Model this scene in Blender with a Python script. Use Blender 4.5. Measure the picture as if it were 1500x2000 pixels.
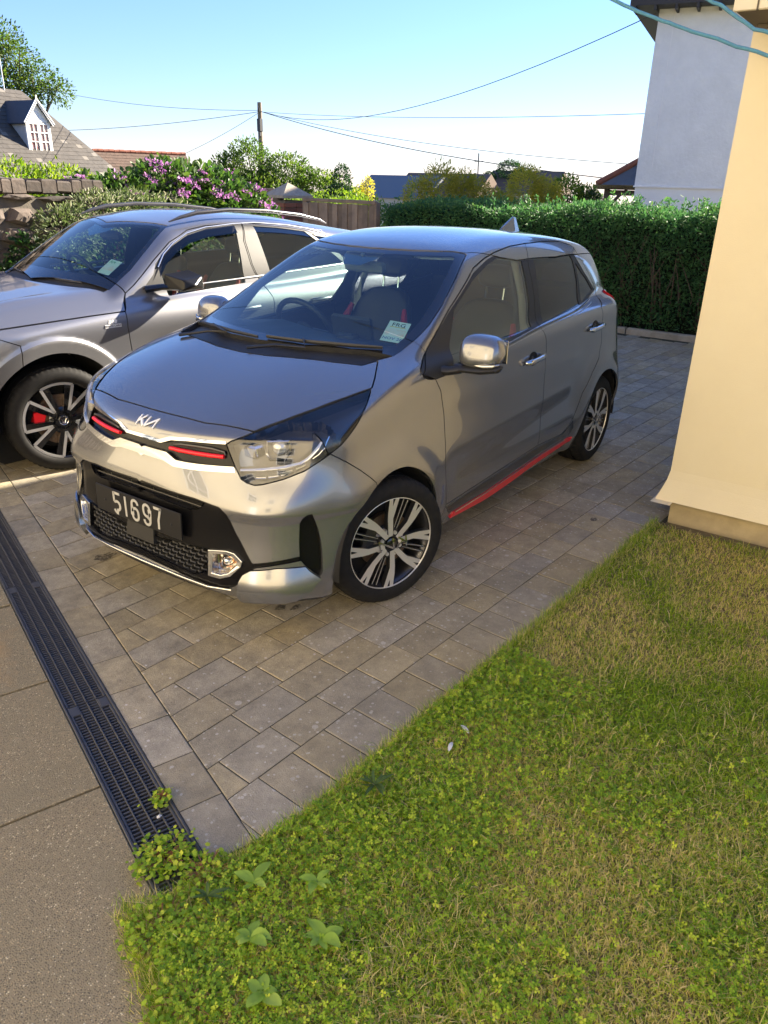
import bpy, bmesh, math, random
import numpy as np
from mathutils import Vector, Matrix
from mathutils.geometry import tessellate_polygon
rnd=random.Random(7); rng=np.random.default_rng(7)
SC=bpy.context.scene; COL=SC.collection
for o in list(bpy.data.objects): bpy.data.objects.remove(o)
# ---------------- camera ----------------
cam=bpy.data.cameras.new('camera'); CAM=bpy.data.objects.new('camera',cam); COL.objects.link(CAM)
CAM.matrix_world=Matrix(((-.5768,-.3166,.7530,2.3812),(.8166,-.2501,.5203,2.3956),(.0236,.9150,.4028,1.7145),(0,0,0,1)))
cam.sensor_fit='VERTICAL'; cam.angle=2*math.atan(1/1.4767); cam.clip_start=.05; cam.clip_end=600
SC.camera=CAM
# ---------------- sky and sun ----------------
SUN=Vector((-.905,.385,.0)).normalized(); SUN_EL=math.radians(27)
w=bpy.data.worlds.new('World'); SC.world=w; w.use_nodes=True
nt=w.node_tree; sky=nt.nodes.new('ShaderNodeTexSky'); sky.sky_type='NISHITA'; sky.sun_disc=False
sky.sun_elevation=SUN_EL; sky.sun_rotation=math.atan2(SUN.x,SUN.y); sky.air_density=1.2; sky.dust_density=0; sky.ozone_density=10.0
wb=nt.nodes.new('ShaderNodeHueSaturation'); wb.inputs['Saturation'].default_value=.97
nt.links.new(sky.outputs[0],wb.inputs['Color']); tn=nt.nodes.new('ShaderNodeMix'); tn.data_type='RGBA'; tn.blend_type='MULTIPLY'; tn.inputs[0].default_value=1; tn.inputs[7].default_value=(1.11,.925,.985,1)   # the camera's white balance
nt.links.new(wb.outputs[0],tn.inputs[6]); nt.links.new(tn.outputs[2],nt.nodes['Background'].inputs[0]); nt.nodes['Background'].inputs[1].default_value=.047
sl=bpy.data.lights.new('sun','SUN'); sl.energy=3.9; sl.angle=math.radians(.53); sl.color=(1,.88,.70)
so=bpy.data.objects.new('sun',sl); COL.objects.link(so)
sd=Vector((SUN.x*math.cos(SUN_EL),SUN.y*math.cos(SUN_EL),math.sin(SUN_EL)))
so.rotation_euler=sd.to_track_quat('Z','Y').to_euler(); so.location=sd*50
SC.view_settings.view_transform='Standard'; SC.view_settings.look='None'; SC.view_settings.gamma=1
SC.view_settings.use_curve_mapping=False; SC.view_settings.exposure=2.55
SC.cycles.max_bounces=10; SC.cycles.transparent_max_bounces=24; SC.cycles.sample_clamp_indirect=6
SC.cycles.caustics_reflective=False; SC.cycles.caustics_refractive=False
SC.cycles.use_denoising=True
# ---------------- helpers ----------------
def node_mat(name):
    m=bpy.data.materials.new(name); m.use_nodes=True; return m,m.node_tree,m.node_tree.nodes['Principled BSDF']
def mat(name,c,rough=.5,metal=0.,c2=None,ns=8.,coat=0.,bump=0.,bs=60.,spec=.5,emit=None,detail=6.,objrand=0.,wear=None,crough=.03,aniso=None):
    """principled material: colour varies from c to c2 by noise, fine relief by bump"""
    m,nt,b=node_mat(name); L=nt.links; N=nt.nodes
    b.inputs['Base Color'].default_value=(*c,1); b.inputs['Roughness'].default_value=rough; b.inputs['Metallic'].default_value=metal
    b.inputs['Coat Weight'].default_value=coat; b.inputs['Coat Roughness'].default_value=crough; b.inputs['Specular IOR Level'].default_value=spec
    geo=N.new('ShaderNodeNewGeometry')
    if c2 is not None or objrand:
        nz=N.new('ShaderNodeTexNoise'); nz.inputs['Scale'].default_value=ns; nz.inputs['Detail'].default_value=detail; nz.inputs['Roughness'].default_value=.65
        L.new(geo.outputs['Position'],nz.inputs['Vector'])
        mr=N.new('ShaderNodeMapRange'); mr.inputs[1].default_value=.32; mr.inputs[2].default_value=.68; L.new(nz.outputs['Fac'],mr.inputs[0])
        mx=N.new('ShaderNodeMix'); mx.data_type='RGBA'; L.new(mr.outputs[0],mx.inputs[0]); mx.inputs[6].default_value=(*c,1); mx.inputs[7].default_value=(*(c2 or c),1)
        out=mx.outputs[2]
        if objrand:
            oi=N.new('ShaderNodeObjectInfo'); at=N.new('ShaderNodeAttribute'); at.attribute_name='tone'
            ad=N.new('ShaderNodeMath'); ad.operation='ADD'; L.new(oi.outputs['Random'],ad.inputs[0]); L.new(at.outputs['Fac'],ad.inputs[1])
            fr=N.new('ShaderNodeMath'); fr.operation='FRACT'; L.new(ad.outputs[0],fr.inputs[0])
            m2=N.new('ShaderNodeMapRange'); m2.inputs[3].default_value=1-objrand; m2.inputs[4].default_value=1+objrand; L.new(fr.outputs[0],m2.inputs[0])
            hv=N.new('ShaderNodeHueSaturation'); L.new(m2.outputs[0],hv.inputs['Value']); L.new(out,hv.inputs['Color']); out=hv.outputs[0]
        L.new(out,b.inputs['Base Color'])
    if bump:
        n2=N.new('ShaderNodeTexNoise'); n2.inputs['Scale'].default_value=bs; n2.inputs['Detail'].default_value=5; L.new(geo.outputs['Position'],n2.inputs['Vector'])
        bp=N.new('ShaderNodeBump'); bp.inputs['Strength'].default_value=1; bp.inputs['Distance'].default_value=bump; L.new(n2.outputs['Fac'],bp.inputs['Height']); L.new(bp.outputs[0],b.inputs['Normal'])
    if emit: b.inputs['Emission Color'].default_value=(*emit[:3],1); b.inputs['Emission Strength'].default_value=emit[3]
    return m
def glass(name,tint,ior=1.6,rough=0.):
    m=bpy.data.materials.new(name); m.use_nodes=True; nt=m.node_tree; N=nt.nodes; N.clear()
    o=N.new('ShaderNodeOutputMaterial'); t=N.new('ShaderNodeBsdfTransparent'); t.inputs[0].default_value=(*tint,1)
    g=N.new('ShaderNodeBsdfGlossy'); g.inputs['Roughness'].default_value=rough; g.inputs[0].default_value=(1,1,1,1)
    ge=N.new('ShaderNodeNewGeometry'); dt=N.new('ShaderNodeVectorMath'); dt.operation='DOT_PRODUCT'; nt.links.new(ge.outputs['Normal'],dt.inputs[0]); nt.links.new(ge.outputs['Incoming'],dt.inputs[1])
    ab=N.new('ShaderNodeMath'); ab.operation='ABSOLUTE'; nt.links.new(dt.outputs['Value'],ab.inputs[0]); iv=N.new('ShaderNodeMath'); iv.operation='SUBTRACT'; iv.inputs[0].default_value=1; nt.links.new(ab.outputs[0],iv.inputs[1])
    pw=N.new('ShaderNodeMath'); pw.operation='POWER'; pw.inputs[1].default_value=5; nt.links.new(iv.outputs[0],pw.inputs[0]); F0=((ior-1)/(ior+1))**2*1.8
    f=N.new('ShaderNodeMath'); f.operation='MULTIPLY_ADD'; f.inputs[1].default_value=1-F0; f.inputs[2].default_value=F0; nt.links.new(pw.outputs[0],f.inputs[0]); mx=N.new('ShaderNodeMixShader')
    nt.links.new(f.outputs[0],mx.inputs[0]); nt.links.new(t.outputs[0],mx.inputs[1]); nt.links.new(g.outputs[0],mx.inputs[2]); nt.links.new(mx.outputs[0],o.inputs[0])
    return m
def mk(name,V,F,m=None,parent=None,smooth=False,normals=None,mats=None,mi=None):
    me=bpy.data.meshes.new(name)
    V=np.asarray(V,float); 
    me.from_pydata(V.tolist() if len(V)<50000 else V,[],F.tolist() if isinstance(F,np.ndarray) else F)
    if mats:
        for q in mats: me.materials.append(q)
        if mi is not None: me.polygons.foreach_set('material_index',np.asarray(mi,np.int32))
    elif m: me.materials.append(m)
    if smooth or normals is not None: me.polygons.foreach_set('use_smooth',np.ones(len(me.polygons),bool))
    me.update()
    if normals is not None: me.normals_split_custom_set_from_vertices(np.asarray(normals,np.float32).tolist())
    o=bpy.data.objects.new(name,me); COL.objects.link(o)
    if parent: o.parent=parent
    return o
def tag(o,label=None,cat=None,group=None,kind=None):
    if label:o['label']=label
    if cat:o['category']=cat
    if group:o['group']=group
    if kind:o['kind']=kind
    return o
def empty(name,loc=(0,0,0),rz=0.,label=None,cat=None,group=None):
    o=bpy.data.objects.new(name,None); COL.objects.link(o); o.location=loc; o.rotation_euler=(0,0,rz); o.empty_display_size=.2
    return tag(o,label,cat,group)
class MB:
    """collects simple solids into one mesh"""
    def __init__(s): s.V=[];s.F=[];s.n=0;s.M=[];s.S=[]
    def add(s,V,F,mi=0,sm=False):
        V=[tuple(v) for v in V]; s.V+=V; s.F+=[tuple(i+s.n for i in f) for f in F]; s.n+=len(V); s.M+=[mi]*len(F); s.S+=[sm]*len(F); return s
    def box(s,c,d,R=None,mi=0,bev=0.):
        h=[x/2 for x in d]
        if bev<=0:
            P=[(sx*h[0],sy*h[1],sz*h[2]) for sz in(-1,1) for sy in(-1,1) for sx in(-1,1)]
            F=[(0,2,3,1),(4,5,7,6),(0,1,5,4),(2,6,7,3),(0,4,6,2),(1,3,7,5)]
        else:
            P=[];F=[]
            def ring(z,i): return [(-h[0]+i,-h[1]+i,z),(h[0]-i,-h[1]+i,z),(h[0]-i,h[1]-i,z),(-h[0]+i,h[1]-i,z)]
            P=ring(-h[2],bev)+ring(-h[2]+bev,0)+ring(h[2]-bev,0)+ring(h[2],bev)
            F=[(3,2,1,0),(12,13,14,15)]
            for k in range(3):
                for j in range(4): a=4*k+j;b=4*k+(j+1)%4;F.append((a,b,b+4,a+4))
        if R is not None: P=[tuple(R@Vector(p)) for p in P]
        P=[(p[0]+c[0],p[1]+c[1],p[2]+c[2]) for p in P]; return s.add(P,F,mi)
    def tube(s,pts,r,seg=8,mi=0,cap=True,flat=None,up=(0,0,1)):
        pts=[Vector(p) for p in pts]; n=len(pts); rr=r if isinstance(r,(list,tuple)) else [r]*n; V=[]
        for i,p in enumerate(pts):
            t=(pts[min(i+1,n-1)]-pts[max(i-1,0)]).normalized(); u=Vector(up)
            if abs(t.dot(u))>.97:u=Vector((1,0,0))
            a=t.cross(u).normalized(); b=a.cross(t)
            for k in range(seg):
                th=2*math.pi*k/seg; V.append(p+a*math.cos(th)*rr[i]+b*math.sin(th)*rr[i]*(flat or 1))
        F=[(i*seg+k,i*seg+(k+1)%seg,(i+1)*seg+(k+1)%seg,(i+1)*seg+k) for i in range(n-1) for k in range(seg)]
        if cap: F+=[tuple(range(seg))[::-1],tuple((n-1)*seg+k for k in range(seg))]
        return s.add(V,F,mi,True)
    def lathe(s,prof,seg=48,c=(0,0,0),axis='y',mi=0,close=False):
        V=[];n=len(prof)
        for k in range(seg):
            th=2*math.pi*k/seg;cs,sn=math.cos(th),math.sin(th)
            for (r,h) in prof:
                p=(r*cs,h,r*sn) if axis=='y' else ((r*cs,r*sn,h) if axis=='z' else (h,r*cs,r*sn)); V.append((p[0]+c[0],p[1]+c[1],p[2]+c[2]))
        F=[]
        for k in range(seg):
            q=(k+1)%seg
            for j in range(n-1 if not close else n): j2=(j+1)%n;F.append((k*n+j,q*n+j,q*n+j2,k*n+j2))
        return s.add(V,F,mi,True)
    def prism(s,poly,h0,h1,M=None,mi=0):
        """poly 2d (x,y), extruded z h0..h1, then transformed by M"""
        n=len(poly); A=sum(poly[i][0]*poly[(i+1)%n][1]-poly[(i+1)%n][0]*poly[i][1] for i in range(n))
        if A<0: poly=poly[::-1]
        tr=tessellate_polygon([[Vector((p[0],p[1],0)) for p in poly]])
        V=[(p[0],p[1],h0) for p in poly]+[(p[0],p[1],h1) for p in poly]
        F=[]
        for t in tr:
            a,b,c=[Vector((*poly[i],0)) for i in t]
            t=tuple(t) if (b-a).cross(c-a).z>0 else tuple(t)[::-1]
            F.append(t[::-1]); F.append(tuple(i+n for i in t))
        F+=[(i,(i+1)%n,(i+1)%n+n,i+n) for i in range(n)]
        if M is not None: V=[tuple(M@Vector(v)) for v in V]
        return s.add(V,F,mi)
    def build(s,name,m=None,parent=None,smooth=None,mats=None):
        me=bpy.data.meshes.new(name); me.from_pydata(s.V,[],s.F)
        if mats:
            for q in mats: me.materials.append(q)
            me.polygons.foreach_set('material_index',np.array(s.M,np.int32))
        elif m: me.materials.append(m)
        me.polygons.foreach_set('use_smooth',np.array(s.S if smooth is None else [smooth]*len(s.F),bool)); me.update()
        if any(s.S) and smooth is None:
            try: me.set_sharp_from_angle(angle=math.radians(42))
            except Exception: pass
        o=bpy.data.objects.new(name,me); COL.objects.link(o)
        if parent:o.parent=parent
        return o
def text_polys(txt,size,name='lettering',m=None,parent=None,M=None,ext=.0005,font=None,align='CENTER'):
    cu=bpy.data.curves.new(name,'FONT'); cu.body=txt; cu.size=size; cu.align_x=align; cu.align_y='CENTER'; cu.extrude=ext; cu.fill_mode='BOTH'
    if m: cu.materials.append(m)
    tmp=bpy.data.objects.new('tmp',cu); COL.objects.link(tmp)
    dg=bpy.context.evaluated_depsgraph_get(); me=bpy.data.meshes.new_from_object(tmp.evaluated_get(dg)); me.name=name
    bpy.data.objects.remove(tmp); bpy.data.curves.remove(cu)
    o=bpy.data.objects.new(name,me); COL.objects.link(o)
    if parent:o.parent=parent
    if M is not None:o.matrix_local=M
    return o
def frame(o,x,y):
    """matrix with origin o, x axis, y axis (approximate), z = x cross y"""
    x=Vector(x).normalized(); z=x.cross(Vector(y)).normalized(); y=z.cross(x)
    return Matrix(((x.x,y.x,z.x,o[0]),(x.y,y.y,z.y,o[1]),(x.z,y.z,z.z,o[2]),(0,0,0,1)))
# ---------------- common materials ----------------
def car_paint(name,c,metal=.80,rough=.33):
    m,nt,b=node_mat(name); L=nt.links;N=nt.nodes
    b.inputs['Metallic'].default_value=metal; b.inputs['Roughness'].default_value=rough; b.inputs['Coat Weight'].default_value=1; b.inputs['Coat Roughness'].default_value=.012; b.inputs['Coat IOR'].default_value=1.62
    geo=N.new('ShaderNodeNewGeometry'); v=N.new('ShaderNodeTexVoronoi'); v.inputs['Scale'].default_value=1400; L.new(geo.outputs['Position'],v.inputs['Vector'])
    mx=N.new('ShaderNodeMix'); mx.data_type='RGBA'; mx.inputs[6].default_value=(*[q*.95 for q in c],1); mx.inputs[7].default_value=(*[min(1,q*1.06) for q in c],1)
    sp=N.new('ShaderNodeSeparateColor'); L.new(v.outputs['Color'],sp.inputs[0]); mx.inputs[0].default_value=.5; 
    # dust film lying on the paint
    nz=N.new('ShaderNodeTexNoise'); nz.inputs['Scale'].default_value=3.5; nz.inputs['Detail'].default_value=8; L.new(geo.outputs['Position'],nz.inputs['Vector'])
    mr=N.new('ShaderNodeMapRange'); mr.inputs[1].default_value=.45; mr.inputs[2].default_value=.8; mr.inputs[3].default_value=0; mr.inputs[4].default_value=.05; L.new(nz.outputs['Fac'],mr.inputs[0])
    m2=N.new('ShaderNodeMix'); m2.data_type='RGBA'; L.new(mr.outputs[0],m2.inputs[0]); L.new(mx.outputs[2],m2.inputs[6]); m2.inputs[7].default_value=(.35,.32,.27,1); L.new(m2.outputs[2],b.inputs['Base Color'])
    n3=N.new('ShaderNodeTexNoise'); n3.inputs['Scale'].default_value=900; L.new(geo.outputs['Position'],n3.inputs['Vector'])
    mr2=N.new('ShaderNodeMapRange'); mr2.inputs[3].default_value=.008; mr2.inputs[4].default_value=.05; L.new(nz.outputs['Fac'],mr2.inputs[0]); L.new(mr2.outputs[0],b.inputs['Coat Roughness'])
    return m
M_PAINT=car_paint('titanium_paint',(.255,.26,.27),.72,.26)
M_PAINT2=car_paint('graphite_paint',(.25,.255,.28),.75,.38)
M_BLK=mat('gloss_black_trim',(.008,.008,.009),.12,coat=1)
M_GBK=mat('panel_black_trim',(.006,.006,.007),.22,coat=.0,spec=.28)
M_SAT=mat('satin_black_plastic',(.022,.022,.023),.48,bump=.0003,bs=900)
M_DARK=mat('underside_black',(.010,.010,.011),.8)
M_CHR=mat('chrome',(.75,.76,.78),.07,1.)
M_SATCH=mat('satin_chrome',(.66,.67,.68),.24,1.)
M_RED=mat('red_trim',(.88,.018,.030),.38,coat=.3)
M_RUB=mat('tyre_rubber',(.011,.011,.011),.7,c2=(.019,.018,.017),ns=40,bump=.0004,bs=400,spec=.22)
M_RIMF=mat('machined_alloy',(.82,.80,.76),.36,.72)
M_RIMD=mat('dark_alloy',(.055,.055,.06),.35,.7,coat=.5)
M_DISC=mat('brake_disc_steel',(.30,.24,.19),.4,.9,c2=(.22,.13,.08),ns=60)
M_GL_W=glass('windscreen_glass',(.62,.78,.76),1.62)
M_GL_S=glass('side_glass',(.62,.70,.66),1.8)
M_GL_D=glass('privacy_glass',(.10,.10,.11),1.5)
M_GL_C=glass('lamp_lens',(.93,.94,.95),1.5)
M_WHITE=mat('white_light_guide',(.90,.91,.92),.22,.6,coat=1)
M_ORNG=mat('amber_reflector',(.75,.30,.06),.15,.6)
M_REFL=mat('lamp_reflector',(.78,.78,.76),.10,1.)
M_LRED=mat('lamp_red',(.50,.006,.012),.12,coat=1)
M_FAB=mat('black_seat_leather',(.020,.021,.023),.5,bump=.0006,bs=300)
M_FABR=mat('red_seat_leather',(.42,.015,.022),.5)
M_HEAD=mat('grey_headlining',(.50,.50,.47),.9)
M_DASH=mat('dashboard_plastic',(.020,.021,.022),.6,bump=.0003,bs=700)

# ---------- natural cubic spline ----------
class Spl:
    def __init__(s,pts):
        pts=sorted(pts); s.x=np.array([p[0] for p in pts],float); s.y=np.array([p[1] for p in pts],float)
        x,y=s.x,s.y; n=len(x); h=np.diff(x); d=np.diff(y)/h
        # monotone-friendly C2-ish: natural spline
        A=np.eye(n); b=np.zeros(n)
        for i in range(1,n-1):
            A[i,i-1]=h[i-1];A[i,i]=2*(h[i-1]+h[i]);A[i,i+1]=h[i];b[i]=6*(d[i]-d[i-1])
        s.m=np.linalg.solve(A,b); s.h=h; s.d=d
        s.s0=d[0]-h[0]*(2*s.m[0]+s.m[1])/6; s.s1=d[-1]+h[-1]*(s.m[-2]+2*s.m[-1])/6
    def __call__(s,q):
        q=np.asarray(q,float); i=np.clip(np.searchsorted(s.x,q)-1,0,len(s.x)-2)
        h=s.h[i]; a=(s.x[i+1]-q)/h; b=(q-s.x[i])/h
        r=a*s.y[i]+b*s.y[i+1]+((a**3-a)*s.m[i]+(b**3-b)*s.m[i+1])*h*h/6
        r=np.where(q<s.x[0],s.y[0]+s.s0*(q-s.x[0]),r)
        return np.where(q>s.x[-1],s.y[-1]+s.s1*(q-s.x[-1]),r)
def smax(a,b,k):
    h=np.maximum(k-np.abs(a-b),0)/k
    return np.maximum(a,b)+h*h*h*k/6
def smin(a,b,k): return -smax(-a,-b,k)
def bump(t): return np.exp(-t*t)
def sstep(a,b,x):
    t=np.clip((x-a)/(b-a),0,1); return t*t*t*(t*(6*t-15)+10)

def grad(F,V,e=4e-4):
    g=np.zeros_like(V)
    for i in range(3):
        d=np.zeros(3);d[i]=e
        g[:,i]=(F(V+d)-F(V-d))/(2*e)
    return g
def project(F,V,n=3):
    for _ in range(n):
        f=F(V);g=grad(F,V);V=V-g*(f/np.maximum((g*g).sum(1),1e-6))[:,None]
    return V
def nets(F,lo,hi,h):
    ax=[np.arange(lo[i],hi[i]+h,h) for i in range(3)]
    n=[len(a) for a in ax]
    f=np.empty(n,np.float32)
    for i in range(0,n[0],8):
        g=np.meshgrid(ax[0][i:i+8],ax[1],ax[2],indexing='ij')
        f[i:i+8]=F(np.stack([a.ravel() for a in g],1)).reshape(g[0].shape)
    s=f<0
    cnt=np.zeros([k-1 for k in n],np.int8)
    sl=lambda a,d:a[d[0]:a.shape[0]-1+d[0],d[1]:a.shape[1]-1+d[1],d[2]:a.shape[2]-1+d[2]]
    import itertools
    for d in itertools.product((0,1),repeat=3): cnt+=sl(s,d)
    act=(cnt>0)&(cnt<8)
    idx=np.full(act.shape,-1,np.int64);I=np.argwhere(act);idx[act]=np.arange(len(I))
    V=np.zeros((len(I),3));C=np.zeros(len(I))
    for a in range(3):
        b,c=[k for k in range(3) if k!=a]
        for db in (0,1):
            for dc in (0,1):
                o=np.zeros(3,int);o[b]=db;o[c]=dc;p=I+o;q=p.copy();q[:,a]+=1
                fp=f[tuple(p.T)];fq=f[tuple(q.T)];m=(fp<0)!=(fq<0)
                t=fp[m]/(fp[m]-fq[m]);P=p[m].astype(float);P[:,a]+=t
                V[m]+=P;C[m]+=1
    V/=C[:,None];V=V*h+np.array([a[0] for a in ax])
    Q=[]
    for a in range(3):
        b,c=(a+1)%3,(a+2)%3
        fp=s;shp=list(s.shape);
        A=np.take(s,range(0,n[a]-1),a);B=np.take(s,range(1,n[a]),a)
        E=np.argwhere(A!=B)
        ok=(E[:,b]>0)&(E[:,c]>0)&(E[:,b]<n[b]-1)&(E[:,c]<n[c]-1);E=E[ok]
        inside=A[tuple(E.T)]
        def ix(db,dc):
            e=E.copy();e[:,b]-=db;e[:,c]-=dc;return idx[tuple(e.T)]
        q=np.stack([ix(1,1),ix(0,1),ix(0,0),ix(1,0)],1)
        q[~inside]=q[~inside][:,::-1];Q.append(q)
    Q=np.concatenate(Q);Q=Q[(Q>=0).all(1)]
    V=project(F,V)
    # split quads on shorter diagonal
    d0=((V[Q[:,0]]-V[Q[:,2]])**2).sum(1);d1=((V[Q[:,1]]-V[Q[:,3]])**2).sum(1)
    m=d0<=d1
    T=np.concatenate([Q[m][:,[0,1,2]],Q[m][:,[0,2,3]],Q[~m][:,[0,1,3]],Q[~m][:,[1,2,3]]])
    return V,T
class Surf:
    def __init__(s,V,T): s.V=V;s.T=T;s.L=np.zeros(len(T),int)
    def cut(s,f,mask=None):
        T=s.T;L=s.L;f=np.where(np.abs(f)<1e-7,1e-7,f)
        g=f[T]>0;c=g.sum(1);x=(c==1)|(c==2)
        if mask is not None:x&=mask
        X=np.nonzero(x)[0]
        if len(X)==0:return
        t=T[X];gg=g[X];lone=np.where(c[X]==1,gg.argmax(1),(~gg).argmax(1))
        r=np.arange(len(X));a=t[r,lone];b=t[r,(lone+1)%3];d=t[r,(lone+2)%3]
        e=np.concatenate([np.stack([a,b],1),np.stack([a,d],1)]);es=np.sort(e,1)
        u,inv=np.unique(es,axis=0,return_inverse=True);inv=inv.ravel()
        w=(f[u[:,0]]/(f[u[:,0]]-f[u[:,1]]))[:,None]
        nv=s.V[u[:,0]]*(1-w)+s.V[u[:,1]]*w
        base=len(s.V);s.V=np.concatenate([s.V,nv])
        p=base+inv[:len(X)];q=base+inv[len(X):]
        nt=np.concatenate([np.stack([a,p,q],1),np.stack([p,b,d],1),np.stack([p,d,q],1)])
        keep=np.ones(len(T),bool);keep[X]=False
        s.T=np.concatenate([T[keep],nt]);s.L=np.concatenate([L[keep],np.tile(L[X],3)])
    def cen(s): return s.V[s.T].mean(1)
    def fn(s):
        a=s.V[s.T];n=np.cross(a[:,1]-a[:,0],a[:,2]-a[:,0]);return n/np.maximum(np.linalg.norm(n,axis=1),1e-12)[:,None]
def sdpoly(P,poly,closed=True):
    poly=np.asarray(poly,float);n=len(poly);best=np.full(len(P),1e9);ins=np.zeros(len(P),bool)
    for i in range(n if closed else n-1):
        a=poly[i];b=poly[(i+1)%n];e=b-a;w=P-a
        t=np.clip((w@e)/max(e@e,1e-12),0,1);d=((w-t[:,None]*e)**2).sum(1);best=np.minimum(best,d)
        if closed:
            c=(a[1]>P[:,1])!=(b[1]>P[:,1])
            with np.errstate(divide='ignore',invalid='ignore'):
                xx=a[0]+(P[:,1]-a[1])/(b[1]-a[1] if b[1]!=a[1] else 1e-12)*e[0]
            ins^=c&(P[:,0]<xx)
    d=np.sqrt(best);return np.where(ins,-d,d) if closed else d

K_W=Spl([(-3.05,0.7114),(-2.8,0.7679),(-2.4,0.7958),(-1.9,0.7951),(-1.3,0.7899),(-0.6,0.7846),(-0.1,0.7828),(0.25,0.7832),(0.6,0.7619),(0.8,0.7184)])
K_D=Spl([(0.0,0.1022),(0.16,0.0703),(0.25,0.0397),(0.36,0.0099),(0.5,-0.0016),(0.66,0.0138),(0.8,0.0334),(0.92,0.0454),(1.0,0.0531),(1.08,0.0781),(1.2,0.1453)])
K_N=Spl([(0.0,0.5558),(0.16,0.6106),(0.24,0.6554),(0.34,0.6611),(0.46,0.6452),(0.58,0.6365),(0.68,0.6139),(0.76,0.597),(0.82,0.5864),(0.88,0.5707),(1.0,0.4556)])
K_P=Spl([(0.0,0.0),(0.12,0.0036),(0.25,0.0194),(0.36,0.0447),(0.46,0.0796),(0.54,0.1211),(0.62,0.1749),(0.7,0.2496),(0.8,0.4102)])
K_Q=Spl([(0.0,0.0),(0.12,0.0018),(0.25,0.0094),(0.36,0.0232),(0.46,0.0421),(0.54,0.0647),(0.62,0.1128),(0.7,0.2101),(0.8,0.3934)])
K_Z=Spl([(-3.2,1.0813),(-2.6,1.1083),(-1.6,1.0927),(-0.6,1.0787),(-0.2,1.0607),(0.05,1.0105),(0.28,0.9427),(0.5,0.8561),(0.62,0.7978),(0.75,0.7107)])
K_C=Spl([(0.0,0.0),(0.2,0.0006),(0.35,0.0069),(0.47,0.0212),(0.6,0.0454),(0.7,0.076),(0.78,0.1061),(0.9,0.1666)])
K_YG=Spl([(0.8,0.7574),(1.0,0.701),(1.1,0.6652),(1.2,0.6248),(1.3,0.5758),(1.38,0.5282),(1.46,0.476),(1.6,0.3274)])
K_YX=Spl([(-3.0,0.1227),(-2.7,0.0804),(-2.3,0.0397),(-1.8,0.0181),(-1.2,0.0172),(-0.6,0.0216),(-0.1,0.0329),(0.2,0.056)])
K_WS=Spl([(-1.4,1.595),(-1.0,1.4453),(-0.88,1.3963),(-0.6,1.269),(-0.3,1.1263),(-0.03,1.0114),(0.3,0.8567)])
K_ZR=Spl([(-3.1,1.3104),(-2.75,1.3664),(-2.4,1.4194),(-2.0,1.4555),(-1.6,1.4743),(-1.25,1.4633),(-1.0,1.4306),(-0.85,1.3994),(-0.5,1.294)])
K_XR=Spl([(0.0,2.7992),(0.2,2.9283),(0.4,2.9813),(0.6,2.9798),(0.75,2.948),(0.9,2.9208),(1.05,2.895),(1.2,2.835),(1.35,2.7487),(1.5,2.6341)])
WHEELS=((0.,.29),(-2.4,.29))
def kia(X):
    x=X[:,0];y=np.abs(X[:,1]);z=X[:,2]
    fl=0
    for wx,wz in WHEELS:
        r=np.sqrt((x-wx)**2+(z-wz)**2)
        fl=fl+.020*sstep(.50,.355,r)
    # shoulder above arches
    ys=K_W(x)-K_D(z)+fl
    # lower door tuck and crease
    dm=sstep(-.35,-.6,x)*sstep(-2.1,-1.85,x)
    ys=ys-.020*dm*bump((z-.50+.05*(x+1.2))/.10)+.010*dm*bump((z-.27)/.06)
    ys=ys+.006*dm*bump((z-.80-.03*(x+1.2))/.05)
    rd=sstep(.575,.515,z)*sstep(.40,.52,y)*sstep(.10,.30,x)
    gs=(y-ys+.014*rd*sstep(.05,.3,x))
    u=sstep(.55,.78,z);plan=K_P(y)*u+K_Q(y)*(1-u)
    gf=(x-(K_N(z)-plan)+.020*rd)*.93
    gt=(z-(K_Z(x)-K_C(y)))*.96
    gr=(-x-(K_XR(z)-.22*y*y-.9*np.maximum(y-.5,0)**2))*.95
    gb=.165-z+ .02*sstep(.3,.6,x)
    L=smax(gs,gf,.10)
    L=smax(L,gt,.085)
    L=smax(L,gr,.14)
    L=smax(L,gb,.03)
    yg=K_YG(z)-K_YX(x)
    a=(y-yg)*.95
    xw=x+.53*y*y
    w=(z-K_WS(xw))*.90
    r=(z-(K_ZR(x)-.13*y*y-.5*np.maximum(y-.35,0)**2.))*.98
    G=smax(w,r,.03)
    G=smax(G,a,.09)
    G=smax(G,gr,.10)
    G=smax(G,.9-z,.02)
    return smin(L,G,.05)

V_W=Spl([(-3.6,.78),(-3.2,.85),(-2.7,.885),(-1.8,.893),(-.8,.893),(0,.888),(.4,.872),(.75,.80),(.95,.70)])
V_D=Spl([(0,.10),(.18,.06),(.3,.03),(.45,.004),(.6,.004),(.75,.0),(.87,.004),(.93,.028),(1.02,.070),(1.1,.10),(1.2,.15)])
V_N=Spl([(0,.74),(.2,.82),(.4,.85),(.7,.84),(.9,.78),(1.0,.68)])
V_P=Spl([(0,0),(.3,.02),(.5,.07),(.65,.16),(.78,.32),(.88,.55)])
V_Z=Spl([(-3.8,1.03),(-2.6,1.09),(-1.6,1.08),(-.7,1.07),(-.35,1.045),(0,1.015),(.4,.965),(.7,.90),(.9,.82)])
V_C=Spl([(0,.0),(.3,.004),(.55,.012),(.68,.028),(.78,.075),(.86,.125),(.95,.20)])
V_YG=Spl([(.8,.86),(1.0,.815),(1.08,.793),(1.2,.748),(1.3,.703),(1.38,.660),(1.45,.60),(1.55,.48)])
V_YX=Spl([(-3.6,.16),(-3.2,.09),(-2.7,.035),(-2.2,.008),(-1.6,.0),(-1.0,.004),(-.5,.02),(-.1,.06)])
V_WS=Spl([(-1.5,1.64),(-1.2,1.515),(-.93,1.392),(-.6,1.215),(-.31,1.040),(0,.84)])
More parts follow.
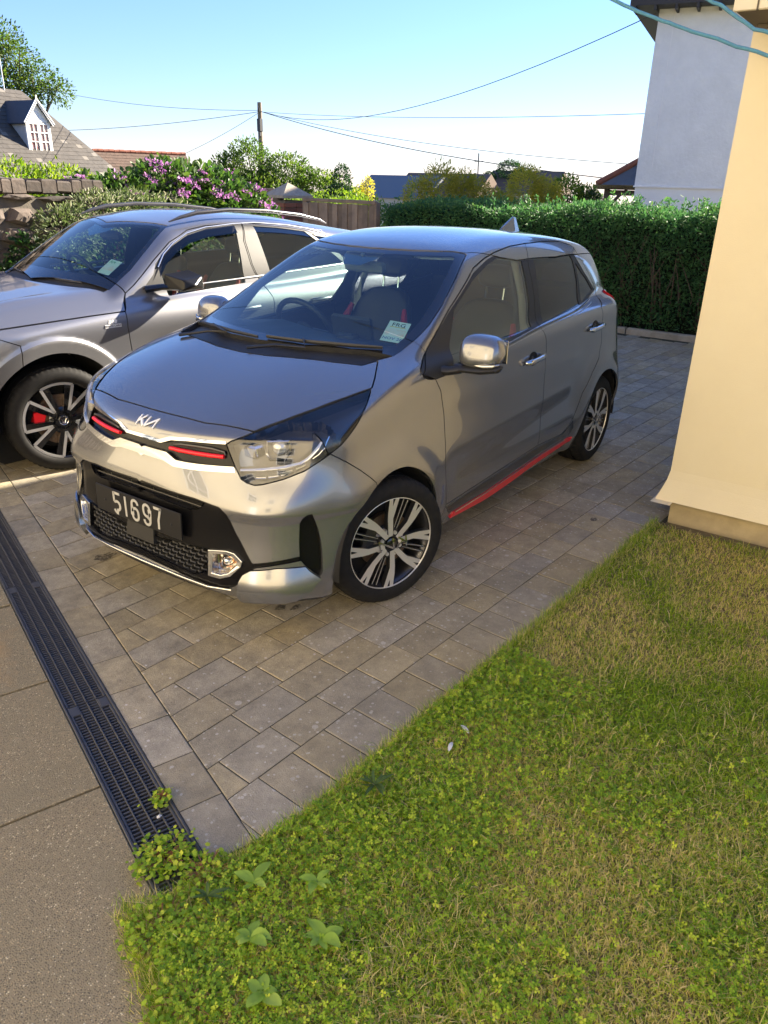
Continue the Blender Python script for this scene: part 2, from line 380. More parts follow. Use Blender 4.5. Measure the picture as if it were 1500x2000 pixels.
V_ZR=Spl([(-3.6,1.24),(-3.2,1.29),(-2.8,1.345),(-2.5,1.385),(-2.1,1.44),(-1.7,1.468),(-1.35,1.465),(-1.1,1.432),(-.9,1.395),(-.6,1.31)])
V_XR=Spl([(0,3.45),(.4,3.5),(.9,3.46),(1.1,3.40),(1.4,3.25),(1.6,3.1)])
def suv(X):
    x=X[:,0];y=np.abs(X[:,1]);z=X[:,2]
    r=np.sqrt(x**2+(z-.325)**2); r2=np.sqrt((x+2.65)**2+(z-.325)**2)
    fl=.016*sstep(.51,.465,r)+.016*sstep(.51,.465,r2)
    dm=sstep(-.45,-.8,x)*sstep(-2.2,-1.9,x)
    ys=V_W(x)-V_D(z)+fl-.012*dm*bump((z-.62)/.12)
    gs=y-ys
    gf=(x-(V_N(z)-V_P(y)))*.93
    gt=(z-(V_Z(x)-V_C(y)+.012*sstep(.50,.56,y)*sstep(-.3,.1,x)*sstep(.68,.58,y)))*.97
    gr=(-x-(V_XR(z)-.15*y*y))*.95
    L=smax(gs,gf,.12);L=smax(L,gt,.03);L=smax(L,gr,.12);L=smax(L,.19-z,.03)
    a=(y-(V_YG(z)-V_YX(x)))*.95
    xw=x+.40*y*y
    w=(z-V_WS(xw))*.88
    rr=(z-(V_ZR(x)-.10*y*y-.4*np.maximum(y-.40,0)**2))*.98
    G=smax(w,rr,.03);G=smax(G,a,.07);G=smax(G,gr,.10);G=smax(G,.92-z,.02)
    return smin(L,G,.03)

KF={
 'hood':('T',[(0.506,-0.1),(0.51,0),(0.5095,0.064),(0.5041,0.2611),(0.4582,0.4731),(0.3612,0.5336),(0.2451,0.5909),(0.1115,0.6396),(-0.0045,0.674),(-0.0598,0.6465),(-0.1184,0.6121),(-0.1778,0.5768),(-0.1,0.55),(-0.05,0.45),(0.0,0.3),(0.035,0.15),(0.045,0),(0.045,-0.1)]),
 'headlight':('O',[(-0.0919,0.801),(-0.0757,0.813),(0.0142,0.8482),(0.1217,0.8801),(0.2441,0.9095),(0.3728,0.9361),(0.4772,0.955),(0.4482,0.9178),(0.4237,0.89),(0.4002,0.8633),(0.3666,0.8343),(0.3315,0.8046),(0.2691,0.7659),(0.1882,0.7208),(0.1101,0.6938),(0.0324,0.6742),(0.0031,0.67),(-0.0244,0.6757),(-0.0444,0.6853),(-0.0614,0.7185),(-0.0784,0.7617)]),
 'chrome_up':('F',[(-0.05,0.771),(-0.0136,0.776),(0.0955,0.7733),(0.1461,0.7915),(0.2298,0.8006),(0.3928,0.811),(0.3992,0.8012),(0.2336,0.7901),(0.155,0.781),(0.1042,0.7624),(-0.0104,0.7639),(-0.05,0.745)]),
 'grille':('F',[(-0.05,0.765),(-0.012,0.7705),(0.0969,0.7677),(0.148,0.7863),(0.2315,0.7962),(0.397,0.808),(0.4239,0.7616),(0.4438,0.721),(0.3005,0.7048),(0.1914,0.7014),(0.1408,0.7232),(0.0166,0.7244),(-0.05,0.7)]),
 'chrome_low':('F',[(-0.05,0.702),(0.0157,0.7335),(0.1396,0.7336),(0.1899,0.7118),(0.2444,0.7127),(0.2986,0.7151),(0.4398,0.7242),(0.4506,0.7047),(0.3031,0.6921),(0.2341,0.6879),(0.1821,0.6861),(0.1247,0.6994),(0.0191,0.7008),(-0.05,0.668)]),
 'intake':('F',[(-0.05,0.565),(0.014,0.5975),(0.1772,0.5931),(0.3031,0.5913),(0.3561,0.5855),(0.4177,0.5786),(0.4498,0.5556),(0.4627,0.5196),(0.4788,0.4773),(0.5178,0.4086),(0.5443,0.3676),(0.6218,0.3826),(0.6778,0.3935),(0.6855,0.3751),(0.6227,0.3641),(0.5584,0.3509),(0.5324,0.3303),(0.5122,0.3017),(0.4737,0.2559),(0.4322,0.2338),(0.2918,0.2456),(0.1596,0.2614),(-0.0018,0.2705),(-0.05,0.262)]),
 'slot':('F',[(-0.05,0.553),(0.0147,0.5865),(0.1779,0.5841),(0.304,0.5824),(0.3457,0.5791),(0.3344,0.5626),(0.3167,0.5465),(0.2793,0.5402),(0.178,0.5458),(0.0146,0.5548),(-0.05,0.515)]),
 'mesh':('F',[(-0.05,0.405),(0.0789,0.3824),(0.3667,0.3986),(0.3642,0.3005),(0.3011,0.2762),(0.1667,0.2903),(0.0051,0.3016),(-0.05,0.285)]),
 'fog':('F',[(0.3692,0.3971),(0.4415,0.4073),(0.4654,0.3953),(0.4943,0.3597),(0.4906,0.3392),(0.4555,0.296),(0.4247,0.2861),(0.3715,0.2888)]),
 'blade':('O',[(0.2109,0.5637),(0.1914,0.5626),(0.172,0.5471),(0.1623,0.5271),(0.1586,0.4497),(0.1587,0.3828),(0.1758,0.3569),(0.1984,0.3318),(0.2373,0.2946),(0.2456,0.3031),(0.2499,0.3206),(0.2493,0.3599),(0.2481,0.3976),(0.2436,0.4464),(0.2335,0.4953)]),
 'wing':('O',[(-0.0258,0.34),(0.0704,0.3537),(0.1796,0.3499),(0.1983,0.327),(0.2393,0.2897),(0.2146,0.2709),(0.1962,0.2506),(0.1715,0.233),(0.1356,0.2186),(0.1009,0.2131),(0.0174,0.2168),(-0.0635,0.2019),(-0.078,0.2247),(-0.0784,0.2534),(-0.0707,0.2887),(-0.0536,0.3203)]),
 'lip':('O',[(-0.7395,0.1999),(-0.5,0.235),(-0.4,0.235),(-0.2519,0.2171),(-0.1305,0.2081),(-0.0723,0.1853),(0.1056,0.2059),(0.2071,0.1918),(0.2711,0.1807),(0.6,0.05),(-0.6,0.05)]),
 'bumper':('S',[(0.322,0.7804),(0.3105,0.7733),(0.2522,0.7329),(0.1976,0.6911),(0.1201,0.6191),(0.1,0.45),(0.1,0.05),(1.0,0.05),(1.0,1.2),(0.42,1.2)]),
 'fender':('S',[(-0.3889,1.0755),(-0.3989,1.0594),(-0.4075,1.0287),(-0.2923,0.9542),(-0.3842,0.9305),(-0.4246,0.8716),(-0.4414,0.7623),(-0.4394,0.6725),(-0.4379,0.5269),(-0.4909,0.3149),(-0.45,0.05),(1.5,0.05),(1.5,1.6),(-0.1,1.6)]),
 'fdoor':('S',[(-0.4909,0.3149),(-0.4379,0.5269),(-0.4394,0.6725),(-0.4414,0.7623),(-0.4246,0.8716),(-0.3842,0.9305),(-0.2857,0.9675),(-0.2951,0.9804),(-0.4034,1.0297),(-0.6926,1.1812),(-1.0148,1.3279),(-1.1574,1.3628),(-1.2813,1.3828),(-1.4832,1.4033),(-1.6836,1.4078),(-1.6037,1.2987),(-1.5607,1.1472),(-1.5024,1.0193),(-1.4918,0.9967),(-1.514,0.9418),(-1.5188,0.8781),(-1.4977,0.8102),(-1.4862,0.6746),(-1.4911,0.5477),(-1.4737,0.3519)]),
 'rdoor':('S',[(-1.4737,0.3519),(-1.4911,0.5477),(-1.4862,0.6746),(-1.4977,0.8102),(-1.5188,0.8781),(-1.514,0.9418),(-1.4918,0.9967),(-1.5024,1.0193),(-1.5607,1.1472),(-1.6037,1.2987),(-1.6836,1.4078),(-1.9439,1.4063),(-2.1944,1.3959),(-2.362,1.3654),(-2.3941,1.303),(-2.4882,1.1919),(-2.5545,1.0941),(-2.4958,1.0501),(-2.3694,1.0137),(-2.3452,0.9191),(-2.3549,0.8044),(-2.2916,0.718),(-2.1695,0.6495),(-2.0324,0.548),(-1.9462,0.409),(-1.9033,0.3714),(-1.8082,0.3355)]),
 'dlo':('S',[(-0.6849,1.1712),(-0.9957,1.3089),(-1.1741,1.3549),(-1.3744,1.3867),(-1.6688,1.3996),(-1.8434,1.3979),(-2.1162,1.3889),(-2.276,1.3671),(-2.3173,1.3078),(-2.397,1.2142),(-2.5288,1.0935),(-2.3318,1.0625),(-2.1706,1.0478),(-1.5617,1.0153),(-1.0104,0.9767),(-0.6019,0.9426),(-0.5016,0.9305),(-0.3943,0.9276),(-0.3336,0.9343),(-0.2923,0.9542),(-0.2951,0.9804),(-0.4034,1.0297)]),
 'fglass':('S',[(-0.7208,1.1698),(-0.8366,1.2227),(-0.9905,1.2865),(-1.1616,1.3346),(-1.3659,1.3703),(-1.573,1.3829),(-1.5373,1.3031),(-1.4854,1.1244),(-1.418,1.0144),(-1.0509,0.9941),(-0.762,0.978),(-0.5458,0.963)]),
 'rglass':('S',[(-1.7248,1.3829),(-1.8934,1.3837),(-2.0967,1.3749),(-2.2103,1.351),(-2.242,1.3238),(-2.2654,1.2909),(-2.2347,1.1833),(-2.1575,1.049),(-1.5799,1.023),(-1.6307,1.1931)]),
 'qglass':('S',[(-2.2922,1.2805),(-2.3389,1.2305),(-2.4188,1.1676),(-2.4875,1.1006),(-2.3367,1.0765),(-2.214,1.0572),(-2.2644,1.172)]),
 'ws':('T',[(-0.882,-0.1),(-0.882,0),(-0.892,0.13),(-0.922,0.26),(-0.968,0.375),(-1.015,0.455),(-1.0431,0.4826),(-0.8517,0.5412),(-0.673,0.5849),(-0.5156,0.6081),(-0.442,0.6111),(-0.3889,0.611),(-0.2923,0.6055),(-0.255,0.6009),(-0.22,0.5),(-0.145,0.35),(-0.1,0.2),(-0.085,0),(-0.085,-0.1)]),
 'cowl':('T',[(0.044,-0.1),(0.044,0),(0.034,0.15),(-0.001,0.3),(-0.051,0.45),(-0.101,0.55),(-0.1811,0.5744),(-0.2446,0.6003),(-0.2956,0.6043),(-0.5,0.5),(-0.5,-0.1)]),
 'roof':('T',[(-0.886,-0.1),(-0.886,0),(-0.896,0.13),(-0.926,0.26),(-0.972,0.375),(-1.019,0.455),(-1.0512,0.4762),(-1.17,0.5),(-1.33,0.525),(-1.5,0.54),(-2.0,0.54),(-2.4,0.52),(-2.72,0.49),(-2.72,-0.1)]),
 'red':('S',[(-0.586,0.2025),(-0.5993,0.233),(-0.9094,0.2309),(-1.2145,0.25),(-1.5402,0.2746),(-1.8782,0.2805),(-1.9841,0.2748),(-1.972,0.2505),(-1.5709,0.2286),(-1.2807,0.1916),(-1.007,0.1704)]),
 'sillblack':('S',[(-0.4961,0.2994),(-1.4783,0.3413),(-1.8189,0.3295),(-1.9163,0.3616),(-1.9466,0.3814),(-1.9671,0.3406),(-1.9272,0.2916),(-1.8513,0.2877),(-1.5259,0.287),(-0.8864,0.248),(-0.5376,0.253)]),
 'tail':('R',[(1.4993,1.0487),(1.4489,1.0358),(1.4046,1.0027),(2.0,1.06),(1.9,0.8),(1.3797,0.7963),(1.3288,0.8364),(1.3049,0.9103),(1.2807,0.9794),(1.3231,1.0278)]),
}


SF={
 'hood':('S',[(0.2536,0.8893),(0.0859,0.8981),(-0.0926,0.9064),(-0.2831,0.9141),(-0.5019,0.9202),(-0.5385,0.9671),(-0.5611,1.0187),(-0.5,1.3),(1.2,1.3),(1.2,0.8)]),
 'fender':('S',[(-0.5599,1.0158),(-0.5019,0.9202),(-0.4917,0.8242),(-0.5063,0.6784),(-0.5,0.1),(0.05,0.1),(0.2,0.6),(0.1851,0.7987),(0.2818,0.8424),(0.9,0.85),(0.9,1.3),(-0.5,1.3)]),
 'ws':('T',[(-0.93,-0.1),(-0.93,0),(-1.0783,0.5356),(-1.0138,0.5743),(-0.8549,0.6346),(-0.671,0.6951),(-0.4988,0.7065),(-0.33,0.0),(-0.33,-0.1)]),
 'fglass':('S',[(-0.842,1.1293),(-0.8752,1.1739),(-0.9838,1.2432),(-1.1171,1.3038),(-1.2911,1.3317),(-1.5164,1.3447),(-1.5511,1.3652),(-1.5039,1.0886),(-1.5049,1.013),(-1.0392,0.9885),(-0.8544,0.9782)]),
 'dlo':('S',[(-0.787,1.1172),(-0.8208,1.1766),(-0.94,1.2634),(-1.0388,1.3126),(-1.1705,1.3555),(-1.3196,1.3772),(-1.5823,1.3922),(-1.7618,1.3898),(-2.0489,1.3658),(-2.2282,1.3396),(-2.3306,1.3076),(-3.05,1.24),(-2.95,1.1),(-1.6,1.055),(-0.9,1.035),(-0.68,1.03)]),
 'rglass':('S',[(-1.7229,1.3808),(-1.9401,1.3653),(-2.2096,1.3331),(-2.55,1.09),(-1.75,1.068)]),
 'qglass':('S',[(-2.2492,1.3247),(-2.323,1.2969),(-2.95,1.22),(-2.85,1.12),(-2.62,1.1)]),
 'fdoor':('S',[(-0.5599,1.0158),(-0.634,1.0624),(-0.8208,1.1977),(-0.977,1.2989),(-1.1554,1.368),(-1.3114,1.3898),(-1.632,1.4024),(-1.5864,1.2873),(-1.5894,1.1347),(-1.6034,1.0789),(-1.7,0.9),(-1.66,0.35),(-0.62,0.3),(-0.5063,0.6784),(-0.4917,0.8242),(-0.5019,0.9202)]),
}

# ================= car shell machinery =================
S2=2**-.5
BAS={'S':lambda V:V[:,[0,2]],'F':lambda V:V[:,[1,2]],'T':lambda V:V[:,[0,1]],'O':lambda V:np.stack([(V[:,1]-V[:,0])*S2,V[:,2]],1),'R':lambda V:np.stack([(-V[:,0]-V[:,1])*S2,V[:,2]],1)}
class Shell:
    def __init__(s,F,lo,hi,h):
        s.F=F; V,T=nets(F,lo,hi,h); s.S=Surf(V,T)
        s.S.cut(s.S.V[:,1]); k=s.S.cen()[:,1]>0; s.S.T=s.S.T[k]; s.S.L=s.S.L[k]
        s.names={'body':0,'gone':-1}
    def refine(s,sel):
        S=s.S; m=sel(S.cen()); T=S.T[m]; e=np.sort(np.concatenate([T[:,[0,1]],T[:,[1,2]],T[:,[2,0]]]),1); u,inv=np.unique(e,axis=0,return_inverse=True); inv=inv.ravel()+len(S.V); k=len(T)
        mid=(S.V[u[:,0]]+S.V[u[:,1]])/2; y0=mid[:,1]==0; mid=project(s.F,mid,1); mid[y0,1]=0
        S.V=np.concatenate([S.V,mid]); a,b,c=inv[:k],inv[k:2*k],inv[2*k:]; N=np.concatenate([np.stack([T[:,0],a,c],1),np.stack([a,T[:,1],b],1),np.stack([c,b,T[:,2]],1),np.stack([a,b,c],1)])
        S.T=np.concatenate([S.T[~m],N]); S.L=np.zeros(len(S.T),int)
    def id(s,n): return s.names.setdefault(n,len(s.names))
    def apply(s,feat,name,region,gap=0,frm=None,poly=None,field=None):
        S=s.S
        if field is None:
            b,poly=feat[name] if poly is None else poly
            f=lambda V:sdpoly(BAS[b](V),poly)
        else: f=field
        def mask():
            c=S.cen(); m=region(c,S.fn()) & (S.L>=0)
            if frm is not None: m&=np.isin(S.L,[s.names.get(q,-9) for q in frm])
            return m
        S.cut(f(S.V),mask())
        if gap: S.cut(f(S.V)-gap,mask()); S.cut(f(S.V)+gap,mask())
        sd=f(S.cen()); m=mask(); S.L[m&(sd<0)]=s.id(name) if name!='gone' else -1
        if gap:
            c=S.cen(); mm=region(c,S.fn())&(S.L>=0)
            if frm is not None: mm&=np.isin(S.L,[s.names.get(q,-9) for q in frm]+[s.names[name]])
            S.L[mm&(np.abs(sd)<gap*.98)]=-1
    def finish(s):
        S=s.S; S.V[np.abs(S.V[:,1])<1e-6,1]=0
        N=grad(s.F,S.V); N/=np.maximum(np.linalg.norm(N,axis=1),1e-9)[:,None]; m=S.V[:,1]==0; N[m,1]=0; N/=np.maximum(np.linalg.norm(N,axis=1),1e-9)[:,None]; s.N=N
    def get(s,names,off=0.,flange=0.,fl_up=0.,sel=None):
        S=s.S; m=np.isin(S.L,[s.names[n] for n in names if n in s.names])
        if sel is not None: m&=sel(S.cen())
        T=S.T[m]; u,inv=np.unique(T,return_inverse=True); T=inv.reshape(T.shape); V=S.V[u]; N=s.N[u]
        a=V[T]; ar=np.linalg.norm(np.cross(a[:,1]-a[:,0],a[:,2]-a[:,0]),axis=1); T=T[ar>1e-10]
        V0=V; V=V+N*off; NN=N
        if flange:
            e=np.concatenate([T[:,[0,1]],T[:,[1,2]],T[:,[2,0]]]); es=np.sort(e,1); key=es[:,0]*len(V)+es[:,1]
            _,idx,cnt=np.unique(key,return_index=True,return_counts=True); e=e[idx[cnt==1]]
            e=e[~((V0[e[:,0],1]==0)&(V0[e[:,1],1]==0))]
            A,B=e[:,0],e[:,1]; d=V0[B]-V0[A]; n=np.cross(d,N[A]+N[B]); n/=np.maximum(np.linalg.norm(n,axis=1),1e-12)[:,None]
            b=len(V); k=len(e); P=np.concatenate([V0[A]+N[A]*(off+fl_up),V0[B]+N[B]*(off+fl_up),V0[B]+N[B]*(off-flange),V0[A]+N[A]*(off-flange)])
            i=np.arange(k); q=np.concatenate([np.stack([b+i,b+3*k+i,b+2*k+i],1),np.stack([b+i,b+2*k+i,b+k+i],1)])
            V=np.concatenate([V,P]); NN=np.concatenate([N,n,n,n,n]); T=np.concatenate([T,q])
        return V,T,NN
def mirror(V,T,N): return V*[1,-1,1],T[:,::-1],N*[1,-1,1]
def both(a):
    b=mirror(*a); return np.concatenate([a[0],b[0]]),np.concatenate([a[1],b[1]+len(a[0])]),np.concatenate([a[2],b[2]])
def root_find(F,P,axis,a,b):
    """first surface point walking from a to b along axis, through points P"""
    P=np.asarray(P,float); n=len(P); K=160; t=np.linspace(0,1,K); Q=np.repeat(P[None],K,0); Q[:,:,axis]=(a+(b-a)*t)[:,None]
    f=F(Q.reshape(-1,3)).reshape(K,n)<0; i=np.where(f.any(0),f.argmax(0),K-1); hi=a+(b-a)*t[i]; lo=a+(b-a)*t[np.maximum(i-1,0)]
    for _ in range(14):
        mid=(lo+hi)/2; Q=P.copy(); Q[:,axis]=mid; f=F(Q)<0; hi=np.where(f,mid,hi); lo=np.where(f,lo,mid)
    P=P.copy(); P[:,axis]=hi; N=grad(F,P); N/=np.linalg.norm(N,axis=1)[:,None]; return P,N
def onfront(F,yz,h=0.):
    P,N=root_find(F,[(0,y,z) for y,z in yz],0,1.1,-.3); return P+N*h
def onside(F,xz,h=0.,s=1):
    P,N=root_find(F,[(x,0,z) for x,z in xz],1,1.15,.2); P=P+N*h; return P*[1,s,1]
def ontop(F,xy,h=0.):
    P,N=root_find(F,[(x,y,0) for x,y in xy],2,1.8,.5); return P+N*h
def decal(F,polys,m,name,parent,mode='F',h=.0015,th=.002,s=1):
    """solid letters lying on the body: polys are 2d outlines in the projection"""
    mb=MB(); fn={'F':onfront,'S':onside,'T':ontop}[mode]
    for poly in polys:
        # refine long edges
        q=[]
        for i,p in enumerate(poly):
            r=poly[(i+1)%len(poly)]; L=math.dist(p,r); n=max(1,int(L/.03)); q+=[(p[0]+(r[0]-p[0])*k/n,p[1]+(r[1]-p[1])*k/n) for k in range(n)]
        tr=tessellate_polygon([[Vector((*p,0)) for p in q]])
        a=fn(F,q,h+th); b=fn(F,q,h-.002)
        if s<0: a=a*[1,-1,1]; b=b*[1,-1,1]
        V=[tuple(v) for v in a]+[tuple(v) for v in b]; n=len(q)
        mb.add(V,[tuple(t) for t in tr]+[(i,(i+1)%n,(i+1)%n+n,i+n) for i in range(n)])
    return mb.build(name,m,parent)
def decal_lines(F,lines,w,m,name,parent,h=.001,th=.003):
    mb=MB()
    for ln in lines:
        a,b=ln; n=10; d=((b[0]-a[0]),(b[1]-a[1])); L=math.hypot(*d); nx,nz=-d[1]/L*w,d[0]/L*w
        P=[(a[0]+d[0]*k/n+sg*nx,a[1]+d[1]*k/n+sg*nz) for k in range(n+1) for sg in(-1,1)]
        T_=onfront(F,[(abs(p[0]),p[1]) for p in P],h+th); T_[:,1]=[p[0] for p in P]; B_=T_-np.array([.006,0,0]); q=2*(n+1)
        mb.add([tuple(v) for v in np.concatenate([T_,B_])],[(2*k,2*k+1,2*k+3,2*k+2) for k in range(n)]+[(2*k,2*k+2,2*k+2+q,2*k+q) for k in range(n)]+[(2*k+1,2*k+3,2*k+3+q,2*k+1+q) for k in range(n)]+[(0,1,1+q,q),(2*n,2*n+1,2*n+1+q,2*n+q)])
    return mb.build(name,m,parent)
RX90=Matrix(((1,0,0),(0,0,-1),(0,1,0)))   # (a,b,h)->(a,-h,b)
def tyre_mesh(parent,R,rim,wd,m=M_RUB):
    """tyre with grooved tread; outer face at y=0, inside towards -y"""
    h=R-rim
    prof=[(rim-.004,-.004),(rim+.006,.008),(rim+.3*h,.014),(rim+.6*h,.011),(rim+.83*h,.0),(R-.006,-.012),(R-.001,-.022),(R,-.045),(R,-.050),(R-.007,-.051),(R-.007,-.058),(R,-.059),(R,-wd/2-.004),(R-.007,-wd/2-.003),(R-.007,-wd/2+.003-.008),(R,-wd/2-.010),(R,-wd+.059),(R-.007,-wd+.058),(R-.007,-wd+.051),(R,-wd+.05),(R-.004,-wd+.02),(rim+.7*h,-wd+.002),(rim+.3*h,-wd-.006),(rim,-wd+.012)]
    seg=180;n=len(prof);V=[]
    for k in range(seg):
        th=2*math.pi*k/seg
        for j,(r,y) in enumerate(prof):
            if k%3==0 and j in(4,5,6,7,8): r-=.0045 if j>4 else .001
            V.append((r*math.cos(th),y,r*math.sin(th)))
    F=[(k*n+j,((k+1)%seg)*n+j,((k+1)%seg)*n+j+1,k*n+j+1) for k in range(seg) for j in range(n-1)]
    mb=MB(); mb.add(V,F,0,True); return mb.build('tyre',m,parent)
def polar(r,a,off=0.):
    return (r*math.cos(a)-off*math.sin(a),r*math.sin(a)+off*math.cos(a))
def wheel_small(parent,loc,rz,spin=0.,name='wheel'):
    w_=empty(name,loc,rz); w_.parent=parent
    tyre_mesh(w_,.289,.207,.185)
    rim=MB()
    rim.lathe([(.2085,.001),(.2085,-.012),(.198,-.020),(.190,-.05),(.186,-.17)],72,mi=1)
    rim.lathe([(.2115,.004),(.2125,.0),(.2085,-.005),(.2055,.001),(.2075,.005)],96,mi=0,close=True)
    for k in range(4):
        A=spin+k*math.pi/2
        for sg in(-1,1):
            a=A+sg*math.radians(22.5)
            P=[(.034,-.0115),(.034,.0115),(.115,.0135),(.142,.0215),(.2065,.034),(.2065,.0150),(.172,.0065),(.2065,.0005),(.2065,-.0165),(.150,-.0150),(.115,-.0135)]
            if sg<0: P=[(r,-o) for r,o in P]
            # the arm starts beside the hub and runs straight to the rim
            poly=[polar(r,a+sg*(-.16)*(1-(r-.034)/.1725),o) for r,o in P]
            def rise(v): return v
            rim.prism(poly,-.0,.026,RX90,1)
            c=(sum(p[0] for p in poly)/len(poly),sum(p[1] for p in poly)/len(poly))
            rim.prism([(q[0]+(c[0]-q[0])*.012,q[1]+(c[1]-q[1])*.012) for q in poly],-.0015,.0005,RX90,0)
        for off in(-.012,.012):
            a=A+math.pi/4
            poly=[polar(.045,a,off*.55-.003),polar(.045,a,off*.55+.003),polar(.204,a,off+.005),polar(.204,a,off-.005)]
            rim.prism(poly,.012,.034,RX90,1)
            poly=[polar(.07,a,off*.6-.0006),polar(.07,a,off*.6+.0006),polar(.198,a,off+.001),polar(.198,a,off-.001)]
            rim.prism(poly,.0110,.0125,RX90,0)
        a=A+math.pi/4; p=polar(.050,a); rim.lathe([(0,.002),(.008,.002),(.009,-.004),(.009,-.03)],12,(p[0],0,p[1]),mi=0); rim.lathe([(.0125,-.002),(.017,-.001),(.018,-.03)],16,(p[0],0,p[1]),mi=1)
        p=polar(.060,A); rim.lathe([(0,-.006),(.010,-.006),(.012,-.012),(.012,-.03)],5,(p[0],0,p[1]),mi=0)
    rim.lathe([(0,-.012),(.045,-.012),(.060,-.020),(.075,-.030),(.075,-.06)],48,mi=1)
    rim.build('rim',None,w_,mats=[M_RIMF,M_RIMD])
    cp=MB(); cp.lathe([(0,.006),(.020,.0055),(.0265,.002),(.0275,-.01)],32); co=cp.build('centre_cap',M_BLK,w_)
    lg=MB()
    for P in KIA_LOGO: lg.prism([((y)*.155,(z)*.155) for y,z in P],-.0072,-.0055,RX90)
    lg.build('emblem',M_CHR,co)
    brake(w_,.125,False)
    return w_
def brake(w_,r,red):
    d=MB(); d.lathe([(.06,-.050),(.062,-.046),(r,-.046),(r,-.070),(.06,-.070)],64); d.build('brake_disc',M_DISC,w_)
    c=MB(); c.box((r*.80,-.058,.035),(.055,.075,.13),Matrix.Rotation(-.35,3,'Y'),0,.012); c.box((r*.95,-.03,.02),(.03,.02,.09),None,0,.006); c.build('brake_caliper',M_RED if red else M_RIMD,w_)
    b=MB(); b.lathe([(0,-.10),(.19,-.10),(.20,-.14)],48); b.build('wheel_back',M_DARK,w_)
def stroke(pts,w):
    """closed outline of a polyline with square ends"""
    P=[Vector((*p,0)) for p in pts]; L=[];R=[];n=len(P)
    for i,p in enumerate(P):
        a=(P[i]-P[i-1]).normalized() if i>0 else None; b=(P[i+1]-P[i]).normalized() if i<n-1 else None
        t=((a or b)+(b or a)).normalized(); nn=Vector((-t.y,t.x,0)); k=1/max(.5,nn.dot(Vector((-(b or a).y,(b or a).x,0))))
        L.append((p.x+nn.x*w*k,p.y+nn.y*w*k)); R.append((p.x-nn.x*w*k,p.y-nn.y*w*k))
    return L+R[::-1]
LOGO_LINES=([(-.455,.17),(-.50,-.17)],[(-.47,-.045),(-.20,.17)],[(-.36,.045),(-.15,-.17)],[(-.015,.17),(-.07,-.17)],[(-.06,-.145),(.43,.145)],[(.44,.17),(.375,-.17)])
KIA_LOGO=[stroke(q,.026) for q in LOGO_LINES]
def arc(cx,cy,rx,ry,a0,a1,n=10): return [(cx+rx*math.cos(math.radians(a0+(a1-a0)*k/n)),cy+ry*math.sin(math.radians(a0+(a1-a0)*k/n))) for k in range(n+1)]
DIG={'5':[[(.24,.5),(-.20,.5)],[(-.20,.55),(-.20,.06)],[(-.2,.08)]+arc(.0,-.12,.21,.22,125,-90,9)+arc(-.02,-.30,.2,.2,-90,-170,4)],
 '1':[[(0,-.5),(0,.5)]],
 '6':[[(.2,.28)]+arc(0,.28,.21,.21,20,180,8)+[(-.21,-.28)]+arc(0,-.28,.21,.21,180,360,10)+arc(0,-.12,.21,.21,0,180,10)],
 '9':[[(-.2,-.28)]+arc(0,-.28,.21,.21,200,360,8)+[(.21,.28)]+arc(0,.28,.21,.21,0,180,10)+arc(0,.12,.21,.21,180,360,10)],
 '7':[[(-.26,.5),(.24,.5)],[(.21,.55),(.02,-.06),(.0,-.5)]]}

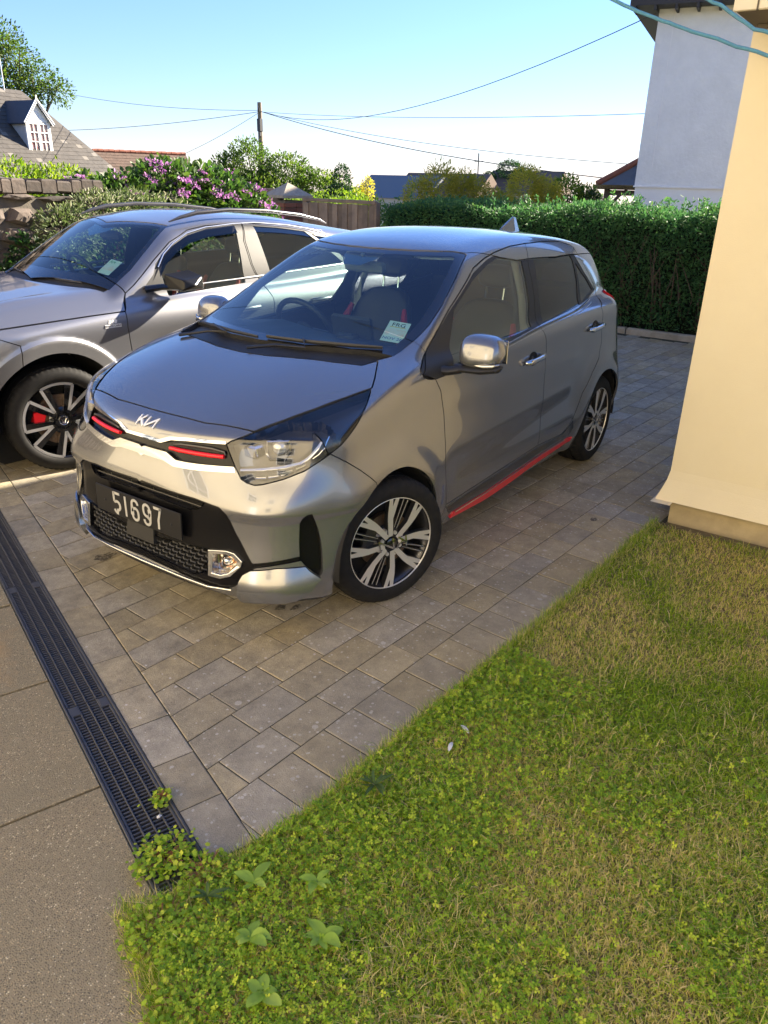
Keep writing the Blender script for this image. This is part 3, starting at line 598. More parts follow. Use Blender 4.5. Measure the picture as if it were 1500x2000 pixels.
# ================= small grey hatchback =================
KM={
 'drl':[(0.53,0.464,0.716),(0.511,0.501,0.72),(0.489,0.539,0.724),(0.444,0.602,0.734),(0.403,0.649,0.748),(0.381,0.668,0.763),(0.364,0.681,0.783),(0.348,0.69,0.802),(0.332,0.694,0.823)],
 'refl':[(0.516,0.517,0.696),(0.491,0.558,0.7),(0.462,0.595,0.708),(0.423,0.636,0.723),(0.387,0.668,0.742)],
 'hlchrome':[(0.368,0.682,0.76),(0.347,0.696,0.774),(0.327,0.707,0.795),(0.311,0.709,0.823),(0.297,0.707,0.843)],
 'redbar':[(0.592,0.151,0.751),(0.587,0.2,0.75),(0.575,0.272,0.751),(0.559,0.339,0.753),(0.545,0.389,0.755)],
 'silver':[(.655,0,.250),(.652,.227,.245),(.63,.346,.236),(.614,.461,.240)]}
def build_hatchback():
    root=empty('hatchback_car',(0,0,0),0,'small metallic grey hatchback with red grille bars and number plate 51697','car','cars parked on the block paving')
    F=kia; sh=Shell(F,(-3.06,-.02,.12),(.76,.86,1.54),.0125)
    sh.refine(lambda c:(c[:,0]>.28)&(c[:,2]>.2)&(c[:,2]<.88))
    front=lambda c,n:(c[:,0]>.05)&(n[:,0]>-.3)
    side=lambda c,n:(c[:,1]>.38)&(n[:,1]>.12)&(c[:,0]>-2.75)
    A=lambda name,reg,gap=0,frm=None:sh.apply(KF,name,reg,gap,frm)
    A('fender',lambda c,n:(c[:,1]>.3)&(c[:,2]>.14),.0022)
    A('bumper',lambda c,n:(c[:,0]>.1)&(n[:,2]<.75),.0020)
    A('hood',lambda c,n:(c[:,2]>.7)&(n[:,2]>.2),.0030)
    A('lip',front); A('intake',front); A('slot',front); A('mesh',front); A('fog',front)
    A('blade',lambda c,n:(c[:,0]>.2)&(c[:,1]>.45)); A('wing',lambda c,n:(c[:,0]>.2)&(c[:,1]>.35),.0012)
    A('grille',front); A('chrome_up',front); A('chrome_low',front)
    A('headlight',lambda c,n:(c[:,0]>0)&(c[:,1]>.3),.0022)
    A('fdoor',side,.0026); A('rdoor',side,.0026)
    A('dlo',side); A('fglass',side); A('rglass',side); A('qglass',side)
    A('sillblack',side); A('red',side)
    A('cowl',lambda c,n:(c[:,2]>.9)&(n[:,2]>.3)&(c[:,0]<.2),0)
    A('ws',lambda c,n:(c[:,2]>.9)&(n[:,2]>.3)&(c[:,0]<.2),.0018)
    b,poly=KF['ws']; 
    sh.apply(KF,'wsclear',lambda c,n:(c[:,2]>.9)&(n[:,2]>.3)&(c[:,0]<.2),0,['ws'],field=lambda V:np.maximum(sdpoly(V[:,:2],poly)+.042,(-.145-V[:,0]-.53*V[:,1]**2)*-1.))
    A('roof',lambda c,n:(c[:,2]>1.2)&(n[:,2]>.3),.0018)
    sh.apply(KF,'tail',lambda c,n:(c[:,0]<-2.70)&(c[:,1]>.42),.0015,['body'],poly=('S',[(-2.70,1.075),(-2.80,1.065),(-3.1,1.05),(-3.1,.72),(-2.885,.74),(-2.83,.90),(-2.77,1.0)]))
    sh.apply(KF,'hatch',lambda c,n:(c[:,0]<-2.6)&(n[:,0]<-.2),.0025,['body'],poly=('F',[(-.1,.5),(.55,.5),(.60,.8),(.56,1.0),(.47,1.33),(-.1,1.36)]))
    sh.apply(KF,'hatchglass',lambda c,n:(c[:,0]<-2.6)&(n[:,0]<-.2),0,['hatch'],poly=('F',[(-.1,1.0),(.48,1.0),(.42,1.28),(-.1,1.30)]))
    for wx,r in((-.015,.345),(-2.4,.338)):
        sh.apply(KF,'gone',lambda c,n:(c[:,1]>.45)&(c[:,2]<.8),0,None,field=lambda V:np.hypot(V[:,0]-wx,V[:,2]-.290)-r)
    sh.finish()
    def P(name,labels,m,off=0,fl=.012,both_=False,label=None,parent=root,**k):
        a=sh.get(labels,off,fl,**k); out=[]
        if both_: a=both(a); o=mk(name,a[0],a[1],m,parent,normals=a[2]); out=[o]
        else:
            for s in(1,-1):
                b=a if s==1 else mirror(*a); out.append(mk(name,b[0],b[1],m,parent,normals=b[2]))
        for o in out:
            if label:o['label']=label
        return out
    P('body_shell',['body'],M_PAINT,fl=.014,both_=True)
    P('bonnet',['hood'],M_PAINT,fl=.014,both_=True); P('front_bumper',['bumper'],M_PAINT,fl=.016,both_=True)
    P('fender',['fender'],M_PAINT,fl=.014); P('roof',['roof'],M_PAINT,both_=True)
    hatch=P('tailgate',['hatch'],M_PAINT,both_=True)[0]; P('rear_window',['hatchglass'],M_GL_D,fl=0,both_=True,parent=hatch)
    P('bumper_lip',['lip'],M_SAT,off=-.004,fl=.02,both_=True)
    P('intake_surround',['intake'],M_GBK,off=-.006,fl=.03,fl_up=.006,both_=True)
    a=sh.get(['wing'],.004,.020); V=a[0].copy(); t=np.clip((.365-V[:,2])/.13,0,1); k_=len(sh.get(['wing'])[0]); V[:k_]+=a[2][:k_]*(.024*t*np.clip((V[:,1]-.40)/.10,0,1))[:k_,None]; V[k_:k_+(len(V)-k_)//2]+=0
    kk=(len(V)-k_)//4; 
    for q_ in range(2):
        sl_=slice(k_+q_*kk,k_+(q_+1)*kk); gN=grad(F,a[0][sl_]); gN/=np.linalg.norm(gN,axis=1)[:,None]; V[sl_]+=gN*(.024*t*np.clip((V[:,1]-.40)/.10,0,1))[sl_][:,None]
    N_=a[2].copy(); N_[:k_]+=np.array([0,0,.26]); N_/=np.linalg.norm(N_,axis=1)[:,None]; M_WG_=mat('sky_lit_wing_paint',(.30,.305,.31),.22,.85,coat=1)  # lighter copy of the body paint, normals tilted up, imitating a sky reflection
    for q_ in((V,a[1],N_),mirror(V,a[1],N_)): mk('bumper_wing',q_[0],q_[1],M_WG_,root,normals=q_[2])
    P('air_curtain',['blade'],M_GBK,off=-.018,fl=.01,fl_up=.018)
    P('grille_panel',['grille'],M_GBK,off=-.014,fl=.01,fl_up=.014,both_=True)
    P('grille_trim',['chrome_up'],M_CHR,off=.003,fl=.012,both_=True,label='thin bright chrome strip over the grille')
    # satin lower trim with fine punched dots
    mt,nt,b=node_mat('dotted_satin_chrome'); b.inputs['Metallic'].default_value=1; b.inputs['Roughness'].default_value=.22; b.inputs['Base Color'].default_value=(.74,.75,.77,1)
    geo=nt.nodes.new('ShaderNodeNewGeometry'); wv=nt.nodes.new('ShaderNodeTexVoronoi'); wv.inputs['Scale'].default_value=170; wv.inputs['Randomness'].default_value=0
    mp=nt.nodes.new('ShaderNodeMapping'); mp.inputs['Rotation'].default_value=(math.radians(45),0,0); nt.links.new(geo.outputs['Position'],mp.inputs[0]); nt.links.new(mp.outputs[0],wv.inputs['Vector'])
    bpn=nt.nodes.new('ShaderNodeBump'); bpn.inputs['Strength'].default_value=.5; bpn.inputs['Distance'].default_value=.002; nt.links.new(wv.outputs['Distance'],bpn.inputs['Height']); nt.links.new(bpn.outputs[0],b.inputs['Normal'])
    P('grille_trim',['chrome_low'],mt,off=.004,fl=.012,both_=True,label='wide satin chrome strip under the grille')
    fd=P('front_door',['fdoor'],M_PAINT,fl=.016); rd=P('rear_door',['rdoor'],M_PAINT,fl=.016)
    mid=lambda a,b:(lambda c:(c[:,0]<a)&(c[:,0]>b))
    for i,s in enumerate((1,-1)):
        def Q(name,labels,m,off,fl,parent,sel=None):
            a=sh.get(labels,off,fl,sel=sel); a=a if s==1 else mirror(*a); return mk(name,a[0],a[1],m,parent,normals=a[2])
        Q('window_trim',['dlo'],M_SAT,-.002,.012,fd[i],mid(0,-1.52)); Q('window_trim',['dlo'],M_SAT,-.002,.012,rd[i],mid(-1.52,-3))
        Q('window',['fglass'],M_GL_S,-.006,0,fd[i]); Q('window',['rglass'],M_GL_D,-.006,0,rd[i]); Q('quarter_window',['qglass'],M_GL_D,-.006,0,rd[i])
        # chrome handle on a dished cup
        for dr,(x0,z0) in((fd[i],(-1.352,.858)),(rd[i],(-2.227,.913))):
            mb=MB(); pts=[]
            for t,h in((-.105,.006),(-.09,.024),(-.05,.033),(0,.036),(.05,.034),(.085,.026),(.10,.006)):
                pts.append(tuple(onside(F,[(x0+t,z0-t*.06)],h,s)[0]))
            mb.tube(pts,[.009,.013,.0125,.012,.0125,.014,.010],10,flat=1.15); mb.build('door_handle',M_CHR,dr)
            cup=MB(); q=[(x0+.052*math.cos(a),z0+.004+.036*math.sin(a)) for a in np.linspace(0,2*math.pi,20,endpoint=False)]
            a_=onside(F,q,.0012,s); c_=onside(F,[(x0,z0)],-.001,s)[0]; cup.add([tuple(v) for v in a_]+[tuple(c_)],[(k,(k+1)%20,20) for k in range(20)]); cup.build('handle_recess',M_DARK,dr)
        # belt line gasket with bright edge
        mb=MB(); xs=np.linspace(-.90,-2.33,24); zz=Spl([(-2.5,1.085),(-2.33,1.061),(-2.17,1.045),(-1.56,1.012),(-1.01,.975),(-.6,.942)])
        mb.tube([tuple(p) for p in onside(F,[(x,float(zz(x))-.006) for x in xs],.004,s)],.005,6); mb.build('belt_gasket',M_BLK,fd[i])
        mb=MB(); mb.tube([tuple(p) for p in onside(F,[(x,float(zz(x))-.016) for x in xs],.002,s)],.0022,6); mb.build('belt_trim',M_SATCH,fd[i])
        Q('sill_trim',['sillblack'],M_BLK,.004,.012,root); Q('sill_stripe',['red'],M_RED,.008,.014,root)
        mb=MB(); mb.tube([tuple(p) for p in onside(F,[(x,float(z)) for x,z in((-.60,.240),(-.9,.243),(-1.2,.262),(-1.54,.284),(-1.86,.288))],.010,s)],.0025,6); mb.build('sill_trim',M_SATCH,root)
        # headlamp
        hl=Q('headlamp',['headlight'],M_GL_C,0.,.004,root)
        hb=Q('lamp_housing',['headlight'],mat('lamp_housing_grey',(.060,.060,.063),.20,.55),-.050,.001,hl)
        a=sh.get(['headlight'],-.001,.052); 
        a=(a[0],a[1],a[2]); k=len(sh.get(['headlight'])[0]); T=a[1][a[1].min(1)>=k]; a=(a[0],T,a[2]); a=a if s==1 else mirror(*a); mk('lamp_rim',a[0],a[1],M_BLK,hl,normals=a[2])
        def inl(pts,off): 
            V=np.array(pts,float); N=grad(F,V); N/=np.linalg.norm(N,axis=1)[:,None]; return (V-N*off)*[1,s,1]
        mb=MB(); mb.tube([tuple(p) for p in inl(KM['drl'],.008)],[.010]*6+[.0095,.009,.006],8,flat=.6); mb.build('daytime_light',M_WHITE,hl)
        mb=MB()
        rp=inl(KM['refl'],.028)
        for k in range(4):
            a_=Vector(rp[k]).lerp(Vector(rp[k+1]),.06); b_=Vector(rp[k]).lerp(Vector(rp[k+1]),.90); mb.tube([a_,b_],[.009,.009],4,flat=.9)
        mb.build('lamp_reflector',M_REFL,hl)
        mb=MB(); mb.tube([tuple(p) for p in inl(KM['hlchrome'],.02)],.0025,6); mb.build('chrome_accent',M_CHR,hl)
        # projector: lens in a hexagonal bezel facing forwards
        c0=np.array([.418,.560,.792]); ax=Vector((.80,.58,.05)).normalized()
        Mx=frame((0,0,0),Vector((0,0,1)).cross(ax),(0,0,1)); Mx.translation=Vector((c0[0],c0[1]*s,c0[2]))
        if s<0: Mx=frame((c0[0],-c0[1],c0[2]),Vector((0,0,1)).cross(Vector((ax.x,-ax.y,ax.z))),(0,0,1))
        mb=MB(); hexo=[(-.046,.030),(-.050,-.020),(-.038,-.050),(.022,-.050),(.046,-.012),(.040,.034)]
        n=6
        mb.add([tuple(Mx@Vector((x,y,.006))) for x,y in hexo]+[tuple(Mx@Vector((x*.86,y*.86,.010))) for x,y in hexo]+[tuple(Mx@Vector((x*.80,y*.80,-.03))) for x,y in hexo],[(i,(i+1)%n,(i+1)%n+6,i+6) for i in range(n)]+[(i+6,(i+1)%n+6,(i+1)%n+12,i+12) for i in range(n)]+[tuple(range(12,18))])
        mb.build('projector_bezel',M_CHR,hl)
        mb=MB(); mb.lathe([(0,.018),(.010,.017),(.020,.012),(.028,.002),(.030,-.008)],28,axis='z'); lo=mb.build('projector_lens',glass_lens,hl); lo.matrix_local=Mx@Matrix.Translation((0,.0,-.004))
        mb=MB(); p=Vector(inl([(.497,.493,.785)],.04)[0]); mb.box(p,(.05,.055,.05),None,0,.008); mb.build('indicator_reflector',M_REFL,hl)
        # fog lamp
        y0,z0=.437,.350; ringp=[(.3692,.3971),(.4453,.4078),(.4748,.3997),(.5064,.3698),(.5025,.3492),(.4631,.3035),(.4258,.2889),(.3715,.2908)]
        fo=onfront(F,ringp,.006)*[1,s,1]; fi=onfront(F,[(y0+(a-y0)*.72,z0+(b_-z0)*.72) for a,b_ in ringp],.004)*[1,s,1]; fb=onfront(F,[(y0+(a-y0)*.66,z0+(b_-z0)*.66) for a,b_ in ringp],-.03)*[1,s,1]; fc=onfront(F,[(y0+(a-y0)*.25,z0+(b_-z0)*.25) for a,b_ in ringp],-.055)*[1,s,1]
        fx=onfront(F,ringp,-.012)*[1,s,1]
        mb=MB(); n=8; mb.add([tuple(v) for v in np.concatenate([fx,fo,fi,fb])],[(i+8*k,(i+1)%n+8*k,(i+1)%n+8*k+8,i+8*k+8) for k in range(3) for i in range(n)]); fr=mb.build('fog_lamp_bezel',M_SATCH,root)
        md=fr.modifiers.new('bevel','BEVEL'); md.width=.003; md.segments=2
        mb=MB(); mb.add([tuple(v) for v in np.concatenate([fb,fc])],[(i,(i+1)%n,(i+1)%n+8,i+8) for i in range(n)]+[tuple(range(8,16))]); mb.build('fog_reflector',M_ORF,fr)
        mb=MB(); mb.lathe([(0,.014),(.010,.012),(.017,.004),(.018,-.02)],20,axis='x'); lo=mb.build('fog_lens',M_REFL,fr); lo.location=tuple((fc.mean(0)+[.020,0.008*s,.006]))
        g=onfront(F,[(y0+(a-y0)*.71,z0+(b_-z0)*.71) for a,b_ in ringp],-.006)*[1,s,1]; mb=MB(); mb.add([tuple(v) for v in g],[tuple(range(8))]); mb.build('fog_glass',M_GL_C,fr)
        Q('tail_lamp',['tail'],M_LRED,.010,.02,root)
        # mirror
        mr=empty('door_mirror',(0,0,0) if s>0 else (-.05,.035,-.01)); mr.parent=fd[i]
        hv=mirror_housing(s); hv.data.materials.append(M_PAINT); hv.parent=mr
        mb=MB(); mb.tube([(-.455,.700*s,.955),(-.475,.745*s,.951),(-.495,.80*s,.964)],[.030,.026,.024],10,flat=.75); mb.tube([(-.500,.762*s,.975),(-.507,.80*s,.965),(-.514,.89*s,.969),(-.520,.962*s,.983),(-.520,.979*s,.994)],[.020,.040,.043,.038,.012],14,flat=.42); mb.build('mirror_base',M_SAT,mr)
        mb=MB(); mb.tube([(-.481,.868*s,.993),(-.476,.911*s,.994),(-.481,.953*s,1.000),(-.502,.977*s,1.008)],[.003,.0065,.0065,.003],8); mb.build('mirror_indicator',M_GL_IND,mr)
        mb=MB(); mb.box((-.600,.872*s,1.042),(.006,.18,.10),None,0,.002); mb.build('mirror_glass',M_CHR,mr)
        # arch liners
        for wx,r in((-.015,.348),(-2.4,.341)):
            mb=MB(); V=[];n=28
            for k in range(n+1):
                a_=math.radians(-6+192*k/n)
                for yy in(.775,.45): V.append((wx+r*math.cos(a_),yy*s,.29+r*math.sin(a_)))
            mb.add(V,[(2*k,2*k+1,2*k+3,2*k+2) for k in range(n)]); mb.add([(wx+r*math.cos(a_),.45*s,.29+r*math.sin(a_)) for a_ in np.linspace(0,2*math.pi,24,endpoint=False)],[tuple(range(24))]); mb.build('arch_liner',M_DARK,root)
    P('cowl',['cowl'],M_SAT,off=-.022,fl=.01,fl_up=.022,both_=True)
    wsg=P('windscreen',['wsclear'],M_GL_W,off=-.003,fl=0,both_=True)[0]
    P('windscreen_border',['ws'],M_BLK,off=-.003,fl=.006,both_=True,parent=wsg)
    # lower intake
    P('intake_back',['mesh','slot','fog'],M_DARK,off=-.045,fl=.001,both_=True)
    a=sh.get(['mesh','slot'],-.006,.045); k=len(sh.get(['mesh','slot'])[0]); T=a[1][a[1].min(1)>=k]; a=both((a[0],T,a[2])); mk('intake_wall',a[0],a[1],M_SAT,root,normals=a[2])
    mb=MB(); poly=np.array(KF['mesh'][1]); cw,ch=.038,.0215
    for r in range(8):
        for q in range(-12,13):
            cy=q*cw+(cw/2 if r%2 else 0); cz=.272+r*ch*.86
            if sdpoly(np.array([[abs(cy),cz]]),poly)[0]>-.004: continue
            hx=[(cy+dx*cw*.47,cz+dz*ch*.48) for dx,dz in((-1,.1),(-.72,-.8),(.72,-.8),(1,.1),(.62,.95),(-.62,.95))]
            p=onfront(F,[(abs(a_),b_) for a_,b_ in hx],-.012); p[:,1]=[h_[0] for h_ in hx]; pb=p-[.012,0,0]
            i_=p.copy(); i_[:,1]=cy+(p[:,1]-cy)*.74; i_[:,2]=cz+(p[:,2]-cz)*.60; i_[:,0]-=.004; ib=i_-[.02,0,0]
            mb.add([tuple(v) for v in np.concatenate([pb,p,i_,ib])],[(j+6*k_,(j+1)%6+6*k_,(j+1)%6+6*k_+6,j+6*k_+6) for k_ in range(3) for j in range(6)])
    mb.build('grille_mesh',M_SAT,root)
    mb=MB()
    ys=np.linspace(-.335,.335,25); sp=onfront(F,[(abs(y),.5645-.01*(abs(y)/.33)**3) for y in ys],-.014); sp[:,1]=ys; mb.tube([tuple(v) for v in sp],.0028,6,flat=2.0)
    for y in(-.204,-.068,.068,.204):
        q=onfront(F,[(abs(y),.583),(abs(y),.548)],-.016); q[:,1]=y; mb.tube([tuple(v) for v in q],.0032,6)
    mb.build('grille_bars',M_BLK,root)
    q=onfront(F,[(abs(y),z) for y,z in((-.08,.415),(.08,.415),(.085,.345),(-.085,.345))],.004); q[:,1]=[-.08,.08,.085,-.085]; mb=MB(); qq=q-[.02,0,0]; mb.add([tuple(v) for v in q]+[tuple(v) for v in qq],[(0,3,2,1),(0,1,5,4),(1,2,6,5),(2,3,7,6),(3,0,4,7)]); mb.build('sensor_cover',M_SAT,root)
    mb=MB(); pts=onfront(F,[(abs(y),z) for y,z in[(-.461,.243),(-.36,.238),(-.23,.246),(0,.250),(.23,.246),(.36,.238),(.461,.243)]],.006); pts[:,1]=[-.461,-.36,-.23,0,.23,.36,.461]; mb.tube([tuple(p) for p in pts],[.0042]*7,8); mb.build('splitter_trim',M_SATCH,root)
    for s in(1,-1):
        pts=onfront(F,[(y,z) for y,z in((.151,.7515),(.2,.7505),(.272,.7515),(.339,.753),(.394,.755))],-.004)*[1,s,1]
        mb=MB(); mb.tube([tuple(p) for p in pts],[.0085,.0095,.0095,.0095,.009],12,flat=.9); mb.build('grille_accent',M_RED,root)
        pts=onfront(F,[(y,z) for y,z in((.165,.768),(.2,.7735),(.272,.7775),(.34,.7785),(.392,.772),(.398,.762))],-.008)*[1,s,1]
        mb=MB(); mb.tube([tuple(p) for p in pts],[.004,.006,.007,.007,.005,.004],8); mb.build('grille_accent_bezel',M_RIMD,root)
    decal_lines(F,[[(y*.112,.8175+z*.090) for y,z in P_] for P_ in LOGO_LINES],.0032,mat('bright_emblem',(.88,.89,.90),.4),'emblem',root)
    # number plate
    px=float(onfront(F,[(0,.40)])[0][0])+.010
    Rp=Matrix.Rotation(math.radians(-2),3,'Y'); mb=MB(); mb.box((px-.004,0,.470),(.006,.524,.112),Rp,0,.0015); pl=mb.build('number_plate',mat('plate_black',(.014,.014,.015),.33,bump=.0002,bs=500),root)
    mb=MB(); xs=(-.134,-.070,-.002,.072,.140)
    for ch_,y in zip('51697',(-.125,-.070,-.010,.062,.130)):
        for st in DIG[ch_]: mb.prism(stroke([(p[0]*.088,p[1]*.088) for p in st],.0056),-.0002,.0012,Matrix(((0,0,1,px+.0000),(1,0,0,y),(0,1,0,.470),(0,0,0,1))))
    mb.build('plate_number',mat('silver_digits',(.62,.62,.60),.38,.35),pl)
    for y in(-.205,.205): mb=MB(); mb.lathe([(0,.004),(.005,.003),(.006,0)],12,(px,y,.466),axis='x'); mb.build('plate_screw',M_SAT,pl)
    # wipers
    for name_,pts in(('wiper',[(.02,.46,1.012),(-.02,.36,1.020),(-.065,.12,1.040)]),('wiper',[(.03,-.10,1.022),(-.03,-.20,1.034),(-.10,-.42,1.040)])): pass
    def onws(x,y,h): 
        p=ontop(F,[(x,abs(y))],h)[0]; p[1]=y; return tuple(p)
    for arm,bl in(([(.018,.02),(-.045,.13),(-.075,.27)],[(-.105,.02),(-.125,.22),(-.195,.42),(-.265,.54)]),([(-.02,-.46),(-.075,-.32),(-.085,-.22)],[(-.20,-.50),(-.145,-.36),(-.105,-.20),(-.09,-.02)])):
        mb=MB(); mb.tube([onws(x,y,.012) for x,y in arm]+[onws(bl[1][0],bl[1][1],.020)],[.013,.010,.008,.006],8,flat=.6); wp=mb.build('wiper',M_SAT,root)
        mb=MB(); mb.tube([onws(x,y,.010) for x,y in bl],[.005,.007,.007,.004],6,flat=1.3); mb.tube([onws(x,y,.002) for x,y in bl],.0022,6); mb.build('wiper_blade',M_SAT,wp)
    mb=MB(); f=[(-2.36,0,1.415),(-2.50,0,1.492),(-2.56,0,1.497),(-2.575,0,1.42)]
    V=[(-2.33,0,1.418),(-2.40,.030,1.416),(-2.50,.038,1.412),(-2.58,.030,1.408),(-2.58,-.030,1.408),(-2.50,-.038,1.412),(-2.40,-.030,1.416),(-2.44,.008,1.462),(-2.53,.005,1.500),(-2.565,.004,1.492),(-2.565,-.004,1.492),(-2.53,-.005,1.500),(-2.44,-.008,1.462)]
    mb.add([(x+.03,y,z+.008) for x,y,z in V],[(0,1,7),(1,2,8,7),(2,3,9,8),(3,4,10,9),(4,5,11,10),(5,6,12,11),(6,0,12),(0,7,12),(7,8,11,12),(8,9,10,11)],0,False); mb.build('roof_antenna',M_PAINT,root)
    # ---- cabin ----
    inner=['body','fender','hood','roof','fdoor','rdoor','dlo','cowl','ws','bumper','tail','wing','blade','hatch','lip','intake','grille','chrome_up','chrome_low','sillblack','red']
    def inn(name,sel,m,off):
        a=both(sh.get(inner,off,0,sel=sel)); a=(a[0],a[1][:,::-1],-a[2]); mk(name,a[0],a[1],m,root,normals=a[2])
    inn('headlining',lambda c:(c[:,2]>1.33)&(c[:,0]<-.9),M_HEAD,-.022)
    inn('inner_panel',lambda c:~((c[:,2]>1.33)&(c[:,0]<-.9)),M_SAT,-.024)
    mb=MB(); mb.box((-1.2,0,.22),(3.1,1.1,.05)); mb.box((-1.6,0,.30),(2.3,1.42,.10)); mb.build('floor',M_DARK,root)
    mb=MB(); ys=np.linspace(-.66,.66,13); top=[]
    for y in ys:
        k=abs(y)/.66; hood_=.035*math.exp(-((y+.34)/.17)**2)
        top.append([(-.16-.42*k*k,y,.985),(-.45,y,1.005+hood_*.2),(-.60,y,1.000+hood_),(-.68,y,.955+hood_*.4),(-.70,y,.80),(-.62,y,.55)])
    V=[p for r in top for p in r]; n=6; mb.add(V,[(i*n+j,i*n+j+1,(i+1)*n+j+1,(i+1)*n+j) for i in range(12) for j in range(n-1)],0,True); mb.build('dashboard',M_DASH,root)
    mb=MB(); mb.box((-.60,.12,1.045),(.022,.235,.125),Matrix.Rotation(math.radians(12),3,'Y'),0,.010); mb.box((-.56,.12,1.0),(.05,.10,.05),None,0,.01); mb.build('touch_screen',M_DASH,root)
    cx=Vector((-.80,-.35,.955)); tl=math.radians(62); mb=MB(); pts=[]
    for k in range(33):
        a_=2*math.pi*k/32; pts.append(cx+Vector((-math.sin(a_)*.183*math.cos(tl)*-1,math.cos(a_)*.183,math.sin(a_)*.183*math.sin(tl))))
    mb.tube(pts,.0155,10,cap=False); mb.tube([cx+Vector((.04,0,-.03)),cx+Vector((.0,0,0))],[.05,.06],12)
    for a_ in(0,math.pi,-math.pi/2): mb.tube([cx,cx+Vector((math.sin(a_)*.183*math.cos(tl),math.cos(a_)*.183,math.sin(a_)*.183*math.sin(tl)))],[.03,.015],8,flat=.5)
    mb.build('steering_wheel',M_FAB,root)
    for yy in(.36,-.36): seat(root,(-1.42,yy),False)
    mb=MB(); mb.box((-2.28,0,.60),(.5,1.2,.2),None,0,.05); mb.box((-2.52,0,.86),(.16,1.2,.52),Matrix.Rotation(math.radians(-14),3,'Y'),0,.04); rs=mb.build('rear_seat',M_FAB,root)
    for yy in(.34,-.34): mb=MB(); mb.box((-2.60,yy,1.16),(.09,.24,.15),None,0,.03); mb.build('headrest',M_FAB,rs)
    mb=MB(); mb.box((-.86,.0,1.305),(.035,.235,.062),Matrix.Rotation(.25,3,'Y'),0,.014); mb.tube([(-.86,0,1.31),(-.84,0,1.37)],.012,8); mb.build('rear_view_mirror',mat('grey_mirror_back',(.14,.15,.15),.4),root)
    mb=MB(); V=[onws(x,y,-.012) for x,y in((-.885,-.13),(-.885,.13),(-.80,.10),(-.74,.05),(-.74,-.05),(-.80,-.10))]; mb.add(V,[(0,1,2,3,4,5)]); mb.build('sensor_pod',M_BLK,root)
    # belt anchor pillar trim
    for s in(1,-1):
        mb=MB(); mb.tube([(-1.60,.47*s,1.33),(-1.585,.545*s,1.15),(-1.57,.60*s,.98),(-1.57,.62*s,.6)],[.03,.035,.045,.05],8,flat=.5); mb.build('pillar_trim',M_HEAD,root)
        mb=MB(); mb.tube([(-1.50,.50*s,1.28),(-1.49,.555*s,1.1),(-1.48,.58*s,.7)],.012,6,flat=.3); mb.build('seat_belt',M_SAT,root)
    # windscreen licence disc
    q=np.array([(-.470,.443),(-.500,.538),(-.338,.575),(-.298,.483)]); st=ontop(F,q,-.012)
    c0=Vector(st.mean(0)); xd=Vector(st[1]-st[0]); yd=Vector(st[0]-st[3]); Ms=frame(c0,xd,yd); W_,H_=.098,.148
    mb=MB(); mb.prism([(-W_/2,-H_/2),(W_/2,-H_/2),(W_/2,H_/2),(-W_/2,H_/2)],-.0005,0.0004,Ms); dk=mb.build('licence_disc',M_PAPER,root)
    mb=MB(); mb.prism([(-W_/2+.004,-.030),(W_/2-.006,-.030),(W_/2-.006,.018),(-W_/2+.004,.018)],.0004,.0008,Ms); mb.build('disc_print',M_PRINT,dk)
    for t,z,sz in(('FRG',.048,.036),('NOV 26',-.052,.026)): text_polys(t,sz,'disc_lettering',M_INK if z<0 else M_BLK,dk,Ms@Matrix.Translation((0,z,.0010)),.0002)
    mb=MB(); mb.prism([(-.036,.030),(.036,.030),(.036,.034),(-.036,.034)],.0004,.0010,Ms); mb.build('disc_rule',M_GOLD,dk)
    # wheels
    f1=wheel_small(root,(-.030,.772,.289),math.radians(-20),math.radians(68)); f2=wheel_small(root,(-.015,-.770,.289),math.pi-math.radians(20),.3)
    r1=wheel_small(root,(-2.4,.776,.289),0,math.radians(60)); r2=wheel_small(root,(-2.4,-.776,.289),math.pi,.9)
    return root,sh
def mirror_housing(s):
    mb=MB(); V=[];rings=12;seg=20
    # rounded shell: superellipse sections from inner end (near door) to outer end
    for i in range(rings+1):
        t=i/rings; y=.768+.210*t; e=(1-abs(2*t-1)**3.2)**.42 if 0<t<1 else .0
        rz=.074*e*(1-.12*t)+.002; rx=.066*e+.002; cz=1.042+.012*t-.010*t*t; cx=-.535-.012*t
        for k in range(seg):
            a=2*math.pi*k/seg; ca,sa=math.cos(a),math.sin(a); p=.72
            dx=math.copysign(abs(ca)**p,ca)*rx; dz=math.copysign(abs(sa)**p,sa)*rz
            if dx<0: dx*=.85
            V.append((cx+dx+(-.012)*(dz/.07),y*s,cz+dz))
    F=[(i*seg+k,i*seg+(k+1)%seg,(i+1)*seg+(k+1)%seg,(i+1)*seg+k) for i in range(rings) for k in range(seg)]
    F+=[tuple(range(seg)),tuple(rings*seg+k for k in range(seg))]
    mb.add(V,F,0,True); o=mb.build('mirror_housing'); md=o.modifiers.new('sub','SUBSURF'); md.levels=md.render_levels=1; return o
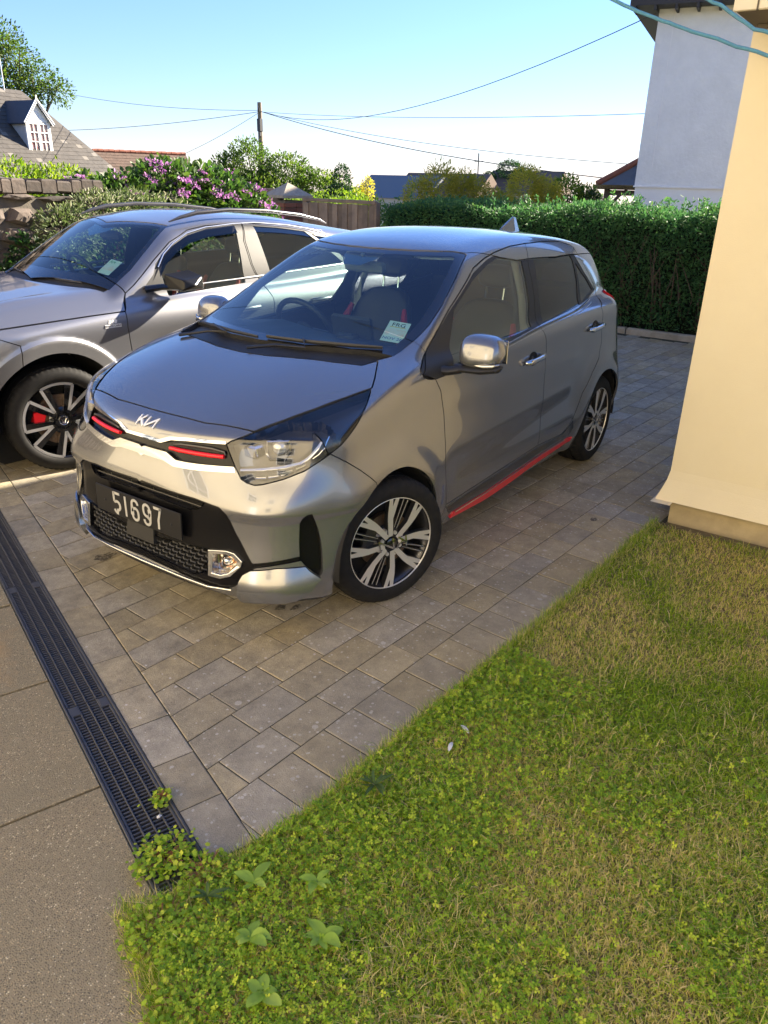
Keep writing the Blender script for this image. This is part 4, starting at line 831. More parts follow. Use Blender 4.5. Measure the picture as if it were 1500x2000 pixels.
def seat(root,xy,flip):
    x,y=xy; st=empty('front_seat',(x,y,.0)); st.parent=root
    def shape(name,rows,m,parent,sub=2):
        V=[];n=len(rows[0]); 
        for r in rows: V+=r
        F=[(i*n+j,i*n+(j+1)%n,(i+1)*n+(j+1)%n,(i+1)*n+j) for i in range(len(rows)-1) for j in range(n)]+[tuple(range(n))[::-1],tuple((len(rows)-1)*n+j for j in range(n))]
        mb=MB(); mb.add(V,F,0,True); o=mb.build(name,m,parent); md=o.modifiers.new('sub','SUBSURF'); md.levels=md.render_levels=sub; return o
    def sec(cx,cz,w,t,a): # section of the backrest: width w, thickness t, lean a
        return [(cx+dx*t*math.cos(a),yy*w,cz+dx*t*math.sin(a)) for dx,yy in((.5,-.42),(.30,-.15),(.30,.15),(.5,.42),(.35,.5),(-.5,.45),(-.5,-.45),(.35,-.5))]
    shape('backrest',[sec(.02,.52,.44,.13,-.2),sec(-.02,.65,.50,.15,-.2),sec(-.09,.85,.50,.13,-.25),sec(-.15,1.03,.42,.11,-.25),sec(-.185,1.115,.26,.08,-.25)],M_FAB,st)
    shape('seat_cushion',[[(.0,-.25,.42),(.0,.25,.42),(.0,.25,.58),(.0,-.25,.58)],[(.25,-.25,.42),(.25,.25,.42),(.25,.25,.60),(.25,-.25,.60)],[(.50,-.24,.44),(.50,.24,.44),(.50,.24,.60),(.50,-.24,.60)]],M_FAB,st,1)
    for s in(1,-1):
        mb=MB(); mb.tube([(.06,.205*s,.62),(.03,.235*s,.76),(-.015,.225*s,.90),(-.065,.195*s,1.0)],[.022,.030,.026,.014],10,flat=1.0); mb.build('red_bolster',M_FABR,st)
        mb=MB(); mb.tube([(-.19,.055*s,1.08),(-.205,.055*s,1.19)],.006,8); mb.build('headrest_post',M_CHR,st)
    shape('headrest',[[(-.25,-.12,1.155),(-.25,.12,1.155),(-.14,.12,1.16),(-.14,-.12,1.16)],[(-.27,-.135,1.23),(-.27,.135,1.23),(-.15,.135,1.23),(-.15,-.135,1.23)],[(-.265,-.11,1.30),(-.265,.11,1.30),(-.18,.11,1.30),(-.18,-.11,1.30)]],M_FAB,st)
glass_lens=mat('projector_glass',(.55,.56,.55),.04,.6,coat=1)
M_ORF,nt_,b_=node_mat('fog_reflector_amber'); b_.inputs['Metallic'].default_value=1; b_.inputs['Roughness'].default_value=.12
_g=nt_.nodes.new('ShaderNodeNewGeometry'); _w=nt_.nodes.new('ShaderNodeTexWave'); _w.inputs['Scale'].default_value=26; _w.inputs['Distortion'].default_value=2; nt_.links.new(_g.outputs['Position'],_w.inputs[0])
_r=nt_.nodes.new('ShaderNodeValToRGB'); _r.color_ramp.elements[0].color=(.50,.22,.07,1); _r.color_ramp.elements[1].color=(.75,.72,.66,1); nt_.links.new(_w.outputs['Fac'],_r.inputs[0]); nt_.links.new(_r.outputs[0],b_.inputs['Base Color'])
M_GL_IND=mat('indicator_clear',(.55,.56,.56),.08,.7,coat=1)
M_PAPER=mat('disc_paper',(.62,.74,.60),.5,c2=(.58,.74,.72),ns=25)
M_PRINT=mat('disc_colour_print',(.62,.74,.72),.5,c2=(.72,.50,.36),ns=22)
M_INK=mat('blue_ink',(.02,.06,.30),.5); M_GOLD=mat('gold_ink',(.55,.42,.08),.4)
HATCH,HSH=build_hatchback()

# ================= grey sport utility car beside it =================
def build_suv():
    root=empty('sport_utility_car',(-.242,-2.617,0),-.1124,'larger grey car with roof rails, black mirrors and black wheels beside the stone wall','car','cars parked on the block paving')
    F=suv; sh=Shell(F,(-3.55,-.02,.15),(.95,.95,1.52),.017)
    side=lambda c,n:(c[:,1]>.42)&(n[:,1]>.12)
    A=lambda name,reg,gap=0,frm=None:sh.apply(SF,name,reg,gap,frm)
    A('fender',lambda c,n:(c[:,1]>.3)&(c[:,2]>.14),.0025)
    A('hood',lambda c,n:(c[:,0]>-.6)&(c[:,2]>.75),.0035)
    A('fdoor',side,.003)
    sh.apply(SF,'rdoor',side,.003,['body'],poly=('S',[(-1.638,1.4018),(-1.6,1.2854),(-1.603,1.13),(-1.617,1.076),(-1.7,.9),(-1.66,.35),(-2.15,.36),(-2.25,.62),(-2.55,.82),(-2.62,1.05),(-2.42,1.31),(-2.2,1.37)]))
    A('dlo',side); A('fglass',side); A('rglass',side); A('qglass',side)
    sh.apply(SF,'cowl',lambda c,n:(c[:,2]>.95)&(n[:,2]>.3)&(c[:,0]<.1),0,None,field=lambda V:np.maximum(-.385-V[:,0]-.32*V[:,1]**2-.0,-(-.315-V[:,0]-.32*V[:,1]**2))+1e-6*0 if False else np.maximum(np.abs(V[:,0]+.33+.34*V[:,1]**2)-.035,np.abs(V[:,1])-.70))
    b,poly=SF['ws']; A('ws',lambda c,n:(c[:,2]>.9)&(n[:,2]>.3)&(c[:,0]<.1),.002)
    sh.apply(SF,'wsclear',lambda c,n:(c[:,2]>.9)&(n[:,2]>.3)&(c[:,0]<.1),0,['ws'],field=lambda V:np.maximum(sdpoly(V[:,:2],poly)+.038,V[:,0]+.43+.34*V[:,1]**2))
    sh.apply(SF,'roof',lambda c,n:(c[:,2]>1.2)&(n[:,2]>.3),.002,['body'],poly=('T',[(-.93,-.1),(-.93,0),(-1.0,.42),(-1.06,.545),(-1.3,.565),(-2.2,.545),(-2.7,.49),(-3.0,.45),(-3.0,-.1)]))
    for wx in(0,-2.65):
        sh.apply(SF,'cladding',lambda c,n:(c[:,1]>.5)&(c[:,2]<.95),.0,None,field=lambda V:np.hypot(V[:,0]-wx,V[:,2]-.325)-.478)
        sh.apply(SF,'gone',lambda c,n:(c[:,1]>.5)&(c[:,2]<.95),0,None,field=lambda V:np.hypot(V[:,0]-wx,V[:,2]-.325)-.408)
    sh.apply(SF,'sill',lambda c,n:(c[:,1]>.4)&(c[:,2]<.5),0,['body','fdoor','rdoor'],poly=('S',[(-.40,.42),(-2.2,.42),(-2.2,.1),(-.40,.1)]))
    sh.finish()
    def P(name,labels,m,off=0,fl=.014,both_=False,parent=root,label=None,sides=(1,-1),**k):
        a=sh.get(labels,off,fl,**k); out=[]
        if both_: a=both(a); out=[mk(name,a[0],a[1],m,parent,normals=a[2])]
        else:
            for s in sides:
                b=a if s==1 else mirror(*a); out.append(mk(name,b[0],b[1],m,parent,normals=b[2]))
        if label:
            for o in out:o['label']=label
        return out
    P('body_shell',['body'],M_PAINT2,both_=True); P('bonnet',['hood'],M_PAINT2,both_=True); P('roof',['roof'],M_PAINT2,both_=True)
    P('fender',['fender'],M_PAINT2); fd=P('front_door',['fdoor'],M_PAINT2); rd=P('rear_door',['rdoor'],M_PAINT2)
    P('wheel_arch_cladding',['cladding'],mat('grey_cladding',(.10,.10,.105),.5,bump=.0003,bs=700),off=.004,fl=.02); P('sill_cladding',['sill'],M_SAT,off=.004)
    P('cowl',['cowl'],M_SAT,off=-.02,fl=.0,both_=True)
    ws_=P('windscreen',['wsclear'],M_GL_W,off=-.003,fl=0,both_=True)[0]; P('windscreen_border',['ws'],M_BLK,off=-.003,fl=.006,both_=True,parent=ws_)
    for i,s in enumerate((1,-1)):
        def Q(name,labels,m,off,fl,parent,sel=None):
            a=sh.get(labels,off,fl,sel=sel); a=a if s==1 else mirror(*a); return mk(name,a[0],a[1],m,parent,normals=a[2])
        Q('window_trim',['dlo'],M_SAT,-.003,.012,fd[i],lambda c:c[:,0]>-1.60); Q('window_trim',['dlo'],M_SAT,-.003,.012,rd[i],lambda c:c[:,0]<=-1.60)
        Q('window',['fglass'],M_GL_S,-.007,0,fd[i]); Q('window',['rglass'],M_GL_S,-.007,0,rd[i]); Q('quarter_window',['qglass'],M_GL_D,-.006,0,rd[i])
        defl=[(-.83,1.12),(-.90,1.195),(-1.0,1.258),(-1.13,1.312),(-1.3,1.345),(-1.55,1.362)]
        mb=MB(); up_=onside(F,[(x,z+.022) for x,z in defl],.006,s); lo_=onside(F,[(x+.012,z-.030) for x,z in defl],.020,s); n=len(defl); mb.add([tuple(v) for v in np.concatenate([up_,lo_])],[(k,k+1,k+1+n,k+n) for k in range(n-1)],0,True); mb.build('rain_deflector',M_GL_D,fd[i])
        pts=[(x,z+.034) for x,z in defl]+[(-1.75,1.399),(-2.06,1.376),(-2.26,1.347),(-2.42,1.31)]
        mb=MB(); mb.tube([tuple(v) for v in onside(F,pts,.003,s)],.0055,6,flat=.8); mb.build('window_frame_trim',M_SATCH,fd[i])
        mb=MB(); mb.tube([tuple(v) for v in onside(F,[(-.70,1.022),(-.9,1.027),(-1.6,1.047),(-2.4,1.075),(-2.9,1.095)],.004,s)],.0055,6); mb.build('belt_trim',M_SATCH,fd[i])
        for dr,x0 in((fd[i],-1.455),(rd[i],-2.18)):
            mb=MB(); mb.tube([tuple(onside(F,[(x0+t,.850)],h,s)[0]) for t,h in((-.10,.004),(-.08,.028),(0,.036),(.08,.028),(.10,.004))],[.012,.015,.015,.015,.012],10,flat=1.1); mb.build('door_handle',M_PAINT2,dr)
        mr=empty('door_mirror',(0,0,0)); mr.parent=fd[i]
        V=[(-.80,.865,1.035),(-.82,1.045,1.035),(-.80,.865,1.125),(-.83,1.035,1.100),(-.99,.875,1.03),(-.99,1.03,1.035),(-.99,.875,1.14),(-.99,1.02,1.115),(-.88,.84,1.08),(-.89,1.075,1.065)]
        V=[(x,y*s,z) for x,y,z in V]; mb=MB(); mb.add(V,[(0,1,9,3,2,8),(4,6,7,5),(0,4,5,1),(2,3,7,6),(1,5,9),(5,7,9),(7,3,9),(0,8,4),(8,6,4),(8,2,6)]); bmh=bmesh.new(); [bmh.verts.new(v) for v in V]; bmesh.ops.convex_hull(bmh,input=bmh.verts); me=bpy.data.meshes.new('mirror_housing'); bmh.to_mesh(me); bmh.free(); me.materials.append(mat('mirror_black',(.009,.009,.010),.28,spec=.3) if 'mirror_black' not in bpy.data.materials else bpy.data.materials['mirror_black']); o=bpy.data.objects.new('mirror_housing',me); COL.objects.link(o); o.parent=mr; md=o.modifiers.new('b','BEVEL'); md.width=.010; md.segments=3
        mb=MB(); mb.tube([(-.70,.80*s,1.03),(-.78,.86*s,1.045),(-.90,.90*s,1.040)],[.035,.030,.03],10,flat=.7); mb.build('mirror_base',M_BLK,mr)
        # rails: the same satin grey on both sides
        mb=MB(); R_=[(-1.06,.582,1.418),(-1.15,.587,1.445),(-1.28,.592,1.472),(-1.55,.597,1.488),(-1.9,.592,1.478),(-2.25,.572,1.445),(-2.48,.56,1.405),(-2.56,.555,1.375)]
        mb.tube([(x,y*s,z) for x,y,z in R_],[.004,.012,.015,.015,.015,.014,.010,.004],10,flat=1.0)
        mb.build('roof_rail',mat('rail_grey',(.10,.10,.11),.3,.6),root)
        for wx in(0,-2.65):
            mb=MB(); V=[];n=28;r=.412
            for k in range(n+1):
                a_=math.radians(-6+192*k/n)
                for yy in(.87,.5): V.append((wx+r*math.cos(a_),yy*s,.325+r*math.sin(a_)))
            mb.add(V,[(2*k,2*k+1,2*k+3,2*k+2) for k in range(n)]); mb.add([(wx+r*math.cos(a_),.5*s,.325+r*math.sin(a_)) for a_ in np.linspace(0,2*math.pi,24,endpoint=False)],[tuple(range(24))]); mb.build('arch_liner',M_DARK,root)
    # badge on the wing: small flag plaque
    bx,bz=-.395,.848; mb=MB()
    q=[(bx-.055,bz-.012),(bx+.055,bz-.012),(bx+.055,bz+.008),(bx-.055,bz+.008)]
    o=decal(F,[q],mat('badge_silver',(.70,.71,.73),.4,.2),'badge',root,'S',.001,.002)
    c_=onside(F,[(bx,bz-.002)],.0045)[0]; text_polys('MONTE CARLO',.0165,'badge_lettering',M_BLK,o,frame(c_,(-1,0,0),(0,0,1)),.0004)
    decal(F,[[(bx-.025+.02*k,bz+.012),(bx-.010+.02*k,bz+.012),(bx-.018+.02*k,bz+.034),(bx-.033+.02*k,bz+.030)] for k in range(3)],bpy.data.materials['badge_silver'],'badge_flags',o,'S',.001,.002)
    inner=['body','fender','hood','roof','fdoor','rdoor','dlo','cowl','ws','cladding','sill']
    a=both(sh.get(inner,-.024,0)); a=(a[0],a[1][:,::-1],-a[2]); mk('inner_panel',a[0],a[1],M_SAT,root,normals=a[2])
    mb=MB(); mb.box((-1.4,0,.28),(3.6,1.3,.05)); mb.build('floor',M_DARK,root)
    mb=MB(); V=[]
    for y in np.linspace(-.72,.72,9):
        k=(y/.72)**2; V+=[(-.40-.22*k,y,1.0),(-.70,y,1.005),(-.80,y,.98),(-.82,y,.6)]
    mb.add(V,[(i*4+j,i*4+j+1,(i+1)*4+j+1,(i+1)*4+j) for i in range(8) for j in range(3)],0,True); mb.build('dashboard',M_DASH,root)
    cx=Vector((-.93,-.37,.985)); tl=math.radians(62); mb=MB(); mb.tube([cx+Vector((math.sin(a_)*.185*math.cos(tl),math.cos(a_)*.185,math.sin(a_)*.185*math.sin(tl))) for a_ in np.linspace(0,2*math.pi,33)],.016,10,cap=False); mb.tube([cx+Vector((.04,0,-.03)),cx],[.05,.07],12); mb.tube([cx,cx+Vector((0,.185,0))],.014,6); mb.tube([cx,cx-Vector((0,.185,0))],.014,6); mb.build('steering_wheel',M_FAB,root)
    for yy in(.38,-.38): seat(root,(-1.56,yy),False)
    mb=MB(); V=[tuple(v) for v in ontop(F,[(-.95,.0),(-.97,.16),(-.85,.13),(-.78,.0)],-.012)]; V+= [(x,-y,z) for x,y,z in V[1:3]]; mb.add(V,[(0,1,2,3),(0,3,5,4)]); mb.build('sensor_pod',M_BLK,root)
    mb=MB(); mb.box((-.96,0,1.30),(.035,.24,.065),None,0,.014); mb.build('rear_view_mirror',M_SAT,root)
    q=[(-.535,.475),(-.57,.585),(-.70,.56),(-.66,.45)]; st=ontop(F,[(-.60,.505),(-.62,.60),(-.70,.575),(-.68,.48)],-.010)
    xd=Vector(st[1]-st[0]); yd=Vector(st[3]-st[0]); Ms=frame(Vector(ontop(F,[(-.615,.535)],-.010)[0]),xd,yd); mb=MB(); mb.prism([(-.05,-.07),(.05,-.07),(.05,.07),(-.05,.07)],-.0005,.0005,Ms); dk=mb.build('licence_disc',M_PAPER,root)
    mb=MB(); mb.prism([(-.045,-.03),(.045,-.03),(.045,.018),(-.045,.018)],.0005,.0010,Ms); mb.build('disc_print',M_PRINT,dk); text_polys('RM',.034,'disc_lettering',mat('green_ink',(.03,.25,.08),.5),dk,Ms@Matrix.Translation((-.015,.046,.001)),.0002)
    for loc,rz,sp in(((0,.885,.322),-.20,.25),((0,-.885,.322),math.pi-.2,0),((-2.65,.885,.322),0,1.),((-2.65,-.885,.322),math.pi,.5)): wheel_big(root,loc,rz,sp)
    return root
def wheel_big(parent,loc,rz,spin):
    w_=empty('wheel',loc,rz); w_.parent=parent
    tyre_mesh(w_,.322,.236,.215)
    rim=MB(); rim.lathe([(.238,.002),(.238,-.012),(.226,-.022),(.216,-.06),(.21,-.19)],72,mi=1); rim.lathe([(.2395,.004),(.2405,0),(.236,-.004),(.2335,.001)],96,mi=1,close=True)
    for k in range(5):
        A=spin+2*math.pi*k/5; h=math.radians(24); inn_=math.radians(36)
        apL=polar(.072,A-inn_); apR=polar(.072,A+inn_)
        ar=[polar(.228,A+t) for t in np.linspace(-h,h,9)]
        # black blade behind, pierced look from two beams and a rim arc
        for sg in(-1,1):
            a0=polar(.055,A+sg*inn_*.95); a1=polar(.226,A+sg*h*.92); a2=polar(.226,A+sg*h*.52); a3=polar(.05,A+sg*.15)
            rim.prism([a0,a1,a2,a3],.0,.035,RX90,1)
        w=.0085; L=stroke([apL,ar[0]],w)
        rim.prism(stroke([apL,ar[0]],w),-.003,.004,RX90,0); rim.prism(stroke([apR,ar[-1]],w),-.003,.004,RX90,0); rim.prism(stroke(ar,.0075),-.0030,.004,RX90,0)
        rim.prism([polar(.222,A-h),polar(.236,A-h),polar(.237,A),polar(.236,A+h),polar(.222,A+h),polar(.222,A)],.004,.03,RX90,1)
        p=polar(.052,A); rim.lathe([(0,.000),(.009,0),(.011,-.004),(.011,-.03)],14,(p[0],0,p[1]),mi=1)
    rim.lathe([(0,-.006),(.07,-.006),(.082,-.014),(.082,-.06)],48,mi=1); rim.build('rim',None,w_,mats=[mat('silver_rim_edge',(.55,.55,.56),.35,.6),M_BLK])
    cp=MB(); cp.lathe([(0,.003),(.026,.003),(.031,.0005),(.032,-.01)],32); co=cp.build('centre_cap',M_BLK,w_); lg=MB(); lg.lathe([(.023,.0035),(.025,.0050),(.0275,.0045),(.0285,.002)],36)
    for x in(-.009,0,.009): lg.tube([(x*.4,.0045,-.016),(x,.0045,.0),(x*1.5,.0045,.013)],.0022,6)
    lg.tube([(-.012,.0045,-.008),(.0,.0045,-.014),(.012,.0045,-.008)],.002,6); lg.build('emblem',M_CHR,co)
    brake(w_,.155,True)
SUV=build_suv()

# ================= ground =================
def paver_mat():
    m,nt,b=node_mat('concrete_paver'); L=nt.links;N=nt.nodes; geo=N.new('ShaderNodeNewGeometry')
    def noise(s,d=6,r=.6):
        n=N.new('ShaderNodeTexNoise'); n.inputs['Scale'].default_value=s; n.inputs['Detail'].default_value=d; n.inputs['Roughness'].default_value=r; L.new(geo.outputs['Position'],n.inputs['Vector']); return n.outputs['Fac']
    def ramp(f,a,b_,ca,cb):
        r=N.new('ShaderNodeMapRange'); r.inputs[1].default_value=a; r.inputs[2].default_value=b_; r.inputs[3].default_value=ca; r.inputs[4].default_value=cb; L.new(f,r.inputs[0]); return r.outputs[0]
    def mix(f,a,b_):
        x=N.new('ShaderNodeMix'); x.data_type='RGBA'; L.new(f,x.inputs[0])
        for i,c in((6,a),(7,b_)):
            if isinstance(c,tuple): x.inputs[i].default_value=(*c,1)
            else: L.new(c,x.inputs[i])
        return x.outputs[2]
    def math_(op,a,b_=None):
        x=N.new('ShaderNodeMath'); x.operation=op
        for i,v in((0,a),(1,b_)):
            if v is None: continue
            if isinstance(v,(int,float)): x.inputs[i].default_value=v
            else: L.new(v,x.inputs[i])
        return x.outputs[0]
    base=mix(ramp(noise(2.2),.3,.7,0,1),(.52,.44,.29),(.375,.33,.235))
    base=mix(ramp(noise(260,2),.50,.72,0,.8),base,(.58,.51,.41)); base=mix(ramp(noise(330,2,.8),.56,.70,0,.85),base,(.085,.075,.062))
    base=mix(ramp(noise(11,10,.8),.40,.70,0,.72),base,(.13,.118,.092))
    v=N.new('ShaderNodeTexVoronoi'); v.inputs['Scale'].default_value=52; L.new(geo.outputs['Position'],v.inputs['Vector']); sp=N.new('ShaderNodeSeparateColor'); L.new(v.outputs['Color'],sp.inputs[0])
    dot=N.new('ShaderNodeVectorMath'); dot.operation='DOT_PRODUCT'; L.new(geo.outputs['Position'],dot.inputs[0]); dot.inputs[1].default_value=(.07,.9976,0)
    near=ramp(dot.outputs['Value'],.20,1.20,.975,.45)
    sel=math_('GREATER_THAN',sp.outputs[0],near); wob=noise(300,3); rad=math_('ADD',ramp(sp.outputs[1],0,1,.0012,.0062),math_('MULTIPLY',math_('SUBTRACT',wob,.5),.008))
    spot=math_('MULTIPLY',sel,math_('LESS_THAN',math_('MULTIPLY',v.outputs['Distance'],1/52.),rad))
    # lichen rounds are 5 to 15 mm wide
    base=mix(spot,base,(.60,.56,.49))
    v2=N.new('ShaderNodeTexVoronoi'); v2.inputs['Scale'].default_value=16; L.new(geo.outputs['Position'],v2.inputs['Vector']); s2=N.new('ShaderNodeSeparateColor'); L.new(v2.outputs['Color'],s2.inputs[0])
    spot2=math_('MULTIPLY',math_('GREATER_THAN',s2.outputs[0],ramp(dot.outputs['Value'],.3,1.2,.97,.55)),math_('LESS_THAN',v2.outputs['Distance'],math_('ADD',ramp(s2.outputs[1],0,1,.08,.22),math_('MULTIPLY',math_('SUBTRACT',wob,.5),.18))))
    base=mix(math_('MULTIPLY',spot2,.8),base,(.58,.54,.47))
    base=mix(ramp(dot.outputs['Value'],.55,1.25,0,.42),base,mix(ramp(noise(5,8,.7),.35,.65,0,1),(.22,.20,.145),(.40,.355,.25)))
    oi=N.new('ShaderNodeObjectInfo'); at=N.new('ShaderNodeAttribute'); at.attribute_name='tone'
    fr=math_('FRACT',math_('ADD',oi.outputs['Random'],at.outputs['Fac']))
    hv=N.new('ShaderNodeHueSaturation'); L.new(ramp(fr,0,1,.88,1.12),hv.inputs['Value']); L.new(ramp(math_('FRACT',math_('MULTIPLY',fr,7.3)),0,1,.75,1.3),hv.inputs['Saturation']); L.new(base,hv.inputs['Color']); L.new(hv.outputs[0],b.inputs['Base Color'])
    b.inputs['Roughness'].default_value=.82
    bp=N.new('ShaderNodeBump'); bp.inputs['Distance'].default_value=.0025; bp.inputs['Strength'].default_value=.9; L.new(math_('ADD',noise(230,3),noise(40,3)),bp.inputs['Height']); L.new(bp.outputs[0],b.inputs['Normal'])
    return m
M_PAV=paver_mat()
U=np.array([.9976,-.070]); NV=np.array([.070,.9976]); O=np.array([.749,1.080])          # paving rows run along U, soldier course on the lawn side
DV=np.array([.333,.943]); DV/=np.linalg.norm(DV); DN=np.array([DV[1],-DV[0]]); DO=np.array([1.17,.264])  # drain line
def clip(poly,p,n):
    out=[];k=len(poly)
    for i in range(k):
        a,b=poly[i],poly[(i+1)%k]; da,db=(a-p)@n,(b-p)@n
        if da<=0: out.append(a)
        if (da<0)!=(db<0) and abs(da-db)>1e-9: out.append(a+(b-a)*da/(da-db))
    return out
def area(p): return .5*sum(p[i][0]*p[(i+1)%len(p)][1]-p[(i+1)%len(p)][0]*p[i][1] for i in range(len(p)))
def inset(poly,d):
    n=len(poly); out=[]
    for i in range(n):
        a,b,c=poly[i-1],poly[i],poly[(i+1)%n]; e1=(b-a)/max(np.linalg.norm(b-a),1e-9); e2=(c-b)/max(np.linalg.norm(c-b),1e-9)
        n1=np.array([-e1[1],e1[0]]); n2=np.array([-e2[1],e2[0]]); m_=n1+n2; m_/=max(m_@n1,.35); out.append(b+m_*d)
    return out
def paver_geo(poly,dz=0.,tilt=(0,0)):
    c=sum(poly)/len(poly); a=inset(poly,.0022); b=inset(poly,.0052); n=len(poly); h=lambda p:dz+tilt[0]*(p[0]-c[0])+tilt[1]*(p[1]-c[1])
    # worn arrises: small irregular nicks along the top edge
    V=[(p[0],p[1],-.03) for p in a]+[(p[0],p[1],h(p)-.0016) for p in a]+[(p[0]+rnd.uniform(-.0008,.0008),p[1]+rnd.uniform(-.0008,.0008),h(p)) for p in b]
    F=[(i,(i+1)%n,(i+1)%n+n,i+n) for i in range(n)]+[(i+n,(i+1)%n+n,(i+1)%n+2*n,i+2*n) for i in range(n)]+[tuple(range(2*n,3*n))]
    return V,F
BL,BW=.222,.1485
polys=[]
LAWNEDGE=lambda x:1.0
inner_p=DO-DN*.2155; inner_n=DN
for r in range(-44,1):
    v0=r*BW if r<1 else 0
    for q in range(-42,6):
        if r==0: pass
    if r==0: continue
    ph=(0.141*(r%2)+.018*((r*7)%5-2))
    for q in range(-40,5):
        u0=q*BL+ph; P=[O+U*(u0)+NV*(r*BW),O+U*(u0+BL)+NV*(r*BW),O+U*(u0+BL)+NV*(r*BW+BW),O+U*u0+NV*(r*BW+BW)]
        P=clip(P,inner_p,inner_n)
        if len(P)>2 and area(P)>.0003: polys.append(P)
for q in range(-56,6):        # soldier course along the lawn
    P=[O+U*(q*BW+.05)+NV*0,O+U*((q+1)*BW+.05)+NV*0,O+U*((q+1)*BW+.05)+NV*BL,O+U*(q*BW+.05)+NV*BL]
    P=clip(P,inner_p,inner_n)
    if len(P)>2 and area(P)>.0003: polys.append(P)
for q in range(-26,5):        # stretcher course along the drain
    t0=-.163+q*.2205; a=DO-DN*.2155; b=DO-DN*.0785
    P=[a+DV*t0,b+DV*t0,b+DV*(t0+.2205),a+DV*(t0+.2205)]
    P=clip(P,O+NV*(BL*(1.0)),NV)
    if len(P)>2 and area(P)>.0003: polys.append(P)
polys=[[np.array(p) for p in (P if area(P)>0 else P[::-1])] for P in polys]
keep=[]
for P in polys:
    c=sum(P)/len(P)
    if c[0]<-7.25 or c[1]<-4.55 or (c[0]<-1.72 and c[1]>1.46): continue
    keep.append((math.dist(c,(2.38,2.40)),P,c))
keep.sort(key=lambda k:k[0])
_be=[DO-DN*.079+DV*t for t in(-5.6,1.16)]
bed=mk('driveway',[(_be[0][0],_be[0][1],-.0034),(_be[1][0],_be[1][1],-.0034),(1.1,1.30,-.0034),(-7.3,1.9,-.0034),(-7.3,-5,-.0034)],[(0,1,2,3,4)],mat('joint_sand',(.055,.047,.032),.95,c2=(.035,.040,.022),ns=9,bump=.002,bs=150)); tag(bed,kind='structure')
shared={}; bits=MB(); tones=[]; cnt=0
def hidden(c): return (-2.9<c[0]<.45 and -.72<c[1]<.60) or (-3.2<c[0]<.2 and -4.4<c[1]<-1.95)
for d,P,c in keep:
    dz=rnd.uniform(-.0012,.0008); tl=(rnd.uniform(-.004,.004),rnd.uniform(-.004,.004))
    if cnt<299 and not hidden(c):
        full=len(P)==4 and abs(area(P)-BL*BW)<1e-5; key=None
        if full:
            e=P[1]-P[0]; key=(round(math.atan2(e[1],e[0]),2),round(float(np.linalg.norm(e)),3))
        if full and key in shared:
            o=bpy.data.objects.new('paver',shared[key]); COL.objects.link(o); o.location=(c[0],c[1],dz); o.rotation_euler=(tl[1],-tl[0],0)
        else:
            V,F=paver_geo([p-c for p in P]); o=mk('paver',V,F,M_PAV); o.location=(c[0],c[1],dz); o.rotation_euler=(tl[1],-tl[0],0)
            if full: shared[key]=o.data
        o.parent=bed; cnt+=1
    else:
        V,F=paver_geo(P,dz,tl); bits.add(V,F); tones+=[rnd.random()]*len(F)
o=bits.build('far_pavers',M_PAV,bed); o['kind']='stuff'; at=o.data.attributes.new('tone','FLOAT','FACE'); at.data.foreach_set('value',tones)
# ---- concrete apron left of the drain ----
m,nt,b=node_mat('exposed_aggregate'); L=nt.links;N=nt.nodes; geo=N.new('ShaderNodeNewGeometry'); M_AGG=m
def vor(s):
    v=N.new('ShaderNodeTexVoronoi'); v.inputs['Scale'].default_value=s; L.new(geo.outputs['Position'],v.inputs['Vector']); return v
def nz(s,d=6):
    n=N.new('ShaderNodeTexNoise'); n.inputs['Scale'].default_value=s; n.inputs['Detail'].default_value=d; n.inputs['Roughness'].default_value=.65; L.new(geo.outputs['Position'],n.inputs['Vector']); return n
def mr(f,a,b_,c,d):
    r=N.new('ShaderNodeMapRange'); r.inputs[1].default_value=a; r.inputs[2].default_value=b_; r.inputs[3].default_value=c; r.inputs[4].default_value=d; L.new(f,r.inputs[0]); return r.outputs[0]
def mx(f,a,c):
    x=N.new('ShaderNodeMix'); x.data_type='RGBA'; L.new(f,x.inputs[0])
    for i,q in((6,a),(7,c)):
        if isinstance(q,tuple): x.inputs[i].default_value=(*q,1)
        else: L.new(q,x.inputs[i])
    return x.outputs[2]
v1=vor(210); s1=N.new('ShaderNodeSeparateColor'); L.new(v1.outputs['Color'],s1.inputs[0])
cr=N.new('ShaderNodeValToRGB'); cr.color_ramp.interpolation='CONSTANT'
for i,(p,c) in enumerate([(0,(.10,.09,.08)),(.3,(.17,.15,.12)),(.55,(.23,.20,.155)),(.75,(.27,.22,.16)),(.87,(.42,.36,.28)),(.95,(.60,.56,.49))]):
    e=cr.color_ramp.elements[i] if i<2 else cr.color_ramp.elements.new(p); e.position=p; e.color=(*c,1)
L.new(s1.outputs[0],cr.inputs[0]); col=mx(mr(v1.outputs['Distance'],.25,.62,0,1),cr.outputs[0],(.24,.21,.17))
col=mx(mr(nz(4.5,10).outputs['Fac'],.42,.66,0,.72),col,(.20,.18,.145)); col=mx(mr(nz(1.1,9).outputs['Fac'],.60,.70,0,.6),col,(.36,.24,.13))
col=mx(mr(nz(.01).outputs['Fac'],0,1,1,1),col,col); _t=N.new('ShaderNodeMix'); _t.data_type='RGBA'; _t.blend_type='MULTIPLY'; _t.inputs[0].default_value=1; L.new(col,_t.inputs[6]); _t.inputs[7].default_value=(1.28,1.20,.90,1); L.new(_t.outputs[2],b.inputs['Base Color']); b.inputs['Roughness'].default_value=.9
bp=N.new('ShaderNodeBump'); bp.inputs['Distance'].default_value=.0013; L.new(mr(v1.outputs['Distance'],0,.6,1,0),bp.inputs['Height']); L.new(bp.outputs[0],b.inputs['Normal'])
_ae=[DO+DN*.079+DV*t for t in(-6.5,1.10)]
